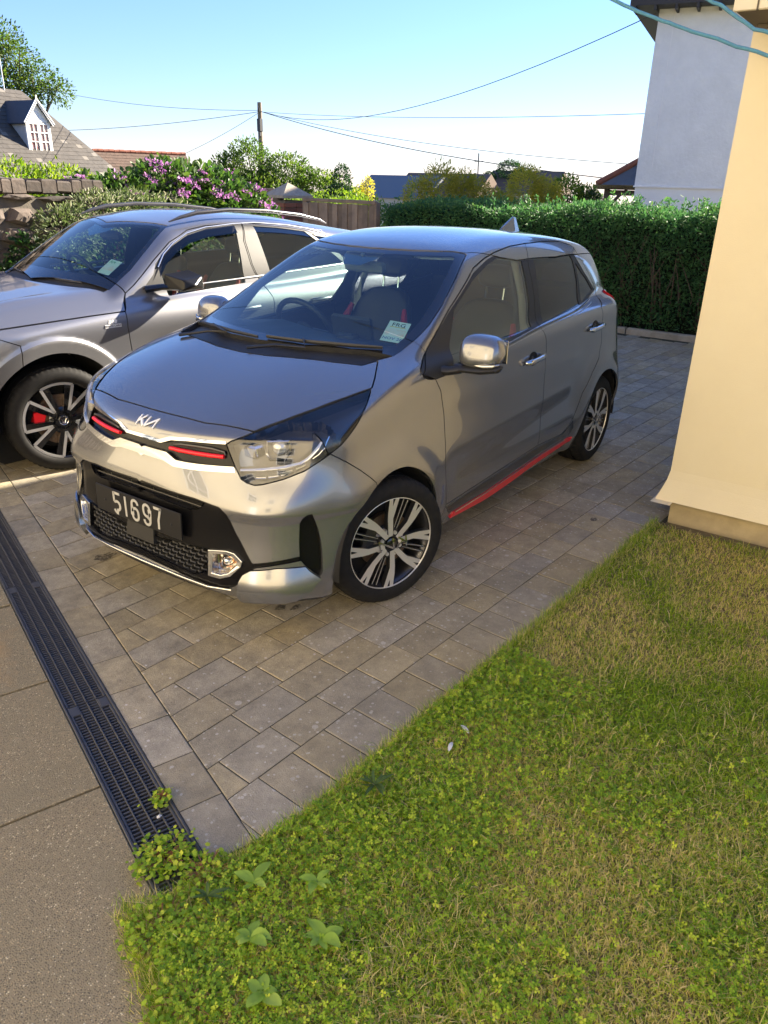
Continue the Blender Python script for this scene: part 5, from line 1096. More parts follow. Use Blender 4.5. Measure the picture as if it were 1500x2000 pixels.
apron=mk('concrete_apron',[(_ae[0][0],_ae[0][1],-.012),(9,-7,-.012),(9,4.2,-.012),(2.1,2.6,-.012),(_ae[1][0],_ae[1][1],-.012)],[(0,1,2,3,4)],mat('apron_joint',(.06,.052,.04),.95)); tag(apron,kind='structure')
A_=DO+DN*.0785
ts=[-5.5,-3.6,-2.32,-1.43,-.79,-.15,.49,4.2]
for a,b_ in zip(ts,ts[1:]):
    j=[rnd.uniform(-.004,.004) for _ in range(4)]
    P=[A_+DV*(a+.004+j[0]),A_+DN*5.2+DV*(a+.004+j[1]),A_+DN*5.2+DV*(b_-.004+j[2]),A_+DV*(b_-.004+j[3])]
    if area(P)<0: P=P[::-1]
    V,F=paver_geo(P,rnd.uniform(-.002,.002)); mk('concrete_slab',V,F,M_AGG,apron)
# ---- drain channel ----
M_DR=mat('drain_plastic',(.052,.053,.060),.42,c2=(.075,.075,.078),ns=30,bump=.0004,bs=300)
drain=empty('drainage_channel',(DO[0],DO[1],0),math.atan2(DV[1],DV[0]),'long black slotted drainage channel between the paving and the concrete','drain')
# local: x along the drain, +y to the paving side
mb=MB(); mb.box((-.9,.0735,-.05),(4.0,.009,.106),None,0,.002); mb.box((-.9,-.0735,-.05),(4.0,.009,.106),None,0,.002); mb.box((-.9,0,-.11),(4.0,.146,.01)); mb.build('channel_frame',M_DR,drain)
for k,x0 in enumerate((-2.96,-1.955,-.95,.055)):
    x1=x0+1.0; mb=MB(); Lg=x1-x0
    for yy,w in((-.064,.008),(-.034,.005),(0,.005),(.034,.005),(.064,.008)): mb.box(((x0+x1)/2,yy,-.0115),(Lg,w,.022),None,0,.0012)
    n=int(Lg/.0155)
    for i in range(n+1):
        xx=x0+.006+i*(Lg-.012)/n; mb.box((xx,0,-.012),(.0060,.128,.016),None,0,.0010)
    for yy in(-.050,.050):
        for xx in(x0+.03,): mb.box((xx,yy,-.008),(.052,.028,.0165),None,0,.001)
    mb.build('grate',M_DR,drain)
# ---- lawn ----
LW=[(1.66,1.19),(1.79,1.50),(2.30,2.85),(2.9,4.6),(4.2,8.5),(-1.70,8.5),(-1.70,1.40),(-.5,1.385),(.4,1.325),(1.14,1.272)]
LWc=np.array(LW)
nx=60; lawn_n=[]
mbl=MB(); tr=tessellate_polygon([[Vector((*p,0)) for p in LW]]); mbl.add([(x,y,-.004) for x,y in LW],[tuple(t) for t in tr]); lawn=mbl.build('lawn',mat('lawn_soil',(.12,.098,.045),.95,c2=(.26,.20,.10),ns=9,bump=.006,bs=60),None); tag(lawn,kind='structure')

# ================= terrain, buildings, walls and fences =================
rg=[]; GV=[];GF=[]
def hgt(x,y):
    k=max(0.,-8.2-x)*.10+max(0.,-6.8-y)*.10; return -.16-min(k,4.2)
xs=[-160,-90,-60,-45,-35,-28,-22,-17,-13,-10.5,-8.2,-4,0,4,12,40,100]; ys=[-160,-90,-60,-45,-35,-28,-22,-17,-13,-10,-6.8,-3,2,10,40,100]
GV=[(x,y,hgt(x,y)) for x in xs for y in ys]; ny=len(ys); GF=[(i*ny+j,(i+1)*ny+j,(i+1)*ny+j+1,i*ny+j+1) for i in range(len(xs)-1) for j in range(ny-1)]
g=mk('ground',GV,GF,mat('garden_ground',(.075,.085,.035),.95,c2=(.11,.10,.06),ns=1.2)); tag(g,kind='structure')
M_YEL=mat('yellow_masonry_paint',(.86,.76,.52),.72,c2=(.80,.69,.455),ns=.9,bump=.0012,bs=160)
M_PLI=mat('stained_plinth',(.52,.42,.25),.85,c2=(.36,.29,.17),ns=5,bump=.001,bs=90)
M_CRM=mat('cream_fascia',(.80,.72,.55),.45,c2=(.76,.68,.52),ns=3)
M_SOF=mat('brown_soffit',(.13,.105,.07),.7,c2=(.10,.08,.055),ns=4)
M_TILE=mat('dark_roof_tile',(.055,.05,.048),.8,c2=(.09,.08,.07),ns=2.5,bump=.004,bs=25)
H=empty('yellow_house',(-1.7,1.47,0),0,'yellow painted house corner with stained plinth and cream fascia at the lawn','house')
def HM(name,mb,m,**k): o=mb.build(name,m,H,**k); o.location=(1.7,-1.47,0); return o
mb=MB()   # front wall, faces +x, with a flared foot; side wall faces -y with the gable
def wallprof(z): return .045*max(0,(.29-z)/.155)**1.3 if z<.29 else 0
zs=[.135,.155,.18,.21,.25,.30,2.35]
V=[(-1.70+wallprof(z),y,z) for z in zs for y in(1.47-wallprof(z),12.)]; F=[(2*i,2*i+1,2*i+3,2*i+2) for i in range(len(zs)-1)]
mb.add(V,F,0,False)
V=[(x,1.47-wallprof(z),z) for z in zs for x in(-1.70+wallprof(z),-9.0)]; F=[(2*i+1,2*i,2*i+2,2*i+3) for i in range(len(zs)-1)]; mb.add(V,F)
mb.add([(-1.70,1.47,2.35),(-9.0,1.47,2.35),(-5.3,1.47,5.45)],[(0,2,1)]); mb.add([(-9,1.47,0),(-9,12,0),(-9,12,2.35),(-9,1.47,2.35)],[(0,3,2,1)]); mb.add([(-1.7,12,0),(-9,12,0),(-9,12,2.35),(-5.3,12,5.4),(-1.7,12,2.35)],[(0,4,3,2,1)])
mb.add([(-1.70+.045,1.425,.135),(-1.70+.045,12,.135),(-1.735,12,.135),(-1.735,1.425,.135)],[(0,3,2,1)]); mb.add([(-1.6,1.415,.135),(-1.6,1.52,.135),(-9,1.52,.135),(-9,1.415,.135)],[(0,3,2,1)])
HM('wall',mb,M_YEL)
mb=MB(); mb.box((-5.37,6.75,.05),(7.31,10.5,.19)); HM('plinth',mb,M_PLI)
mb=MB(); mb.box((-1.31,6.8,2.455),(.022,10.66,.20),None,0,.003); HM('fascia',mb,M_CRM)
mb=MB(); mb.box((-1.31,1.56,2.455),(.030,.006,.205)); HM('fascia_joint',mb,M_SOF)
mb=MB(); mb.box((-1.51,6.8,2.36),(.372,10.64,.012)); mb.box((-1.62,6.8,2.345),(.02,10.6,.018)); HM('soffit',mb,M_SOF)
mb=MB()
for sx in(1,-1):
    e=(-5.35+sx*4.08,2.50); r_=(-5.35,5.85)
    V=[(e[0],1.44,e[1]),(r_[0],1.44,r_[1]),(r_[0],12.2,r_[1]),(e[0],12.2,e[1]),(e[0],1.44,e[1]-.05),(r_[0],1.44,r_[1]-.05),(r_[0],12.2,r_[1]-.05),(e[0],12.2,e[1]-.05)]
    mb.add(V,[(0,1,2,3),(7,6,5,4),(0,4,5,1),(3,2,6,7),(0,3,7,4)])
HM('roof',mb,M_TILE)
# --- cream house facing the cars from behind the camera ---
CH=empty('cream_house',(5.8,-2,0),0,'long cream house with white sash windows across the yard, mirrored in the car','house')
M_CW=mat('cream_masonry',(.64,.56,.40),.8,c2=(.58,.50,.35),ns=1.2,bump=.001,bs=40); M_WP=mat('white_window_paint',(.80,.80,.78),.4); M_WG=mat('dark_window_pane',(.03,.04,.05),.05,coat=1)
mb=MB(); wins=[(-9.0,3.3),(-6.2,3.3),(-3.2,3.3),(0.,3.3),(3.,3.3),(-9.0,.9),(-6.2,.9),(-3.2,.9),(3.,.9)]
ysb=sorted(set([-11.5,7.5]+[y for y,_ in wins]+[y+1.1 for y,_ in wins])); zsb=[0,.9,2.1,3.3,4.4,6.2]
def inwin(y,z): return any(y>=wy-1e-6 and y<wy+1.1-1e-6 and z>=wz-1e-6 and z<wz+1.1 for wy,wz in wins)
for i in range(len(ysb)-1):
    for j in range(len(zsb)-1):
        if inwin(ysb[i],zsb[j]): continue
        mb.add([(5.8,ysb[i],zsb[j]),(5.8,ysb[i+1],zsb[j]),(5.8,ysb[i+1],zsb[j+1]),(5.8,ysb[i],zsb[j+1])],[(0,3,2,1)])
mb.add([(5.8,-11.5,0),(10.6,-11.5,0),(10.6,-11.5,6.2),(5.8,-11.5,6.2)],[(0,1,2,3)]); mb.add([(5.8,7.5,0),(10.6,7.5,0),(10.6,7.5,6.2),(5.8,7.5,6.2)],[(0,3,2,1)]); mb.add([(10.6,-11.5,0),(10.6,7.5,0),(10.6,7.5,6.2),(10.6,-11.5,6.2)],[(0,1,2,3)])
o=mb.build('wall',M_CW,CH); o.location=(-5.8,2,0)
mb=MB(); mb.add([(5.4,-11.9,6.15),(5.4,7.9,6.15),(8.2,7.9,8.3),(8.2,-11.9,8.3),(11.,-11.9,6.15),(11.,7.9,6.15)],[(0,3,2,1),(3,4,5,2),(0,4,3),(1,2,5),(0,1,5,4)]); o=mb.build('roof',M_TILE,CH); o.location=(-5.8,2,0)
for wy,wz in wins:
    h_=1.2 if wz<1 else 1.1; mb=MB()
    for b_ in((0,wy+.03,wz+h_/2,.08,.06,h_),(0,wy+1.07,wz+h_/2,.08,.06,h_),(0,wy+.55,wz+.03,.08,1.1,.06),(0,wy+.55,wz+h_-.03,.08,1.1,.06),(0,wy+.55,wz+h_/2,.06,1.1,.045),(0,wy+.55,wz+h_/2,.05,.03,h_)): mb.box((5.85+b_[0],b_[1],b_[2]),b_[3:])
    o=mb.build('window',M_WP,CH); o.location=(-5.8,2,0); mb=MB(); mb.box((5.88,wy+.55,wz+h_/2),(.01,1.04,h_-.06)); p=mb.build('pane',M_WG,o)
mb=MB(); mb.box((5.82,1.0,1.03),(.10,.95,2.06)); o=mb.build('door',M_WP,CH); o.location=(-5.8,2,0)
# --- white rendered house behind the hedge ---
M_WR=mat('white_render',(.72,.76,.79),.9,c2=(.64,.68,.71),ns=2,bump=.02,bs=14)
M_WS=mat('smooth_white_render',(.73,.77,.80),.85,c2=(.71,.72,.74),ns=1.5)
a0=np.array([-16.60,-3.89]); wd=np.array([-.19,.98]); wd/=np.linalg.norm(wd); wn=np.array([wd[1],-wd[0]])
WH=empty('white_house',(float(a0[0]),float(a0[1]),-.8),math.atan2(wd[1],wd[0]),'tall white roughcast gable house beyond the dark hedge','house')
mb=MB(); n=36; Z0,Z1=2.52,6.05   # local z from base at -0.8
mb.box((3.2,4,4.28),(6.4,8.,3.54)); mb.build('wall',M_WR,WH)
mb=MB(); mb.box((3.2,4.0,1.25),(6.36,7.96,2.5)); mb.box((3.2,-.005,2.50),(6.44,.03,.035)); mb.build('plinth',M_WS,WH)
mb=MB(); mb.box((.33,-.006,4.4),(.012,.012,3.0)); mb.build('render_bead',M_WS,WH)
mb=MB(); mb.add([(-.55,-.5,5.98),(7,-.5,5.98),(7,8.5,5.98),(-.55,8.5,5.98),(-.55,-.5,6.10),(7,-.5,6.10),(7,8.5,6.10),(-.55,8.5,6.10),(3.2,-.5,8.6),(3.2,8.5,8.6)],[(0,3,2,1),(0,1,5,4),(3,7,6,2),(0,4,7,3),(1,2,6,5),(4,8,9,7),(8,5,6,9),(4,5,8),(7,9,6)]); mb.build('roof',mat('black_eaves',(.02,.02,.022),.6),WH)
for i,x in enumerate(np.arange(-.45,7,.42)):
    mb=MB(); mb.box((x,-.27,5.93),(.05,.46,.09)); mb.build('rafter_foot',mat('dark_rafter',(.03,.03,.03),.7) if i==0 else bpy.data.materials['dark_rafter'],WH)
# --- porch-roofed house peeping out left of it ---
PH=empty('porch_house',(-20.3,-5.4,-1),math.radians(101),'small slate roofed porch with a red hip tile left of the white house','house')
M_SL=mat('blue_slate',(.10,.11,.13),.6,c2=(.15,.16,.18),ns=3,bump=.004,bs=20); M_RT=mat('red_ridge_tile',(.36,.115,.055),.7,c2=(.26,.09,.05),ns=5)
mb=MB(); mb.add([(-.72,-.2,2.72),(1.6,-.2,2.72),(1.6,2.4,2.72),(-.72,2.4,2.72),(.95,.9,3.75),(1.6,.9,3.75)],[(0,1,5,4),(0,4,3),(3,4,5,2),(1,2,5),(0,3,2,1)]); mb.build('roof',M_SL,PH)
mb=MB(); mb.tube([(-.72,-.2,2.74),(-.3,.08,3.0),(.1,.34,3.26),(.95,.9,3.79)],.085,8); mb.tube([(.95,.9,3.79),(1.6,.9,3.79)],.085,8); mb.build('hip_tile',M_RT,PH)
mb=MB(); mb.box((.44,-.24,2.66),(2.4,.10,.12)); mb.box((-.76,1.1,2.66),(.10,2.7,.12)); mb.build('gutter',M_BLK,PH)
for x,y in((-.45,0),(1.5,0)): mb=MB(); mb.box((x,y,1.3),(.14,.14,2.6)); mb.build('porch_post',mat('brown_post',(.09,.06,.04),.7) if x<0 else bpy.data.materials['brown_post'],PH)
mb=MB(); mb.tube([(-.4,0,2.1),(-.1,0,2.45),(.1,0,2.6)],.05,6); mb.box((.5,0,2.52),(2.0,.10,.14)); mb.build('porch_beam',bpy.data.materials['brown_post'],PH)
mb=MB(); mb.box((2.6,1.2,1.3),(2.2,2.2,2.6)); mb.build('wall',M_WS,PH)
# --- house with dormer, far left ---
def slates(mb,o,ux,uy,nrm,W,Hh,ex=.22,w=.30,mi=0,cut=None):
    """courses of slates on a roof plane"""
    o=Vector(o); ux=Vector(ux).normalized(); uy=Vector(uy).normalized(); nrm=Vector(nrm).normalized()
    for r in range(int(Hh/ex)):
        q0=-(w/2 if r%2 else 0)
        for q in range(int(W/w)+2):
            x0=max(0,q*w+q0); x1=min(W,q*w+q0+w-.008)
            if x1-x0<.05: continue
            y0=r*ex; y1=y0+ex+.02
            if cut and not cut((x0+x1)/2,y0): continue
            L_=.012+rnd.uniform(0,.010)
            P=[o+ux*x0+uy*y0+nrm*(L_+.006),o+ux*x1+uy*y0+nrm*(L_+.006),o+ux*x1+uy*y1+nrm*.004,o+ux*x0+uy*y1+nrm*.004,o+ux*x0+uy*y0,o+ux*x1+uy*y0]
            mb.add([tuple(p) for p in P],[(0,1,2,3),(4,5,1,0)],mi)
M_OS=mat('weathered_slate',(.050,.045,.041),.8,c2=(.085,.075,.065),ns=2.2); M_LI=mat('lichened_slate',(.17,.155,.135),.9)
DH=empty('dormer_house',(-26.8,-38.9,-2.0),math.radians(186),'old slate roofed house with white gabled dormer beyond the hydrangea','house')
# local frame: x to the viewer's right, y away; eaves line at y=0
for_roof=MB()
up=Vector((0,.70,.714)); W=8.7
slates(for_roof,(-6.4,0,2.2),(1,0,0),up,(0,-.714,.70),11.0,8.2,.30,.36,0,cut=lambda x,y:x<11.0-y*.55)
nf=len(for_roof.F); 
roof_o=for_roof.build('roof_slates',None,DH,mats=[M_OS,M_LI]); roof_o['kind']='stuff'
mi=np.zeros(nf,np.int32)
for k in range(0,nf-1,2):
    if rnd.random()<.06: mi[k]=1
roof_o.data.polygons.foreach_set('material_index',mi)
mb=MB(); mb.add([(-6.4,0,2.2),(4.6,0,2.2),(.6,5.7,8.0),(-6.4,5.7,8.0),(4.6,11.4,2.2),(-6.4,11.4,2.2)],[(0,1,2,3),(1,4,2),(3,2,4,5)]); mb.build('roof_deck',M_OS,DH)
mb=MB(); mb.box((-1.9,4.5,1.1),(9.0,8.8,2.2)); mb.build('wall',mat('old_house_wall',(.55,.50,.42),.9),DH)
# dormer
dx=-1.1; _n0=len(bpy.data.objects); _before=set(o.name for o in bpy.data.objects)
dm=[(dx-1.05,-.1,4.15),(dx+1.05,-.1,4.15)]
mb=MB(); mb.box((dx-.72,.2,3.45),(.16,.10,1.75)); mb.box((dx+.72,.2,3.45),(.16,.10,1.75)); mb.box((dx,.2,4.30),(1.6,.10,.10)); mb.box((dx,.2,2.62),(1.6,.10,.12)); mb.prism([(-.78,0),(.78,0),(0,.98)],0,.06,Matrix(((1,0,0,dx),(0,0,-1,.24),(0,1,0,4.3),(0,0,0,1)))); fr=mb.build('dormer_front',mat('white_bargeboard',(.80,.79,.76),.6),DH)
mb=MB()
for sg in(-1,1): mb.prism([(0,1.16),(sg*1.02,-.12),(sg*.90,-.24),(0,.94)],0,.05,Matrix(((1,0,0,dx),(0,0,-1,.02),(0,1,0,4.32),(0,0,0,1))))
for k in range(14):
    t=(k+.5)/14
    for sg in(-1,1): mb.box((dx+sg*(.88*t+.02),.0,4.32+.93*(1-t)-.23*t),(.06,.03,.07))
mb.box((dx,.0,5.50),(.07,.05,.20)); mb.build('bargeboard',bpy.data.materials['white_bargeboard'],DH)
for sx in(-.34,.34):
    mb=MB()
    for q in((sx,0,3.45,.64,.06,.07,-1),): pass
    for b_ in((sx-.29,3.45,.06,1.5),(sx+.29,3.45,.06,1.5),(sx,3.45,.03,1.5)): mb.box((dx+b_[0],.16,b_[1]),(b_[2],.05,b_[3]))
    for z in(2.73,3.25,3.72,4.18): mb.box((dx+sx,.16,z),(.62,.05,.05 if 2.8<z<4.1 else .08))
    wf=mb.build('window',bpy.data.materials['white_bargeboard'],DH); mb=MB(); mb.box((dx+sx,.21,3.45),(.6,.02,1.5)); mb.build('pane',mat('curtained_pane',(.20,.05,.05),.3,c2=(.42,.36,.33),ns=3) if sx<0 else bpy.data.materials['curtained_pane'],wf)
mb=MB(); 
for sg in(-1,1):
    P=[(dx,-.05,5.36),(dx,3.6,5.36),(dx+sg*.98,3.1,4.15),(dx+sg*.98,-.05,4.15)]; mb.add(P+[(a,b_,c-.05) for a,b_,c in P],[(0,1,2,3),(7,6,5,4),(0,3,7,4)])
mb.build('dormer_roof',mat('new_slate',(.045,.05,.06),.55,c2=(.06,.065,.075),ns=6),DH)
mb=MB()
for sg in(-1,1): mb.add([(dx+sg*.78,.2,2.7),(dx+sg*.78,.2,4.25),(dx+sg*.78,2.1,4.25)],[(0,1,2)])
mb.build('dormer_cheek',mat('lead_cheek',(.42,.42,.42),.7),DH)
for o in list(bpy.data.objects):
    if o.name not in _before and o.parent is DH: o.location=(0,2.35,1.95)
mb=MB(); mb.tube([(-.6,5.6,7.9),(-.6,5.6,10.0)],.035,6); ae=mb.build('aerial_mast',M_WP,None); ae.location=(-26.8,-38.9,-2.0); ae.rotation_euler=(0,0,math.radians(186)); tag(ae,'thin pale aerial mast standing on the ridge of the dormer house','aerial')
# --- second roof, red ridge tiles ---
RH=empty('tiled_house',(-33.2,-45.9,-2.0),math.radians(163),'low roof with orange ridge tiles beyond the hydrangea','house')
mb=MB(); slates(mb,(0,0,2.6),(1,0,0),(0,.75,.66),(0,-.66,.75),7.0,3.7,.28,.30); o=mb.build('roof_tiles',mat('brown_tile',(.11,.075,.055),.85,c2=(.16,.105,.075),ns=2.5),RH); o['kind']='stuff'
mb=MB(); mb.add([(0,0,2.6),(7,0,2.6),(7,2.8,5.05),(0,2.8,5.05),(0,5.6,2.6),(7,5.6,2.6)],[(0,1,2,3),(3,2,5,4),(0,3,4),(1,5,2)]); mb.box((3.5,2.8,1.3),(6.8,5.2,2.6)); mb.build('wall',bpy.data.materials['old_house_wall'],RH)
for k in range(18): mb=MB(); mb.tube([(k*.39,2.8,5.07+.03*(k%2)),(k*.39+.36,2.8,5.10)],.12,8); mb.build('ridge_tile',M_RT,RH)
mb=MB(); mb.tube([(0,-.03,2.6),(0,2.8,5.07)],.09,6); mb.build('verge',M_BLK,RH)
mb=MB(); mb.prism([(0,0),(.7,0),(.7,.9),(0,.9)],0,.06,Matrix(((1,0,0,2.6),(0,.75,-.66,.9),(0,.66,.75,3.45),(0,0,0,1)))); mb.build('roof_window',M_CHR,RH)
# --- far roofs right of the fence ---
for (x,y,z,rz,L_,dp,hh,lab,mm) in((-47.6,-30.9,-3.9,-.6,6,5,4.9,'long grey metal roofed building on the skyline right of the fence',mat('grey_sheet_roof',(.16,.17,.18),.5)),(-48.3,-27.8,-4.0,-.62,6.5,4,5.2,'brown tiled bungalow roof behind the golden bamboo',mat('plain_brown_tile',(.16,.11,.08),.85)),(-52.0,-23.4,-4.0,-.5,5,4,5.5,'steeper brown roof behind the dark far tree',bpy.data.materials.get('plain_brown_tile'))):
    e=empty('far_house',(x,y,z),rz+math.pi/2+.6,lab,'house'); mm=mm or bpy.data.materials['plain_brown_tile']
    mb=MB(); mb.box((0,0,hh/2-.2),(L_,dp,hh-.4)); mb.build('wall',bpy.data.materials['old_house_wall'],e)
    mb=MB(); h1=hh+1.0; mb.add([(-L_/2-.2,-dp/2-.2,hh-.5),(L_/2+.2,-dp/2-.2,hh-.5),(L_/2+.2,0,h1),(-L_/2-.2,0,h1),(-L_/2-.2,dp/2+.2,hh-.5),(L_/2+.2,dp/2+.2,hh-.5)],[(0,1,2,3),(3,2,5,4),(0,3,4),(1,5,2)]); mb.build('roof',mm,e)
# --- stone wall with coping of upright stones ---
SW=empty('stone_wall',(-.2,-4.60,0),0,'rough rubble stone wall with upright coping behind the larger car','wall')
M_ST=mat('rubble_stone',(.115,.09,.075),.9,c2=(.065,.055,.048),ns=6,bump=.006,bs=30,objrand=.38); M_MO=mat('lime_mortar',(.15,.13,.105),.95,c2=(.10,.09,.075),ns=12,bump=.004,bs=60)
mb=MB(); mb.box((.4,-.22,.74),(5.8,.36,1.48)); mb.build('mortar_core',M_MO,SW)
def stone(sx,sz,name='stone',dep=.07,par=SW,loc=(0,0,0),m=M_ST):
    n=rnd.choice((5,6,7)); a0_=rnd.random()*6; P=[]
    for k in range(n):
        a=a0_+2*math.pi*k/n+rnd.uniform(-.22,.22); q=max(abs(math.cos(a)),abs(math.sin(a)))**.75; P.append((math.cos(a)*sx/2/q*rnd.uniform(.88,1.02),math.sin(a)*sz/2/q*rnd.uniform(.88,1.02)))
    V=[(x,0,z) for x,z in P]+[(x*.93,dep*rnd.uniform(.5,.8),z*.93) for x,z in P]+[(x*.55,dep*rnd.uniform(.85,1.15),z*.55) for x,z in P]+[(0,dep*1.05,0)]
    F=[((i+1)%n,i,i+n,(i+1)%n+n) for i in range(n)]+[((i+1)%n+n,i+n,i+2*n,(i+1)%n+2*n) for i in range(n)]+[((i+1)%n+2*n,i+2*n,3*n) for i in range(n)]
    o=mk(name,V,F,m,par); o.location=loc; return o
z=.04; rowi=0
while z<1.42:
    hh=rnd.uniform(.13,.26); x=-2.5+rnd.uniform(0,.2)
    while x<3.1:
        ww=rnd.uniform(.16,.42)
        if z>.55: stone(ww+.015,min(hh,1.44-z)+.02,loc=(x+ww/2,-.045,z+hh/2+rnd.uniform(-.015,.015)))
        x+=ww+.012
    z+=hh+.012
x=-2.5
while x<3.1:
    ww=rnd.uniform(.09,.16); mb=MB(); mb.box((0,0,0),(ww-.012,.38,.12+rnd.uniform(-.02,.02)),Matrix.Rotation(rnd.uniform(-.06,.06),3,'Y'),0,.014); o=mb.build('coping_stone',M_ST,SW); o.location=(x+ww/2,-.2,1.575); x+=ww
# --- brick pier, gate fence and board fence ---
M_BR=mat('red_brick',(.26,.095,.055),.85,c2=(.20,.085,.055),ns=20,bump=.002,bs=90,objrand=.3)
PI_=empty('brick_gate_pier',(-7.67,-6.62,0),math.radians(-14),'red brick gate pier with pyramid cap between the two fences','pier')
mb=MB(); mb.box((0,0,.68),(.43,.43,1.36)); mb.build('mortar_core',M_MO,PI_)
for r in range(17):
    z=.06+r*.077
    for s in range(4):
        ang=s*math.pi/2
        for k in range(2):
            ww=(.215 if (r+k)%2 else .215); x=-.1125+k*.225+(0); 
            if z<.7: continue
            mb=MB(); mb.box((0,0,0),(ww,.03,.065),None,0,.004); o=mb.build('brick',M_BR,PI_); o.location=(math.cos(ang)*x-math.sin(ang)*(-.222),math.sin(ang)*x+math.cos(ang)*(-.222),z); o.rotation_euler=(0,0,ang)
mb=MB(); mb.add([(-.29,-.29,1.40),(.29,-.29,1.40),(.29,.29,1.40),(-.29,.29,1.40),(-.29,-.29,1.44),(.29,-.29,1.44),(.29,.29,1.44),(-.29,.29,1.44),(0,0,1.63)],[(0,3,2,1),(0,1,5,4),(1,2,6,5),(2,3,7,6),(3,0,4,7),(4,5,8),(5,6,8),(6,7,8),(7,4,8)]); mb.build('pyramid_cap',mat('lichened_cap',(.30,.25,.19),.9,c2=(.40,.36,.28),ns=18,bump=.004,bs=60),PI_)
M_WD=mat('weathered_board',(.27,.20,.145),.85,c2=(.17,.13,.10),ns=7,bump=.001,bs=80,objrand=.30)
def board_fence(name,p0,p1,ztop,label,bw=.105,group=None):
    p0=Vector((*p0,0)); p1=Vector((*p1,0)); d=(p1-p0); L_=d.length; rz=math.atan2(d.y,d.x); e=empty(name,p0,rz,label,'fence'); n=int(L_/(bw*.93))
    for k in range(n):
        mb=MB(); h=ztop-.06+rnd.uniform(-.006,.006); mb.box((0,0,h/2),(bw,.016,h),Matrix.Rotation(rnd.uniform(-.006,.006),3,'Y'),0,.003); o=mb.build('board',M_WD,e); o.location=((k+.5)*L_/n,-.012 if k%2 else -.026,0)
    mb=MB(); mb.box((L_/2,-.005,ztop-.025),(L_+.06,.06,.05),None,0,.006); mb.build('capping_rail',M_WD,e)
    for x in(0,L_): mb=MB(); mb.box((x,.03,ztop/2-.01),(.09,.09,ztop-.02),None,0,.006); mb.build('post',M_WD,e)
    return e
board_fence('board_fence',(-7.42,-6.04),(-7.30,-4.60),1.42,'brown vertical board fence between the brick pier and the hedge')
board_fence('side_gate_fence',(-7.75,-7.35),(-7.72,-6.87),1.53,'narrow dark board panel with black capping left of the brick pier')
# --- telegraph pole and wires ---
PO=empty('telegraph_pole',(-30.2,-28.68,-3.2),0,'wooden telegraph pole with transformer box and fanned wires','pole')
mb=MB(); mb.tube([(0,0,0),(0,0,4),(-.03,0,8.42)],[.155,.14,.11],14); mb.build('pole_shaft',mat('tarred_pole',(.26,.205,.13),.85,c2=(.19,.15,.10),ns=3),PO)
mb=MB(); mb.box((.10,.10,7.35),(.20,.22,.62),None,0,.03); mb.box((.14,.12,6.95),(.10,.1,.3),None,0,.03); mb.build('cable_box',M_SAT,PO)
mb=MB(); mb.tube([(-.3,-.25,8.0),(.3,.25,8.0)],.03,6); [mb.tube([(t*.3,t*.25,7.98),(t*.34,t*.28,8.12)],.05,6) for t in(-1,1)]; mb.build('wire_bracket',M_SAT,PO)
top=Vector((-30.25,-28.62,4.80))
M_WI=mat('telephone_wire',(.06,.065,.07),.6)
def wire(name,a,b,sag,r,label,m=M_WI,cat='wire',group='telephone wires fanning from the pole'):
    a=Vector(a);b=Vector(b); pts=[a.lerp(b,t)-Vector((0,0,sag*4*t*(1-t))) for t in np.linspace(0,1,22)]; mb=MB(); mb.tube(pts,r,5); o=mb.build(name,m,None,smooth=True); tag(o,label,cat,group); return o
wire('overhead_wire',top,(-16.56,-3.95,5.10),1.05,.011,'single wire rising from the pole to the eaves of the white house')
wire('overhead_wire',top+Vector((0,0,-.02)),(-23.1,-4.86,3.72),.2,.009,'nearly level wire from the pole to behind the white house')
wire('overhead_wire',top,(-23.1,-4.86,1.75),.4,.016,'lowest of the wires sagging from the pole towards the white house')
wire('overhead_wire',top,(-23.1,-4.86,2.25),.35,.010,'thin wire just above the lowest one sagging to the right')
wire('overhead_wire',top,(-27.9,-49.4,4.0),.3,.014,'wire running left from the pole towards the dormer house')
wire('overhead_wire',top,(-35.3,-44.2,2.1),.25,.011,'short wire dropping left from the pole to the orange ridged roof')
wire('overhead_wire',top+Vector((0,0,.05)),(-32.0,-62,9.2),.9,.012,'faint highest wire running off left over the garden')
mb=MB(); mb.tube([(-32.7,-16.85,1.0),(-32.67,-16.88,2.95)],.03,5); mb.tube([(-32.7,-17.1,2.6),(-32.65,-16.6,2.6)],.02,5); o=mb.build('far_aerial',M_WI,None); tag(o,'small rooftop aerial on the skyline above the bamboo','aerial')
# --- blue cables crossing the top right corner ---
M_BLU=mat('blue_rope',(.10,.30,.42),.55,c2=(.07,.22,.34),ns=90)
def wav(pts,r,name,label):
    P=[Vector(p) for p in pts]; out=[]
    for i in range(len(P)-1):
        n=max(2,int((P[i+1]-P[i]).length/.03))
        for k in range(n):
            q=P[i].lerp(P[i+1],k/n); s_=(i+k/n); out.append(q+Vector((0,.0,.0020*math.sin(s_*5.)+.0006*math.sin(s_*17))))
    out.append(P[-1]); mb=MB(); mb.tube(out,r,8); o=mb.build(name,M_BLU,None); tag(o,label,'cable','blue cables crossing above the corner of the yellow house')
wav([(-1.0,-.9,3.25),(-1.,-.1,2.86),(-1,.6,2.56),(-1,1.07,2.385),(-1,1.29,2.292),(-1,1.47,2.232),(-1,1.58,2.192),(-1,1.69,2.158),(-1.05,2.1,2.04),(-1.69,2.7,1.95)],.0065,'blue_cable','lower blue cable crossing the white house in the top right corner')
wav([(-1.,-.6,3.45),(-1.,.5,2.83),(-1,1.2,2.462),(-1,1.44,2.352),(-1,1.50,2.325),(-1,1.57,2.280),(-1,1.63,2.243),(-1,1.70,2.222),(-1.1,2.1,2.12),(-1.69,2.6,2.05)],.0065,'blue_cable','upper blue cable dipping under the cream fascia in the top right corner')
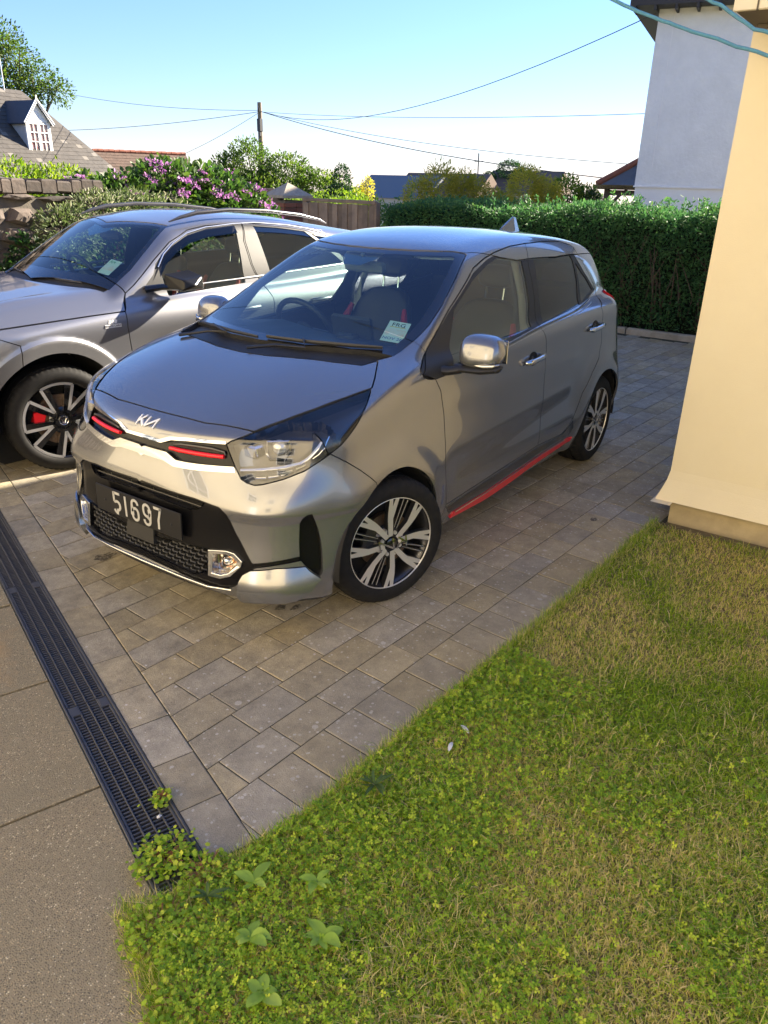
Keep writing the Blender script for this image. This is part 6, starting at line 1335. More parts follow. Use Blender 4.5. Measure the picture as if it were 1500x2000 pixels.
# edging kerb under the hedge
for k in range(9): 
    mb=MB(); mb.box((0,0,.02),(.09,.88,.10+rnd.uniform(0,.02)),None,0,.012); o=mb.build('kerb_stone',mat('pale_kerb',(.40,.37,.32),.9,c2=(.20,.19,.15),ns=6,bump=.003,bs=40) if k==0 else bpy.data.materials['pale_kerb'],bed); o.location=(-7.33+rnd.uniform(-.02,.02),-5.6+k*.9,0)

# ================= vegetation =================
def leafmat(name,stops,trans=.35,rough=.5,spec=.4):
    m=bpy.data.materials.new(name); m.use_nodes=True; nt=m.node_tree; N=nt.nodes; L=nt.links; b=N['Principled BSDF']; out=N['Material Output']
    at=N.new('ShaderNodeAttribute'); at.attribute_name='tone'; cr=N.new('ShaderNodeValToRGB')
    for i,(p,c) in enumerate(stops):
        e=cr.color_ramp.elements[i] if i<2 else cr.color_ramp.elements.new(p); e.position=p; e.color=(*c,1)
    L.new(at.outputs['Fac'],cr.inputs[0]); L.new(cr.outputs[0],b.inputs['Base Color']); b.inputs['Roughness'].default_value=rough; b.inputs['Specular IOR Level'].default_value=spec
    t=N.new('ShaderNodeBsdfTranslucent'); hs=N.new('ShaderNodeHueSaturation'); hs.inputs['Value'].default_value=1.5; hs.inputs['Saturation'].default_value=1.15; L.new(cr.outputs[0],hs.inputs['Color']); L.new(hs.outputs[0],t.inputs[0])
    mx=N.new('ShaderNodeMixShader'); mx.inputs[0].default_value=trans; L.new(b.outputs[0],mx.inputs[1]); L.new(t.outputs[0],mx.inputs[2]); L.new(mx.outputs[0],out.inputs[0]); return m
def unit(v): return v/np.maximum(np.linalg.norm(v,axis=-1,keepdims=True),1e-9)
def leaves(name,P,D,size,m,parent=None,aspect=.45,tone=None,bend=.18,jit=.35,upr=0.):
    """kite shaped folded leaves at points P whose long axis follows D"""
    n=len(P); D=unit(D+rng.normal(0,jit,(n,3))+np.array([0,0,upr])); R=unit(np.cross(D,rng.normal(0,1,(n,3)))); Nn=np.cross(R,D)
    s=size*rng.uniform(.6,1.3,n)[:,None]; w=s*aspect
    V=np.empty((n,6,3)); V[:,0]=P; V[:,1]=P+D*s*.38+R*w*.5+Nn*s*bend*.5; V[:,2]=P+D*s*.78+R*w*.36+Nn*s*bend*.3; V[:,3]=P+D*s-Nn*s*bend*.4; V[:,4]=P+D*s*.78-R*w*.36+Nn*s*bend*.3; V[:,5]=P+D*s*.38-R*w*.5+Nn*s*bend*.5
    base=(np.arange(n)*6)[:,None]; F=np.concatenate([base+np.array([[0,1,2,3]]),base+np.array([[0,3,4,5]])],1).reshape(-1,4)
    return poly_np(name,V.reshape(-1,3),F,m,parent,np.repeat(tone if tone is not None else rng.random(n),2))
def poly_np(name,V,F,m,parent,tone):
    me=bpy.data.meshes.new(name); nf,k=F.shape; me.vertices.add(len(V)); me.vertices.foreach_set('co',V.astype(np.float32).ravel()); me.loops.add(nf*k); me.loops.foreach_set('vertex_index',F.astype(np.int32).ravel())
    me.polygons.add(nf); me.polygons.foreach_set('loop_start',(np.arange(nf)*k).astype(np.int32)); me.update(calc_edges=True)
    a=me.attributes.new('tone','FLOAT','FACE'); a.data.foreach_set('value',np.asarray(tone,np.float32)); me.materials.append(m)
    o=bpy.data.objects.new(name,me); COL.objects.link(o)
    if parent:o.parent=parent
    return o
def blobs(B,n,depth=.35,low=True):
    """points in the outer shell of ellipsoids B=(cx,cy,cz,rx,ry,rz); returns points and outward directions"""
    B=np.array(B,float); wgt=(B[:,3]*B[:,4]+B[:,4]*B[:,5]+B[:,3]*B[:,5]); k=rng.choice(len(B),n,p=wgt/wgt.sum()); d=unit(rng.normal(0,1,(n,3)))
    if not low: d[:,2]=np.abs(d[:,2])
    rad=1-depth*rng.random(n)**1.3+rng.normal(0,.045,n); P=B[k,:3]+d*B[k,3:6]*rad[:,None]; return P,unit(d/B[k,3:6]),k,rad
def clump(P,scale,seed=0):
    """slow 3d pattern that gives sprays a lighter or darker kind of leaf"""
    q=P/scale; return .5+.25*np.sin(q[:,0]*2.1+seed)+.0+.25*np.sin(q[:,1]*2.7+q[:,2]*1.9+seed*2)
def tree(name,base,B,n,size,m,label,aspect=.45,trunk=.12,group='trees beyond the hedge',tonebias=0.,cat='tree',trunks=None,jit=.5,depth=.45,branchy=0):
    base=np.array(base,float); e=empty(name,tuple(base),0,label,cat,group); Bl=[(b[0]-base[0],b[1]-base[1],b[2]-base[2],b[3],b[4],b[5]) for b in B]
    P,D,k,rad=blobs(Bl,n,depth); hole=np.sin(P[:,0]*7.1/max(.2,Bl[0][3]))*np.sin(P[:,1]*6.3/max(.2,Bl[0][4]))*np.sin(P[:,2]*7.7/max(.2,Bl[0][5])); keep=hole<.42; P,D=P[keep],D[keep]
    tn=np.clip(.15+.5*rng.random(len(P))+.3*clump(P,Bl[0][3]*.5,len(name))-.1+tonebias,0,1)
    leaves('crown',P,D,size,m,e,aspect,tn,jit=jit)
    mb=MB(); tb=MB()
    cz=np.mean([b[2] for b in Bl]); cx=np.mean([b[0] for b in Bl]); cy=np.mean([b[1] for b in Bl])
    mb.tube([(0,0,-.3),(cx*.3,cy*.3,cz*.4),(cx*.7,cy*.7,cz*.9)],[trunk,trunk*.75,trunk*.4],8); tr_=mb.build('trunk',M_BARK,e)
    for i,b in enumerate(Bl):
        t0=Vector((cx*.5,cy*.5,cz*.6)); t1=Vector(b[:3]); 
        for q in range(3):
            t2=t1+Vector((rnd.uniform(-1,1)*b[3],rnd.uniform(-1,1)*b[4],rnd.uniform(-.3,1)*b[5]))*.8; tb.tube([t0,t0.lerp(t1,.6)+Vector((0,0,.05)),t2],[trunk*.4,trunk*.25,trunk*.06],5)
    tb.build('branches',M_BARK,e); return e
M_BARK=mat('bark',(.085,.065,.048),.9,c2=(.13,.10,.075),ns=14,bump=.004,bs=60)
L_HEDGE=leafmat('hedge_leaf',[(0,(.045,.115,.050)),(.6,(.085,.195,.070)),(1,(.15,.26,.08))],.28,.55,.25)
L_MID=leafmat('mid_green_leaf',[(0,(.040,.080,.020)),(.5,(.080,.135,.028)),(1,(.17,.20,.045))],.48)
L_DEEP=leafmat('deep_green_leaf',[(0,(.012,.040,.015)),(.6,(.025,.065,.018)),(1,(.07,.12,.03))],.3)
L_GOLD=leafmat('golden_leaf',[(0,(.22,.22,.05)),(.5,(.42,.38,.08)),(1,(.58,.50,.14))],.72)
L_FRESH=leafmat('fresh_green_leaf',[(0,(.07,.14,.025)),(.5,(.14,.22,.035)),(1,(.27,.31,.06))],.52)
# --- hedge ---
HE=empty('clipped_hedge',(-8.0,-1.5,0),0,'long dense dark green clipped hedge across the end of the drive','hedge')
def hedge_pts(n,face):
    y=rng.uniform(-4.58,4.2,n); top=1.405+.035*(y+4.6)/5+.03*np.sin(y*3.1)+.02*np.sin(y*7.7+1)
    if face=='front':
        z=rng.uniform(.05,1,n)**.9*top; x=-7.42-.05*np.sin(y*2.3+z*3)-.035*np.sin(y*6.1)*np.sin(z*7)-.10*rng.random(n)**2*1.5-.16*np.clip((z-.75*top)/top,0,1)**2*4; x+=.10*np.clip((.35-z)/.35,0,1); d=np.stack([np.full(n,.9),rng.normal(0,.4,n),rng.normal(.25,.4,n)],1)
    else:
        x=rng.uniform(-8.6,-7.5,n); z=top+.02*rng.normal(0,1,n)-.16*rng.random(n)**2-.08*np.clip((x+7.75)/.25,0,1)**2; d=np.stack([rng.normal(.1,.4,n),rng.normal(0,.4,n),np.full(n,.9)],1)
    return np.stack([x,y,z],1)-np.array([-8.0,-1.5,0]),d
P1,D1=hedge_pts(46000,'front'); P2,D2=hedge_pts(26000,'top'); 
# leading shoots standing above the clipped top
ns=130; yb=rng.uniform(-4.5,4.2,ns); yb=np.concatenate([yb,rng.uniform(-1.4,.6,50)]); ns=len(yb); xb=rng.uniform(-8.3,-7.6,ns); hb=rng.uniform(.03,.13,ns)*(1+.6*((yb>-1.4)&(yb<.6))); SP=[];SD=[]
for i in range(ns):
    m_=12; t=rng.random(m_); SP.append(np.stack([xb[i]+rng.normal(0,.012,m_),yb[i]+rng.normal(0,.012,m_),1.42+.035*(yb[i]+4.6)/5+t*hb[i]],1)-np.array([-8.0,-1.5,0])); SD.append(np.stack([rng.normal(0,.6,m_),rng.normal(0,.6,m_),np.full(m_,.7)],1))
P=np.concatenate([P1,P2]+SP); D=np.concatenate([D1,D2]+SD)
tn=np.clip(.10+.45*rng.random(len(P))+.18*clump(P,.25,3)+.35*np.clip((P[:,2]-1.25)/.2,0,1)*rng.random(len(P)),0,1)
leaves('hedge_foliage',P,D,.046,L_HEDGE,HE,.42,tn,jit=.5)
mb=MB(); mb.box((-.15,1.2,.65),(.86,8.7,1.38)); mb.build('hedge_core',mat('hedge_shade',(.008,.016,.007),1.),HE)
mb=MB()
for k in range(60):
    y=rnd.uniform(-.2,2.4) if k<26 else rnd.uniform(-3,5); mb.tube([(.40+rnd.uniform(0,.1),y,rnd.uniform(0,.3)),(.52+rnd.uniform(-.02,.05),y+rnd.uniform(-.1,.1),rnd.uniform(.4,.7)),(.50+rnd.uniform(0,.06),y+rnd.uniform(-.3,.3),rnd.uniform(.8,1.2))],[.010,.007,.003],5)
mb.build('hedge_stems',M_BARK,HE)['kind']='stuff'
# fresh growth spilling over the far end of the hedge
# --- trees behind ---
def T(*a,**k): return tree(*a,**k)
T('garden_tree',(-14.9,-14.3,-1.2),[(-14.75,-14.45,1.85,.70,.70,.85),(-14.35,-14.95,1.55,.62,.62,.72),(-15.5,-13.7,1.62,.80,.8,.72),(-16.0,-13.1,1.35,.65,.65,.6),(-15.0,-14.2,.9,1.7,1.5,1.0)],26000,.085,L_MID,'tall mid green tree around the telegraph pole, beyond the brick pier',trunk=.12)
T('garden_tree',(-16.2,-12.4,-1.0),[(-16.15,-12.6,1.25,.55,.55,.62),(-16.4,-12.1,.9,.6,.6,.6)],5000,.07,L_FRESH,'bright bushy tree right of the pole tree over the board fence')
T('dark_shrub_tree',(-14.9,-11.2,-.8),[(-14.92,-11.2,1.55,.26,.26,.52),(-14.85,-11.3,1.1,.42,.42,.5)],4500,.06,L_DEEP,'narrow dark upright tree above the board fence')
T('small_golden_tree',(-18.5,-13.0,-1),[(-18.55,-13.02,1.35,.22,.22,.42),(-18.4,-13.25,1.1,.35,.35,.4)],2200,.06,L_GOLD,'small pointed golden tree just right of the dark upright tree')
T('low_shrub',(-12.6,-9.6,-.6),[(-12.6,-9.6,.9,.9,1.1,.55),(-11.8,-8.2,.88,.8,.9,.5),(-12.9,-10.8,.85,.8,.8,.5)],8000,.06,L_FRESH,'low fresh green shrubs along the back of the board fence',cat='shrub')
T('bamboo_clump',(-10.0,-5.15,-.3),[(-10.02,-5.14,1.50,.34,.36,.52),(-9.95,-5.55,1.35,.30,.30,.42),(-10.2,-4.78,1.45,.27,.28,.46)],6500,.075,L_GOLD,'golden feathery bamboo over the left half of the hedge',aspect=.16,cat='bamboo',group='bamboo clumps behind the hedge',jit=.7,trunk=.02)
T('bamboo_clump',(-10.4,-4.55,-.3),[(-10.33,-4.62,1.38,.32,.32,.42),(-10.6,-4.35,1.25,.32,.32,.36)],4500,.07,L_GOLD,'lower olive bamboo next to the tall golden one',aspect=.16,cat='bamboo',group='bamboo clumps behind the hedge',tonebias=-.15,jit=.7,trunk=.02)
T('bamboo_clump',(-11.65,-4.3,-.3),[(-11.63,-4.27,1.55,.36,.36,.48),(-11.75,-3.92,1.4,.34,.34,.42)],6000,.07,L_GOLD,'bright yellow bamboo in the middle over the hedge',aspect=.16,cat='bamboo',group='bamboo clumps behind the hedge',tonebias=.1,jit=.7,trunk=.02)
T('garden_tree',(-12.4,-3.7,-.4),[(-12.40,-3.78,1.42,.36,.36,.46),(-12.52,-3.42,1.35,.28,.28,.34),(-12.3,-4.0,1.2,.3,.3,.3)],6500,.055,L_FRESH,'fresh green bushy tree left of the small porch')
T('dark_shrub_tree',(-12.3,-3.3,-.3),[(-12.45,-3.30,1.30,.24,.24,.32)],2000,.05,L_DEEP,'dark round shrub beside the small porch')
T('far_tree',(-51.2,-24.6,-3.5),[(-51.25,-24.5,2.55,.95,.95,.62),(-51.6,-23.7,2.2,.8,.8,.5)],3500,.12,L_DEEP,'round dark tree on the skyline above the bamboo',trunk=.15)
T('far_tree',(-50.8,-25.9,-3.5),[(-50.8,-25.9,1.95,.55,.55,.45)],1500,.10,L_DEEP,'small far tree left of the round dark one on the skyline',trunk=.15)
T('tall_ash_tree',(-34.8,-57.5,-3),[(-33.2,-58.0,10.3,2.5,2.4,1.5),(-34.3,-57.2,9.3,1.9,1.7,1.3),(-35.6,-56.4,8.0,1.8,1.6,1.3),(-36.7,-55.6,7.2,1.2,1.1,1.1),(-33.2,-57.9,7.6,2.4,2.,1.5),(-34.9,-57.0,7.0,1.8,1.8,1.2)],9000,.22,L_MID,'tall airy tree rising behind the dormer house at the far left',trunk=.35,depth=.7)
for k,(x,y,z,r) in enumerate([(-20,-17,-.2,1.8),(-24,-14,-.6,2.0),(-19,-9,-.5,1.5),(-22,-21,.0,2.0),(-27,-33,-.4,2.4),(-31,-12,-.8,2.2),(-17.5,-6.9,.0,1.1)]):
    T('background_shrub',(x,y,hgt(x,y)),[(x,y,z,r,r,1.2),(x+r*.6,y-r*.5,z-.2,r*.8,r*.8,1.1)],4500,.11,(L_MID,L_DEEP,L_FRESH)[k%3],('broad dull shrub mass low behind the pole tree','dark shrub mass between the pole tree and the far roofs','bright shrub mass behind the first bamboo clump','dull shrubs beyond the hydrangea','dark shrubs under the telegraph pole','bright shrubs below the skyline roofs','dull shrub beside the porch posts')[k],group='shrubs beyond the hedge',cat='shrub',trunk=.1)
# --- planting over the stone wall ---
def shrub(name,B,n,size,m,label,asp=.45,extra=None,cat='shrub',jit=.5,depth=.4,low=True):
    c=np.mean(np.array(B)[:,:3],0); c[2]=0; e=empty(name,tuple(c),0,label,cat); P,D,k,rad=blobs([(b[0]-c[0],b[1]-c[1],b[2],*b[3:]) for b in B],n,depth,low); leaves('foliage',P,D,size,m,e,asp,np.clip(.2+.6*rng.random(n)+.2*clump(P,.3,1)-.1,0,1),jit=jit)
    mb=MB(); [mb.tube([(b[0]-c[0]+rnd.uniform(-.1,.1),b[1]-c[1],0),(b[0]-c[0],b[1]-c[1],b[2]*.7),(b[0]-c[0]+rnd.uniform(-.2,.2),b[1]-c[1]+rnd.uniform(-.1,.1),b[2]+b[5]*.5)],[.02,.014,.005],5) for b in B for _ in range(2)]; mb.build('stems',M_BARK,e); return e,c
shrub('privet_bush',[(-1.2,-6.3,1.52,.7,.4,.38),(-1.9,-6.2,1.53,.6,.4,.36),(-2.6,-6.2,1.50,.55,.4,.34),(-3.2,-6.15,1.46,.55,.4,.33),(-3.8,-6.1,1.36,.5,.4,.30),(-2.4,-6.1,1.1,1.5,.4,.5)],17000,.05,L_FRESH,'sunlit yellow green privet above the stone wall')
shrub('pale_flowering_shrub',[(-2.15,-4.45,1.18,.34,.22,.26),(-2.55,-4.5,1.32,.38,.22,.24),(-3.0,-4.55,1.36,.36,.22,.20),(-3.4,-4.6,1.32,.35,.25,.2),(-2.0,-4.4,.85,.3,.2,.3)],8000,.042,leafmat('pale_leaf',[(0,(.06,.10,.03)),(.55,(.14,.19,.07)),(.75,(.42,.42,.30)),(1,(.55,.54,.42))],.3),'shrub with creamy flower sprays in front of the stone wall',asp=.3)
shrub('ivy_growth',[(-1.70,-4.5,.98,.16,.08,.22),(-1.52,-4.5,.75,.2,.08,.2),(-2.1,-4.53,.75,.3,.1,.4),(-2.7,-4.5,.8,.5,.15,.5)],3800,.05,L_DEEP,'dark ivy creeping up the face of the stone wall',cat='ivy',asp=.7)
hy,hc=shrub('hydrangea_bush',[(-3.3,-5.0,1.38,.50,.42,.34),(-3.8,-4.95,1.52,.50,.42,.34),(-4.3,-4.9,1.48,.50,.42,.34),(-4.75,-4.9,1.34,.45,.4,.30),(-2.9,-5.05,1.38,.4,.35,.30),(-5.1,-4.95,1.18,.40,.35,.28),(-4.0,-4.8,1.0,1.3,.4,.5)],13000,.075,leafmat('hydrangea_leaf',[(0,(.03,.07,.02)),(.6,(.06,.12,.028)),(1,(.13,.18,.04))],.35),'big hydrangea bush covered in mauve lacecap flowers',asp=.6,jit=.6)
fl=[];fd_=[]
M_FL=leafmat('mauve_petal',[(0,(.22,.09,.24)),(.5,(.40,.18,.42)),(1,(.58,.36,.58))],.3)
for k in range(85):
    hb_=[(-3.3,-5.0,1.38,.50,.42,.34),(-3.8,-4.95,1.52,.50,.42,.34),(-4.3,-4.9,1.48,.50,.42,.34),(-4.75,-4.9,1.34,.45,.4,.30),(-5.1,-4.95,1.18,.40,.35,.28),(-2.9,-5.05,1.38,.4,.35,.30)][rnd.choice((0,1,1,2,2,3,3,4,4,5))]
    a=rnd.uniform(-.5,3.4); el=rnd.uniform(-.1,1.1); c_=np.array([hb_[0]+math.cos(a)*math.cos(el)*hb_[3]*1.05,hb_[1]+abs(math.sin(a))*math.cos(el)*hb_[4]*1.05,hb_[2]+math.sin(el)*hb_[5]*1.08])
    n=34; ang=rng.uniform(0,6.28,n); r_=.065*np.sqrt(rng.random(n)); P=np.stack([np.cos(ang)*r_,np.sin(ang)*r_,rng.normal(0,.008,n)],1)
    D=np.stack([np.cos(ang),np.sin(ang),rng.normal(.3,.3,n)],1); o=leaves('flower_head',P,D,.026,M_FL,hy,.95,np.clip(rng.random(n)*.6+rnd.random()*.4,0,1)); o['kind']='stuff'; o.location=tuple(c_-hc); o.rotation_euler=(rnd.uniform(-.7,.1),rnd.uniform(-.5,.5),0)
# ================= grass =================
def inpoly(P,poly): return sdpoly(P,poly)<0
L_GR=leafmat('grass_blade',[(0,(.075,.16,.012)),(.30,(.22,.37,.020)),(.60,(.46,.58,.045)),(.72,(.60,.55,.16)),(1,(.90,.74,.42))],.45,.55,.3)
def grass(n,poly,hmin,hmax,w):
    out=[]; P=[]
    lo=poly.min(0);hi=poly.max(0)
    while sum(len(p) for p in P)<n:
        q=rng.uniform(lo,hi,(n,2)); q=q[inpoly(q,poly)]; d=np.hypot(q[:,0]-2.38,q[:,1]-2.4); q=q[rng.random(len(q))<np.clip(1.9/d,.0,1)**1.6]; P.append(q)
    q=np.concatenate(P)[:n]
    dry=.5+.5*np.sin(q[:,0]*3.1+1.3*np.sin(q[:,1]*2.3))*np.sin(q[:,1]*3.7+1.1*np.sin(q[:,0]*2.9)); dry=np.clip(dry*1.5-.32+.25*np.sin(q[:,0]*11+np.sin(q[:,1]*9)*2)+.45*np.clip((q[:,1]-1.9)/1.4,0,1)*(q[:,0]<1.9),0,1)
    h=rng.uniform(hmin,hmax,n)*(1.05-.5*dry); a=rng.uniform(0,6.28,n); lean=rng.uniform(.6,2.3,n)*h; W=w*rng.uniform(.6,1.3,n)
    dx=np.stack([np.cos(a),np.sin(a)],1); pr=np.stack([-dx[:,1],dx[:,0]],1)
    V=np.zeros((n,5,3)); V[:,0,:2]=q-pr*W[:,None]/2; V[:,1,:2]=q+pr*W[:,None]/2; m_=q+dx*(lean*.35)[:,None]; V[:,2,:2]=m_+pr*W[:,None]*.42; V[:,3,:2]=m_-pr*W[:,None]*.42; V[:,2,2]=V[:,3,2]=h*.62; V[:,4,:2]=q+dx*lean[:,None]; V[:,4,2]=h*rng.uniform(.55,1.,n); V[:,:2,2]=-.006
    b=(np.arange(n)*5)[:,None]; F4=b+np.array([[0,1,2,3]]); F3=b+np.array([[3,2,4]])
    tone=np.where(rng.random(n)<.20+.62*dry,rng.uniform(.60,1,n),rng.uniform(0,.60,n)); return V.reshape(-1,3),F4,F3,tone
LV=[];LT=[];LF=[];off=0
lawn_poly=np.array([(1.60,1.14),(1.80,1.50),(2.33,2.85),(2.9,4.6),(3.2,5.2),(-1.64,4.6),(-1.64,1.50),(-1.60,1.40),(-.5,1.392),(.4,1.332),(1.14,1.278)])
near_poly=np.array([(1.60,1.14),(1.80,1.50),(2.38,2.85),(1.2,2.9),(-.6,2.6),(-1.64,2.6),(-1.62,1.44),(-.5,1.392),(.4,1.332),(1.14,1.278)])
for n,poly,h0,h1,w in((165000,near_poly,.010,.032,.0025),(40000,lawn_poly,.02,.04,.0034),(5000,near_poly,.035,.065,.0020)):
    V,F4,F3,t=grass(n,poly,h0,h1,w); LV.append(V); 
    tri=np.concatenate([F4[:,[0,1,2]],F4[:,[0,2,3]],F3])+off; LF.append(tri); LT.append(np.concatenate([t,t,t])); off+=len(V)
# tufts leaning over the paving and drain edge
ne=9000; tt=rng.random(ne); edge=[(1.64,1.18),(1.14,1.276),(.4,1.33),(-.5,1.39),(-1.66,1.45)]; ep=np.array(edge); seg=rng.integers(0,4,ne); tt=rng.random(ne)[:,None]; q=ep[seg]*(1-tt)+ep[seg+1]*tt+np.stack([rng.normal(0,.012,ne),rng.normal(.004,.012,ne)],1)
e2=np.array([(1.62,1.13),(1.80,1.52),(2.33,2.85)]); n2=9000; s2=rng.integers(0,2,n2); t2=rng.random(n2)[:,None]; q2=e2[s2]*(1-t2)+e2[s2+1]*t2+rng.normal(0,.022,(n2,2)); q=np.concatenate([q,q2]); n=len(q)
h=rng.uniform(.012,.045,n); a=rng.uniform(0,6.28,n); dx=np.stack([np.cos(a),np.sin(a)],1); pr=np.stack([-dx[:,1],dx[:,0]],1); W=.0022; V=np.zeros((n,3,3)); V[:,0,:2]=q-pr*W/2; V[:,1,:2]=q+pr*W/2; V[:,2,:2]=q+dx*(h*rng.uniform(.3,1.3,n))[:,None]; V[:,2,2]=h; V[:,:2,2]=-.008
LV.append(V.reshape(-1,3)); LF.append((np.arange(n)*3)[:,None]+np.array([[0,1,2]])+off); LT.append(np.where(rng.random(n)<.35,rng.uniform(.6,1,n),rng.uniform(0,.55,n)))
go=poly_np('lawn_grass',np.concatenate(LV),np.concatenate(LF),L_GR,None,np.concatenate(LT)); tag(go,'short patchy green and straw coloured lawn grass','grass',kind='stuff')
# clover and creeping cranesbill: small rounded leaflets low among the blades
L_CL=leafmat('clover_leaflet',[(0,(.12,.24,.02)),(.6,(.32,.48,.035)),(1,(.60,.66,.07))],.35,.5,.3)
def leaflets(name,C,r,m,parent=None,z0=.012,z1=.035,lobes=3):
    n=len(C); rep=lobes; a0_=rng.uniform(0,6.28,n); Z=rng.uniform(z0,z1,n); tl=rng.normal(0,.35,(n,2)); V=[];T_=[]
    R=r*rng.uniform(.6,1.25,n)
    for L_ in range(rep):
        a=a0_+2*math.pi*L_/rep; d=np.stack([np.cos(a),np.sin(a)],1); p=np.stack([-d[:,1],d[:,0]],1)
        for k,(u,v) in enumerate(((0,0),(.55,.42),(.95,.36),(1.0,0),(.95,-.36),(.55,-.42))):
            q=C+d*(u*R)[:,None]+p*(v*R)[:,None]; off_=q-C; z=Z+(off_*tl).sum(1)-.10*u*R*(abs(v)>0); V.append(np.stack([q[:,0],q[:,1],z],1))
    V=np.array(V).reshape(rep,6,n,3).transpose(2,0,1,3).reshape(-1,3); F=(np.arange(n*rep)*6)[:,None]+np.array([[0,1,2,3,4,5]]); return poly_np(name,V,F,m,parent,np.repeat(rng.random(n),rep))
n=17000; q=rng.uniform([.0,1.25],[2.5,2.9],(n*4,2)); q=q[inpoly(q,near_poly)]; dl=np.abs(q[:,1]-(1.30+.05*(1.1-q[:,0]))); dens=.10+.95*np.exp(-((dl)/.38)**2)*(.4+.6*(np.sin(q[:,0]*5+1)*np.sin(q[:,1]*6)>-.2))+.35*(np.sin(q[:,0]*9)*np.sin(q[:,1]*8+1)>.35); q=q[rng.random(len(q))<dens][:n]
cl=leaflets('clover_patch',q,.0068,L_CL,None,.014,.038); tag(cl,'bright green clover spread through the lawn along the paving','clover',kind='stuff')
def weed(name,x,y,rad,n,label,group,size=.0060,lobes=5):
    e=empty(name,(x,y,0),0,label,'weed',group); a=rng.uniform(0,6.28,n); r_=rad*np.sqrt(rng.random(n)); C=np.stack([np.cos(a)*r_,np.sin(a)*r_*.85],1)
    leaflets('foliage',np.repeat(C,3,0)+rng.normal(0,.012,(len(C)*3,2)),size,L_CL,e,.006,.034,lobes); mb=MB(); [mb.tube([(0,0,0),(c[0]*.5,c[1]*.5,.02),(c[0],c[1],.03)],[.0016,.0012,.0008],4) for c in C[:40]]; mb.build('stems',mat('red_stem',(.25,.10,.05),.6) if 'red_stem' not in bpy.data.materials else bpy.data.materials['red_stem'],e); return e
weed('cranesbill_weed',1.475,1.07,.085,150,'lobed green weed growing over the paving side of the drain end','weeds at the end of the drain')
weed('cranesbill_weed',1.44,1.20,.07,90,'small weed on the last paver beside the drain end','weeds at the end of the drain')
weed('cranesbill_weed',1.62,1.24,.10,180,'lobed weed mat covering the concrete side of the drain end','weeds at the end of the drain')
weed('cranesbill_weed',1.70,1.42,.09,120,'weed mat along the concrete edge below the drain end','weeds at the end of the drain')
weed('cranesbill_weed',1.335,.90,.028,26,'tiny sprig in the joint between drain and paver','weeds at the end of the drain')
def rosette(name,x,y,n,ln,wd,label,m,cat='plant',up=.45,group='broad leaved weeds in the lawn'):
    e=empty(name,(x,y,0),rnd.uniform(0,6),label,cat,group)
    for k in range(n):
        a=2*math.pi*k/n+rnd.uniform(-.3,.3); L_=ln*rnd.uniform(.5,1.0); u_=up*rnd.uniform(.4,2.4); cv=rnd.uniform(-.5,.5); V=[];rows=7
        for i in range(rows):
            t=i/(rows-1); w=wd*(.12 if i==0 else math.sin(math.pi*min(1,t*.93+.05))**.7)*L_; z=L_*(u_*t-.55*u_*t*t*1.2)+.032; c=Vector((math.cos(a+cv*t)*L_*t*.95,math.sin(a+cv*t)*L_*t*.95,z)); s=Vector((-math.sin(a),math.cos(a),0))
            V+=[c+s*w+Vector((0,0,w*.28)),c,c-s*w+Vector((0,0,w*.28))]
        F=[(3*i+j,3*i+j+1,3*i+j+4,3*i+j+3) for i in range(rows-1) for j in(0,1)]
        o=mk('leaf',[tuple(v) for v in V],F,m,e,smooth=True); at=o.data.attributes.new('tone','FLOAT','FACE'); at.data.foreach_set('value',[rnd.uniform(.2,.9)]*len(F))
    return e
L_PL=leafmat('plantain_leaf',[(0,(.20,.34,.05)),(.6,(.34,.50,.07)),(1,(.48,.60,.11))],.35,.45,.4); L_DK=leafmat('thistle_leaf',[(0,(.05,.10,.025)),(1,(.11,.17,.04))],.3)
for x,y,n,ln,wd,lab,mm in((1.40,1.335,6,.075,.20,'light green broad leaved plant at the corner of paving and lawn',L_PL),(1.52,1.44,6,.062,.26,'small plantain a hand below the corner plant',L_PL),(1.42,1.58,6,.07,.27,'plantain with upright oval leaves in the clover',L_PL),(1.60,1.56,5,.06,.30,'single broad oval leaf plant near the concrete edge',L_PL),(1.66,1.70,6,.055,.26,'plantain nearest the bottom edge beside the concrete',L_PL),(1.30,1.47,5,.06,.22,'narrow leaved plant just off the last soldier paver',L_PL),(.93,1.385,11,.085,.10,'dark spiky dandelion rosette against the paving edge',L_DK),(1.50,1.27,8,.06,.12,'dark dandelion leaves by the end of the drain',L_DK),(1.78,1.86,6,.06,.25,'broad leaved weed low at the bottom of the lawn',L_PL)):
    rosette('broad_leaved_weed',x,y,n,ln,wd,lab,mm)
M_FE=mat('white_feather',(.62,.62,.60),.8)
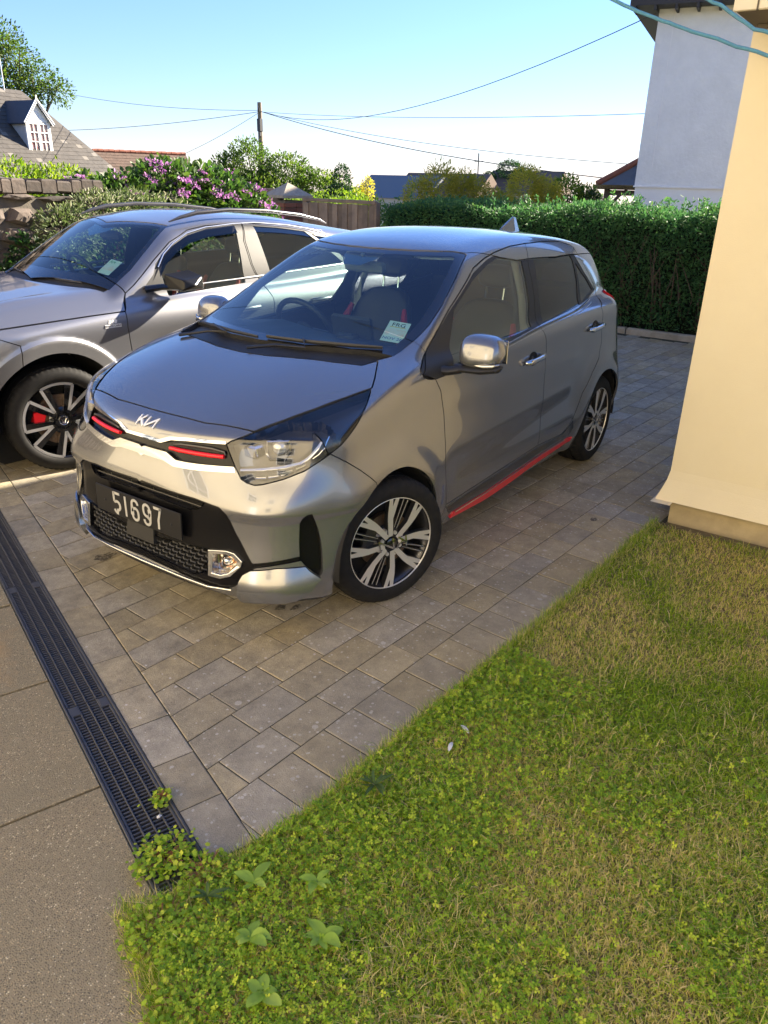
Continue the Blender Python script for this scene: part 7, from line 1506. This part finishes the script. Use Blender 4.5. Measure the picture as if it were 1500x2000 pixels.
for x,y,a,lab in((.62,1.475,.3,'small white feather lying on the clover near the paving'),(.53,1.455,1.1,'greyish feather just above the white one on the lawn')):
    mb=MB(); n=9; V=[(t*.05,math.sin(math.pi*t)**.6*.007*s,.022+.006*math.sin(3*t)) for t in np.linspace(0,1,n) for s in(-1,0,1)]; mb.add(V,[(3*i+j,3*i+j+1,3*i+j+4,3*i+j+3) for i in range(n-1) for j in(0,1)],0,True); o=mb.build('feather',M_FE,None); o.location=(x,y,.006); o.rotation_euler=(0,0,a); tag(o,lab,'feather','feathers on the lawn')
mb=MB(); mb.add([(0,0,0),(.012,.002,.001),(.016,.009,0),(.008,.014,.002),(-.002,.010,0),(.007,.007,.005)],[(0,1,5),(1,2,5),(2,3,5),(3,4,5),(4,0,5)]); o=mb.build('pale_chip',M_FE,None); o.location=(1.375,.93,.001); tag(o,'small pale leaf scrap lying on the slots of the drain','leaf')

# oil drips on the paving
m=bpy.data.materials.new('oil_film'); m.use_nodes=True; nt=m.node_tree; N=nt.nodes; b=N['Principled BSDF']; b.inputs['Base Color'].default_value=(.035,.030,.024,1); b.inputs['Roughness'].default_value=.5
te=N.new('ShaderNodeNewGeometry'); nz_=N.new('ShaderNodeTexNoise'); nz_.inputs['Scale'].default_value=90; nt.links.new(te.outputs['Position'],nz_.inputs['Vector']); mr_=N.new('ShaderNodeMapRange'); mr_.inputs[1].default_value=.35; mr_.inputs[2].default_value=.60; mr_.inputs[3].default_value=.12; mr_.inputs[4].default_value=.6; nt.links.new(nz_.outputs['Fac'],mr_.inputs[0]); nt.links.new(mr_.outputs[0],b.inputs['Alpha'])
for x,y,r,lab in((.463,-.572,.042,'dark damp oil patch in front of the number plate'),(.298,.423,.022,'small oil drip beneath the front bumper corner'),(.259,.474,.020,'second oil drip under the bumper corner'),(-1.466,1.165,.022,'dark blot on the paving near the yellow house')):
    V=[(math.cos(a)*r*rnd.uniform(.65,1.25)*1.25,math.sin(a)*r*rnd.uniform(.65,1.2),0) for a in np.linspace(0,2*math.pi,18,endpoint=False)]; o=mk('oil_stain',V+[(0,0,0)],[(i,(i+1)%18,18) for i in range(18)],m); o.location=(x,y,.0022); tag(o,lab,'stain','oil stains on the paving')
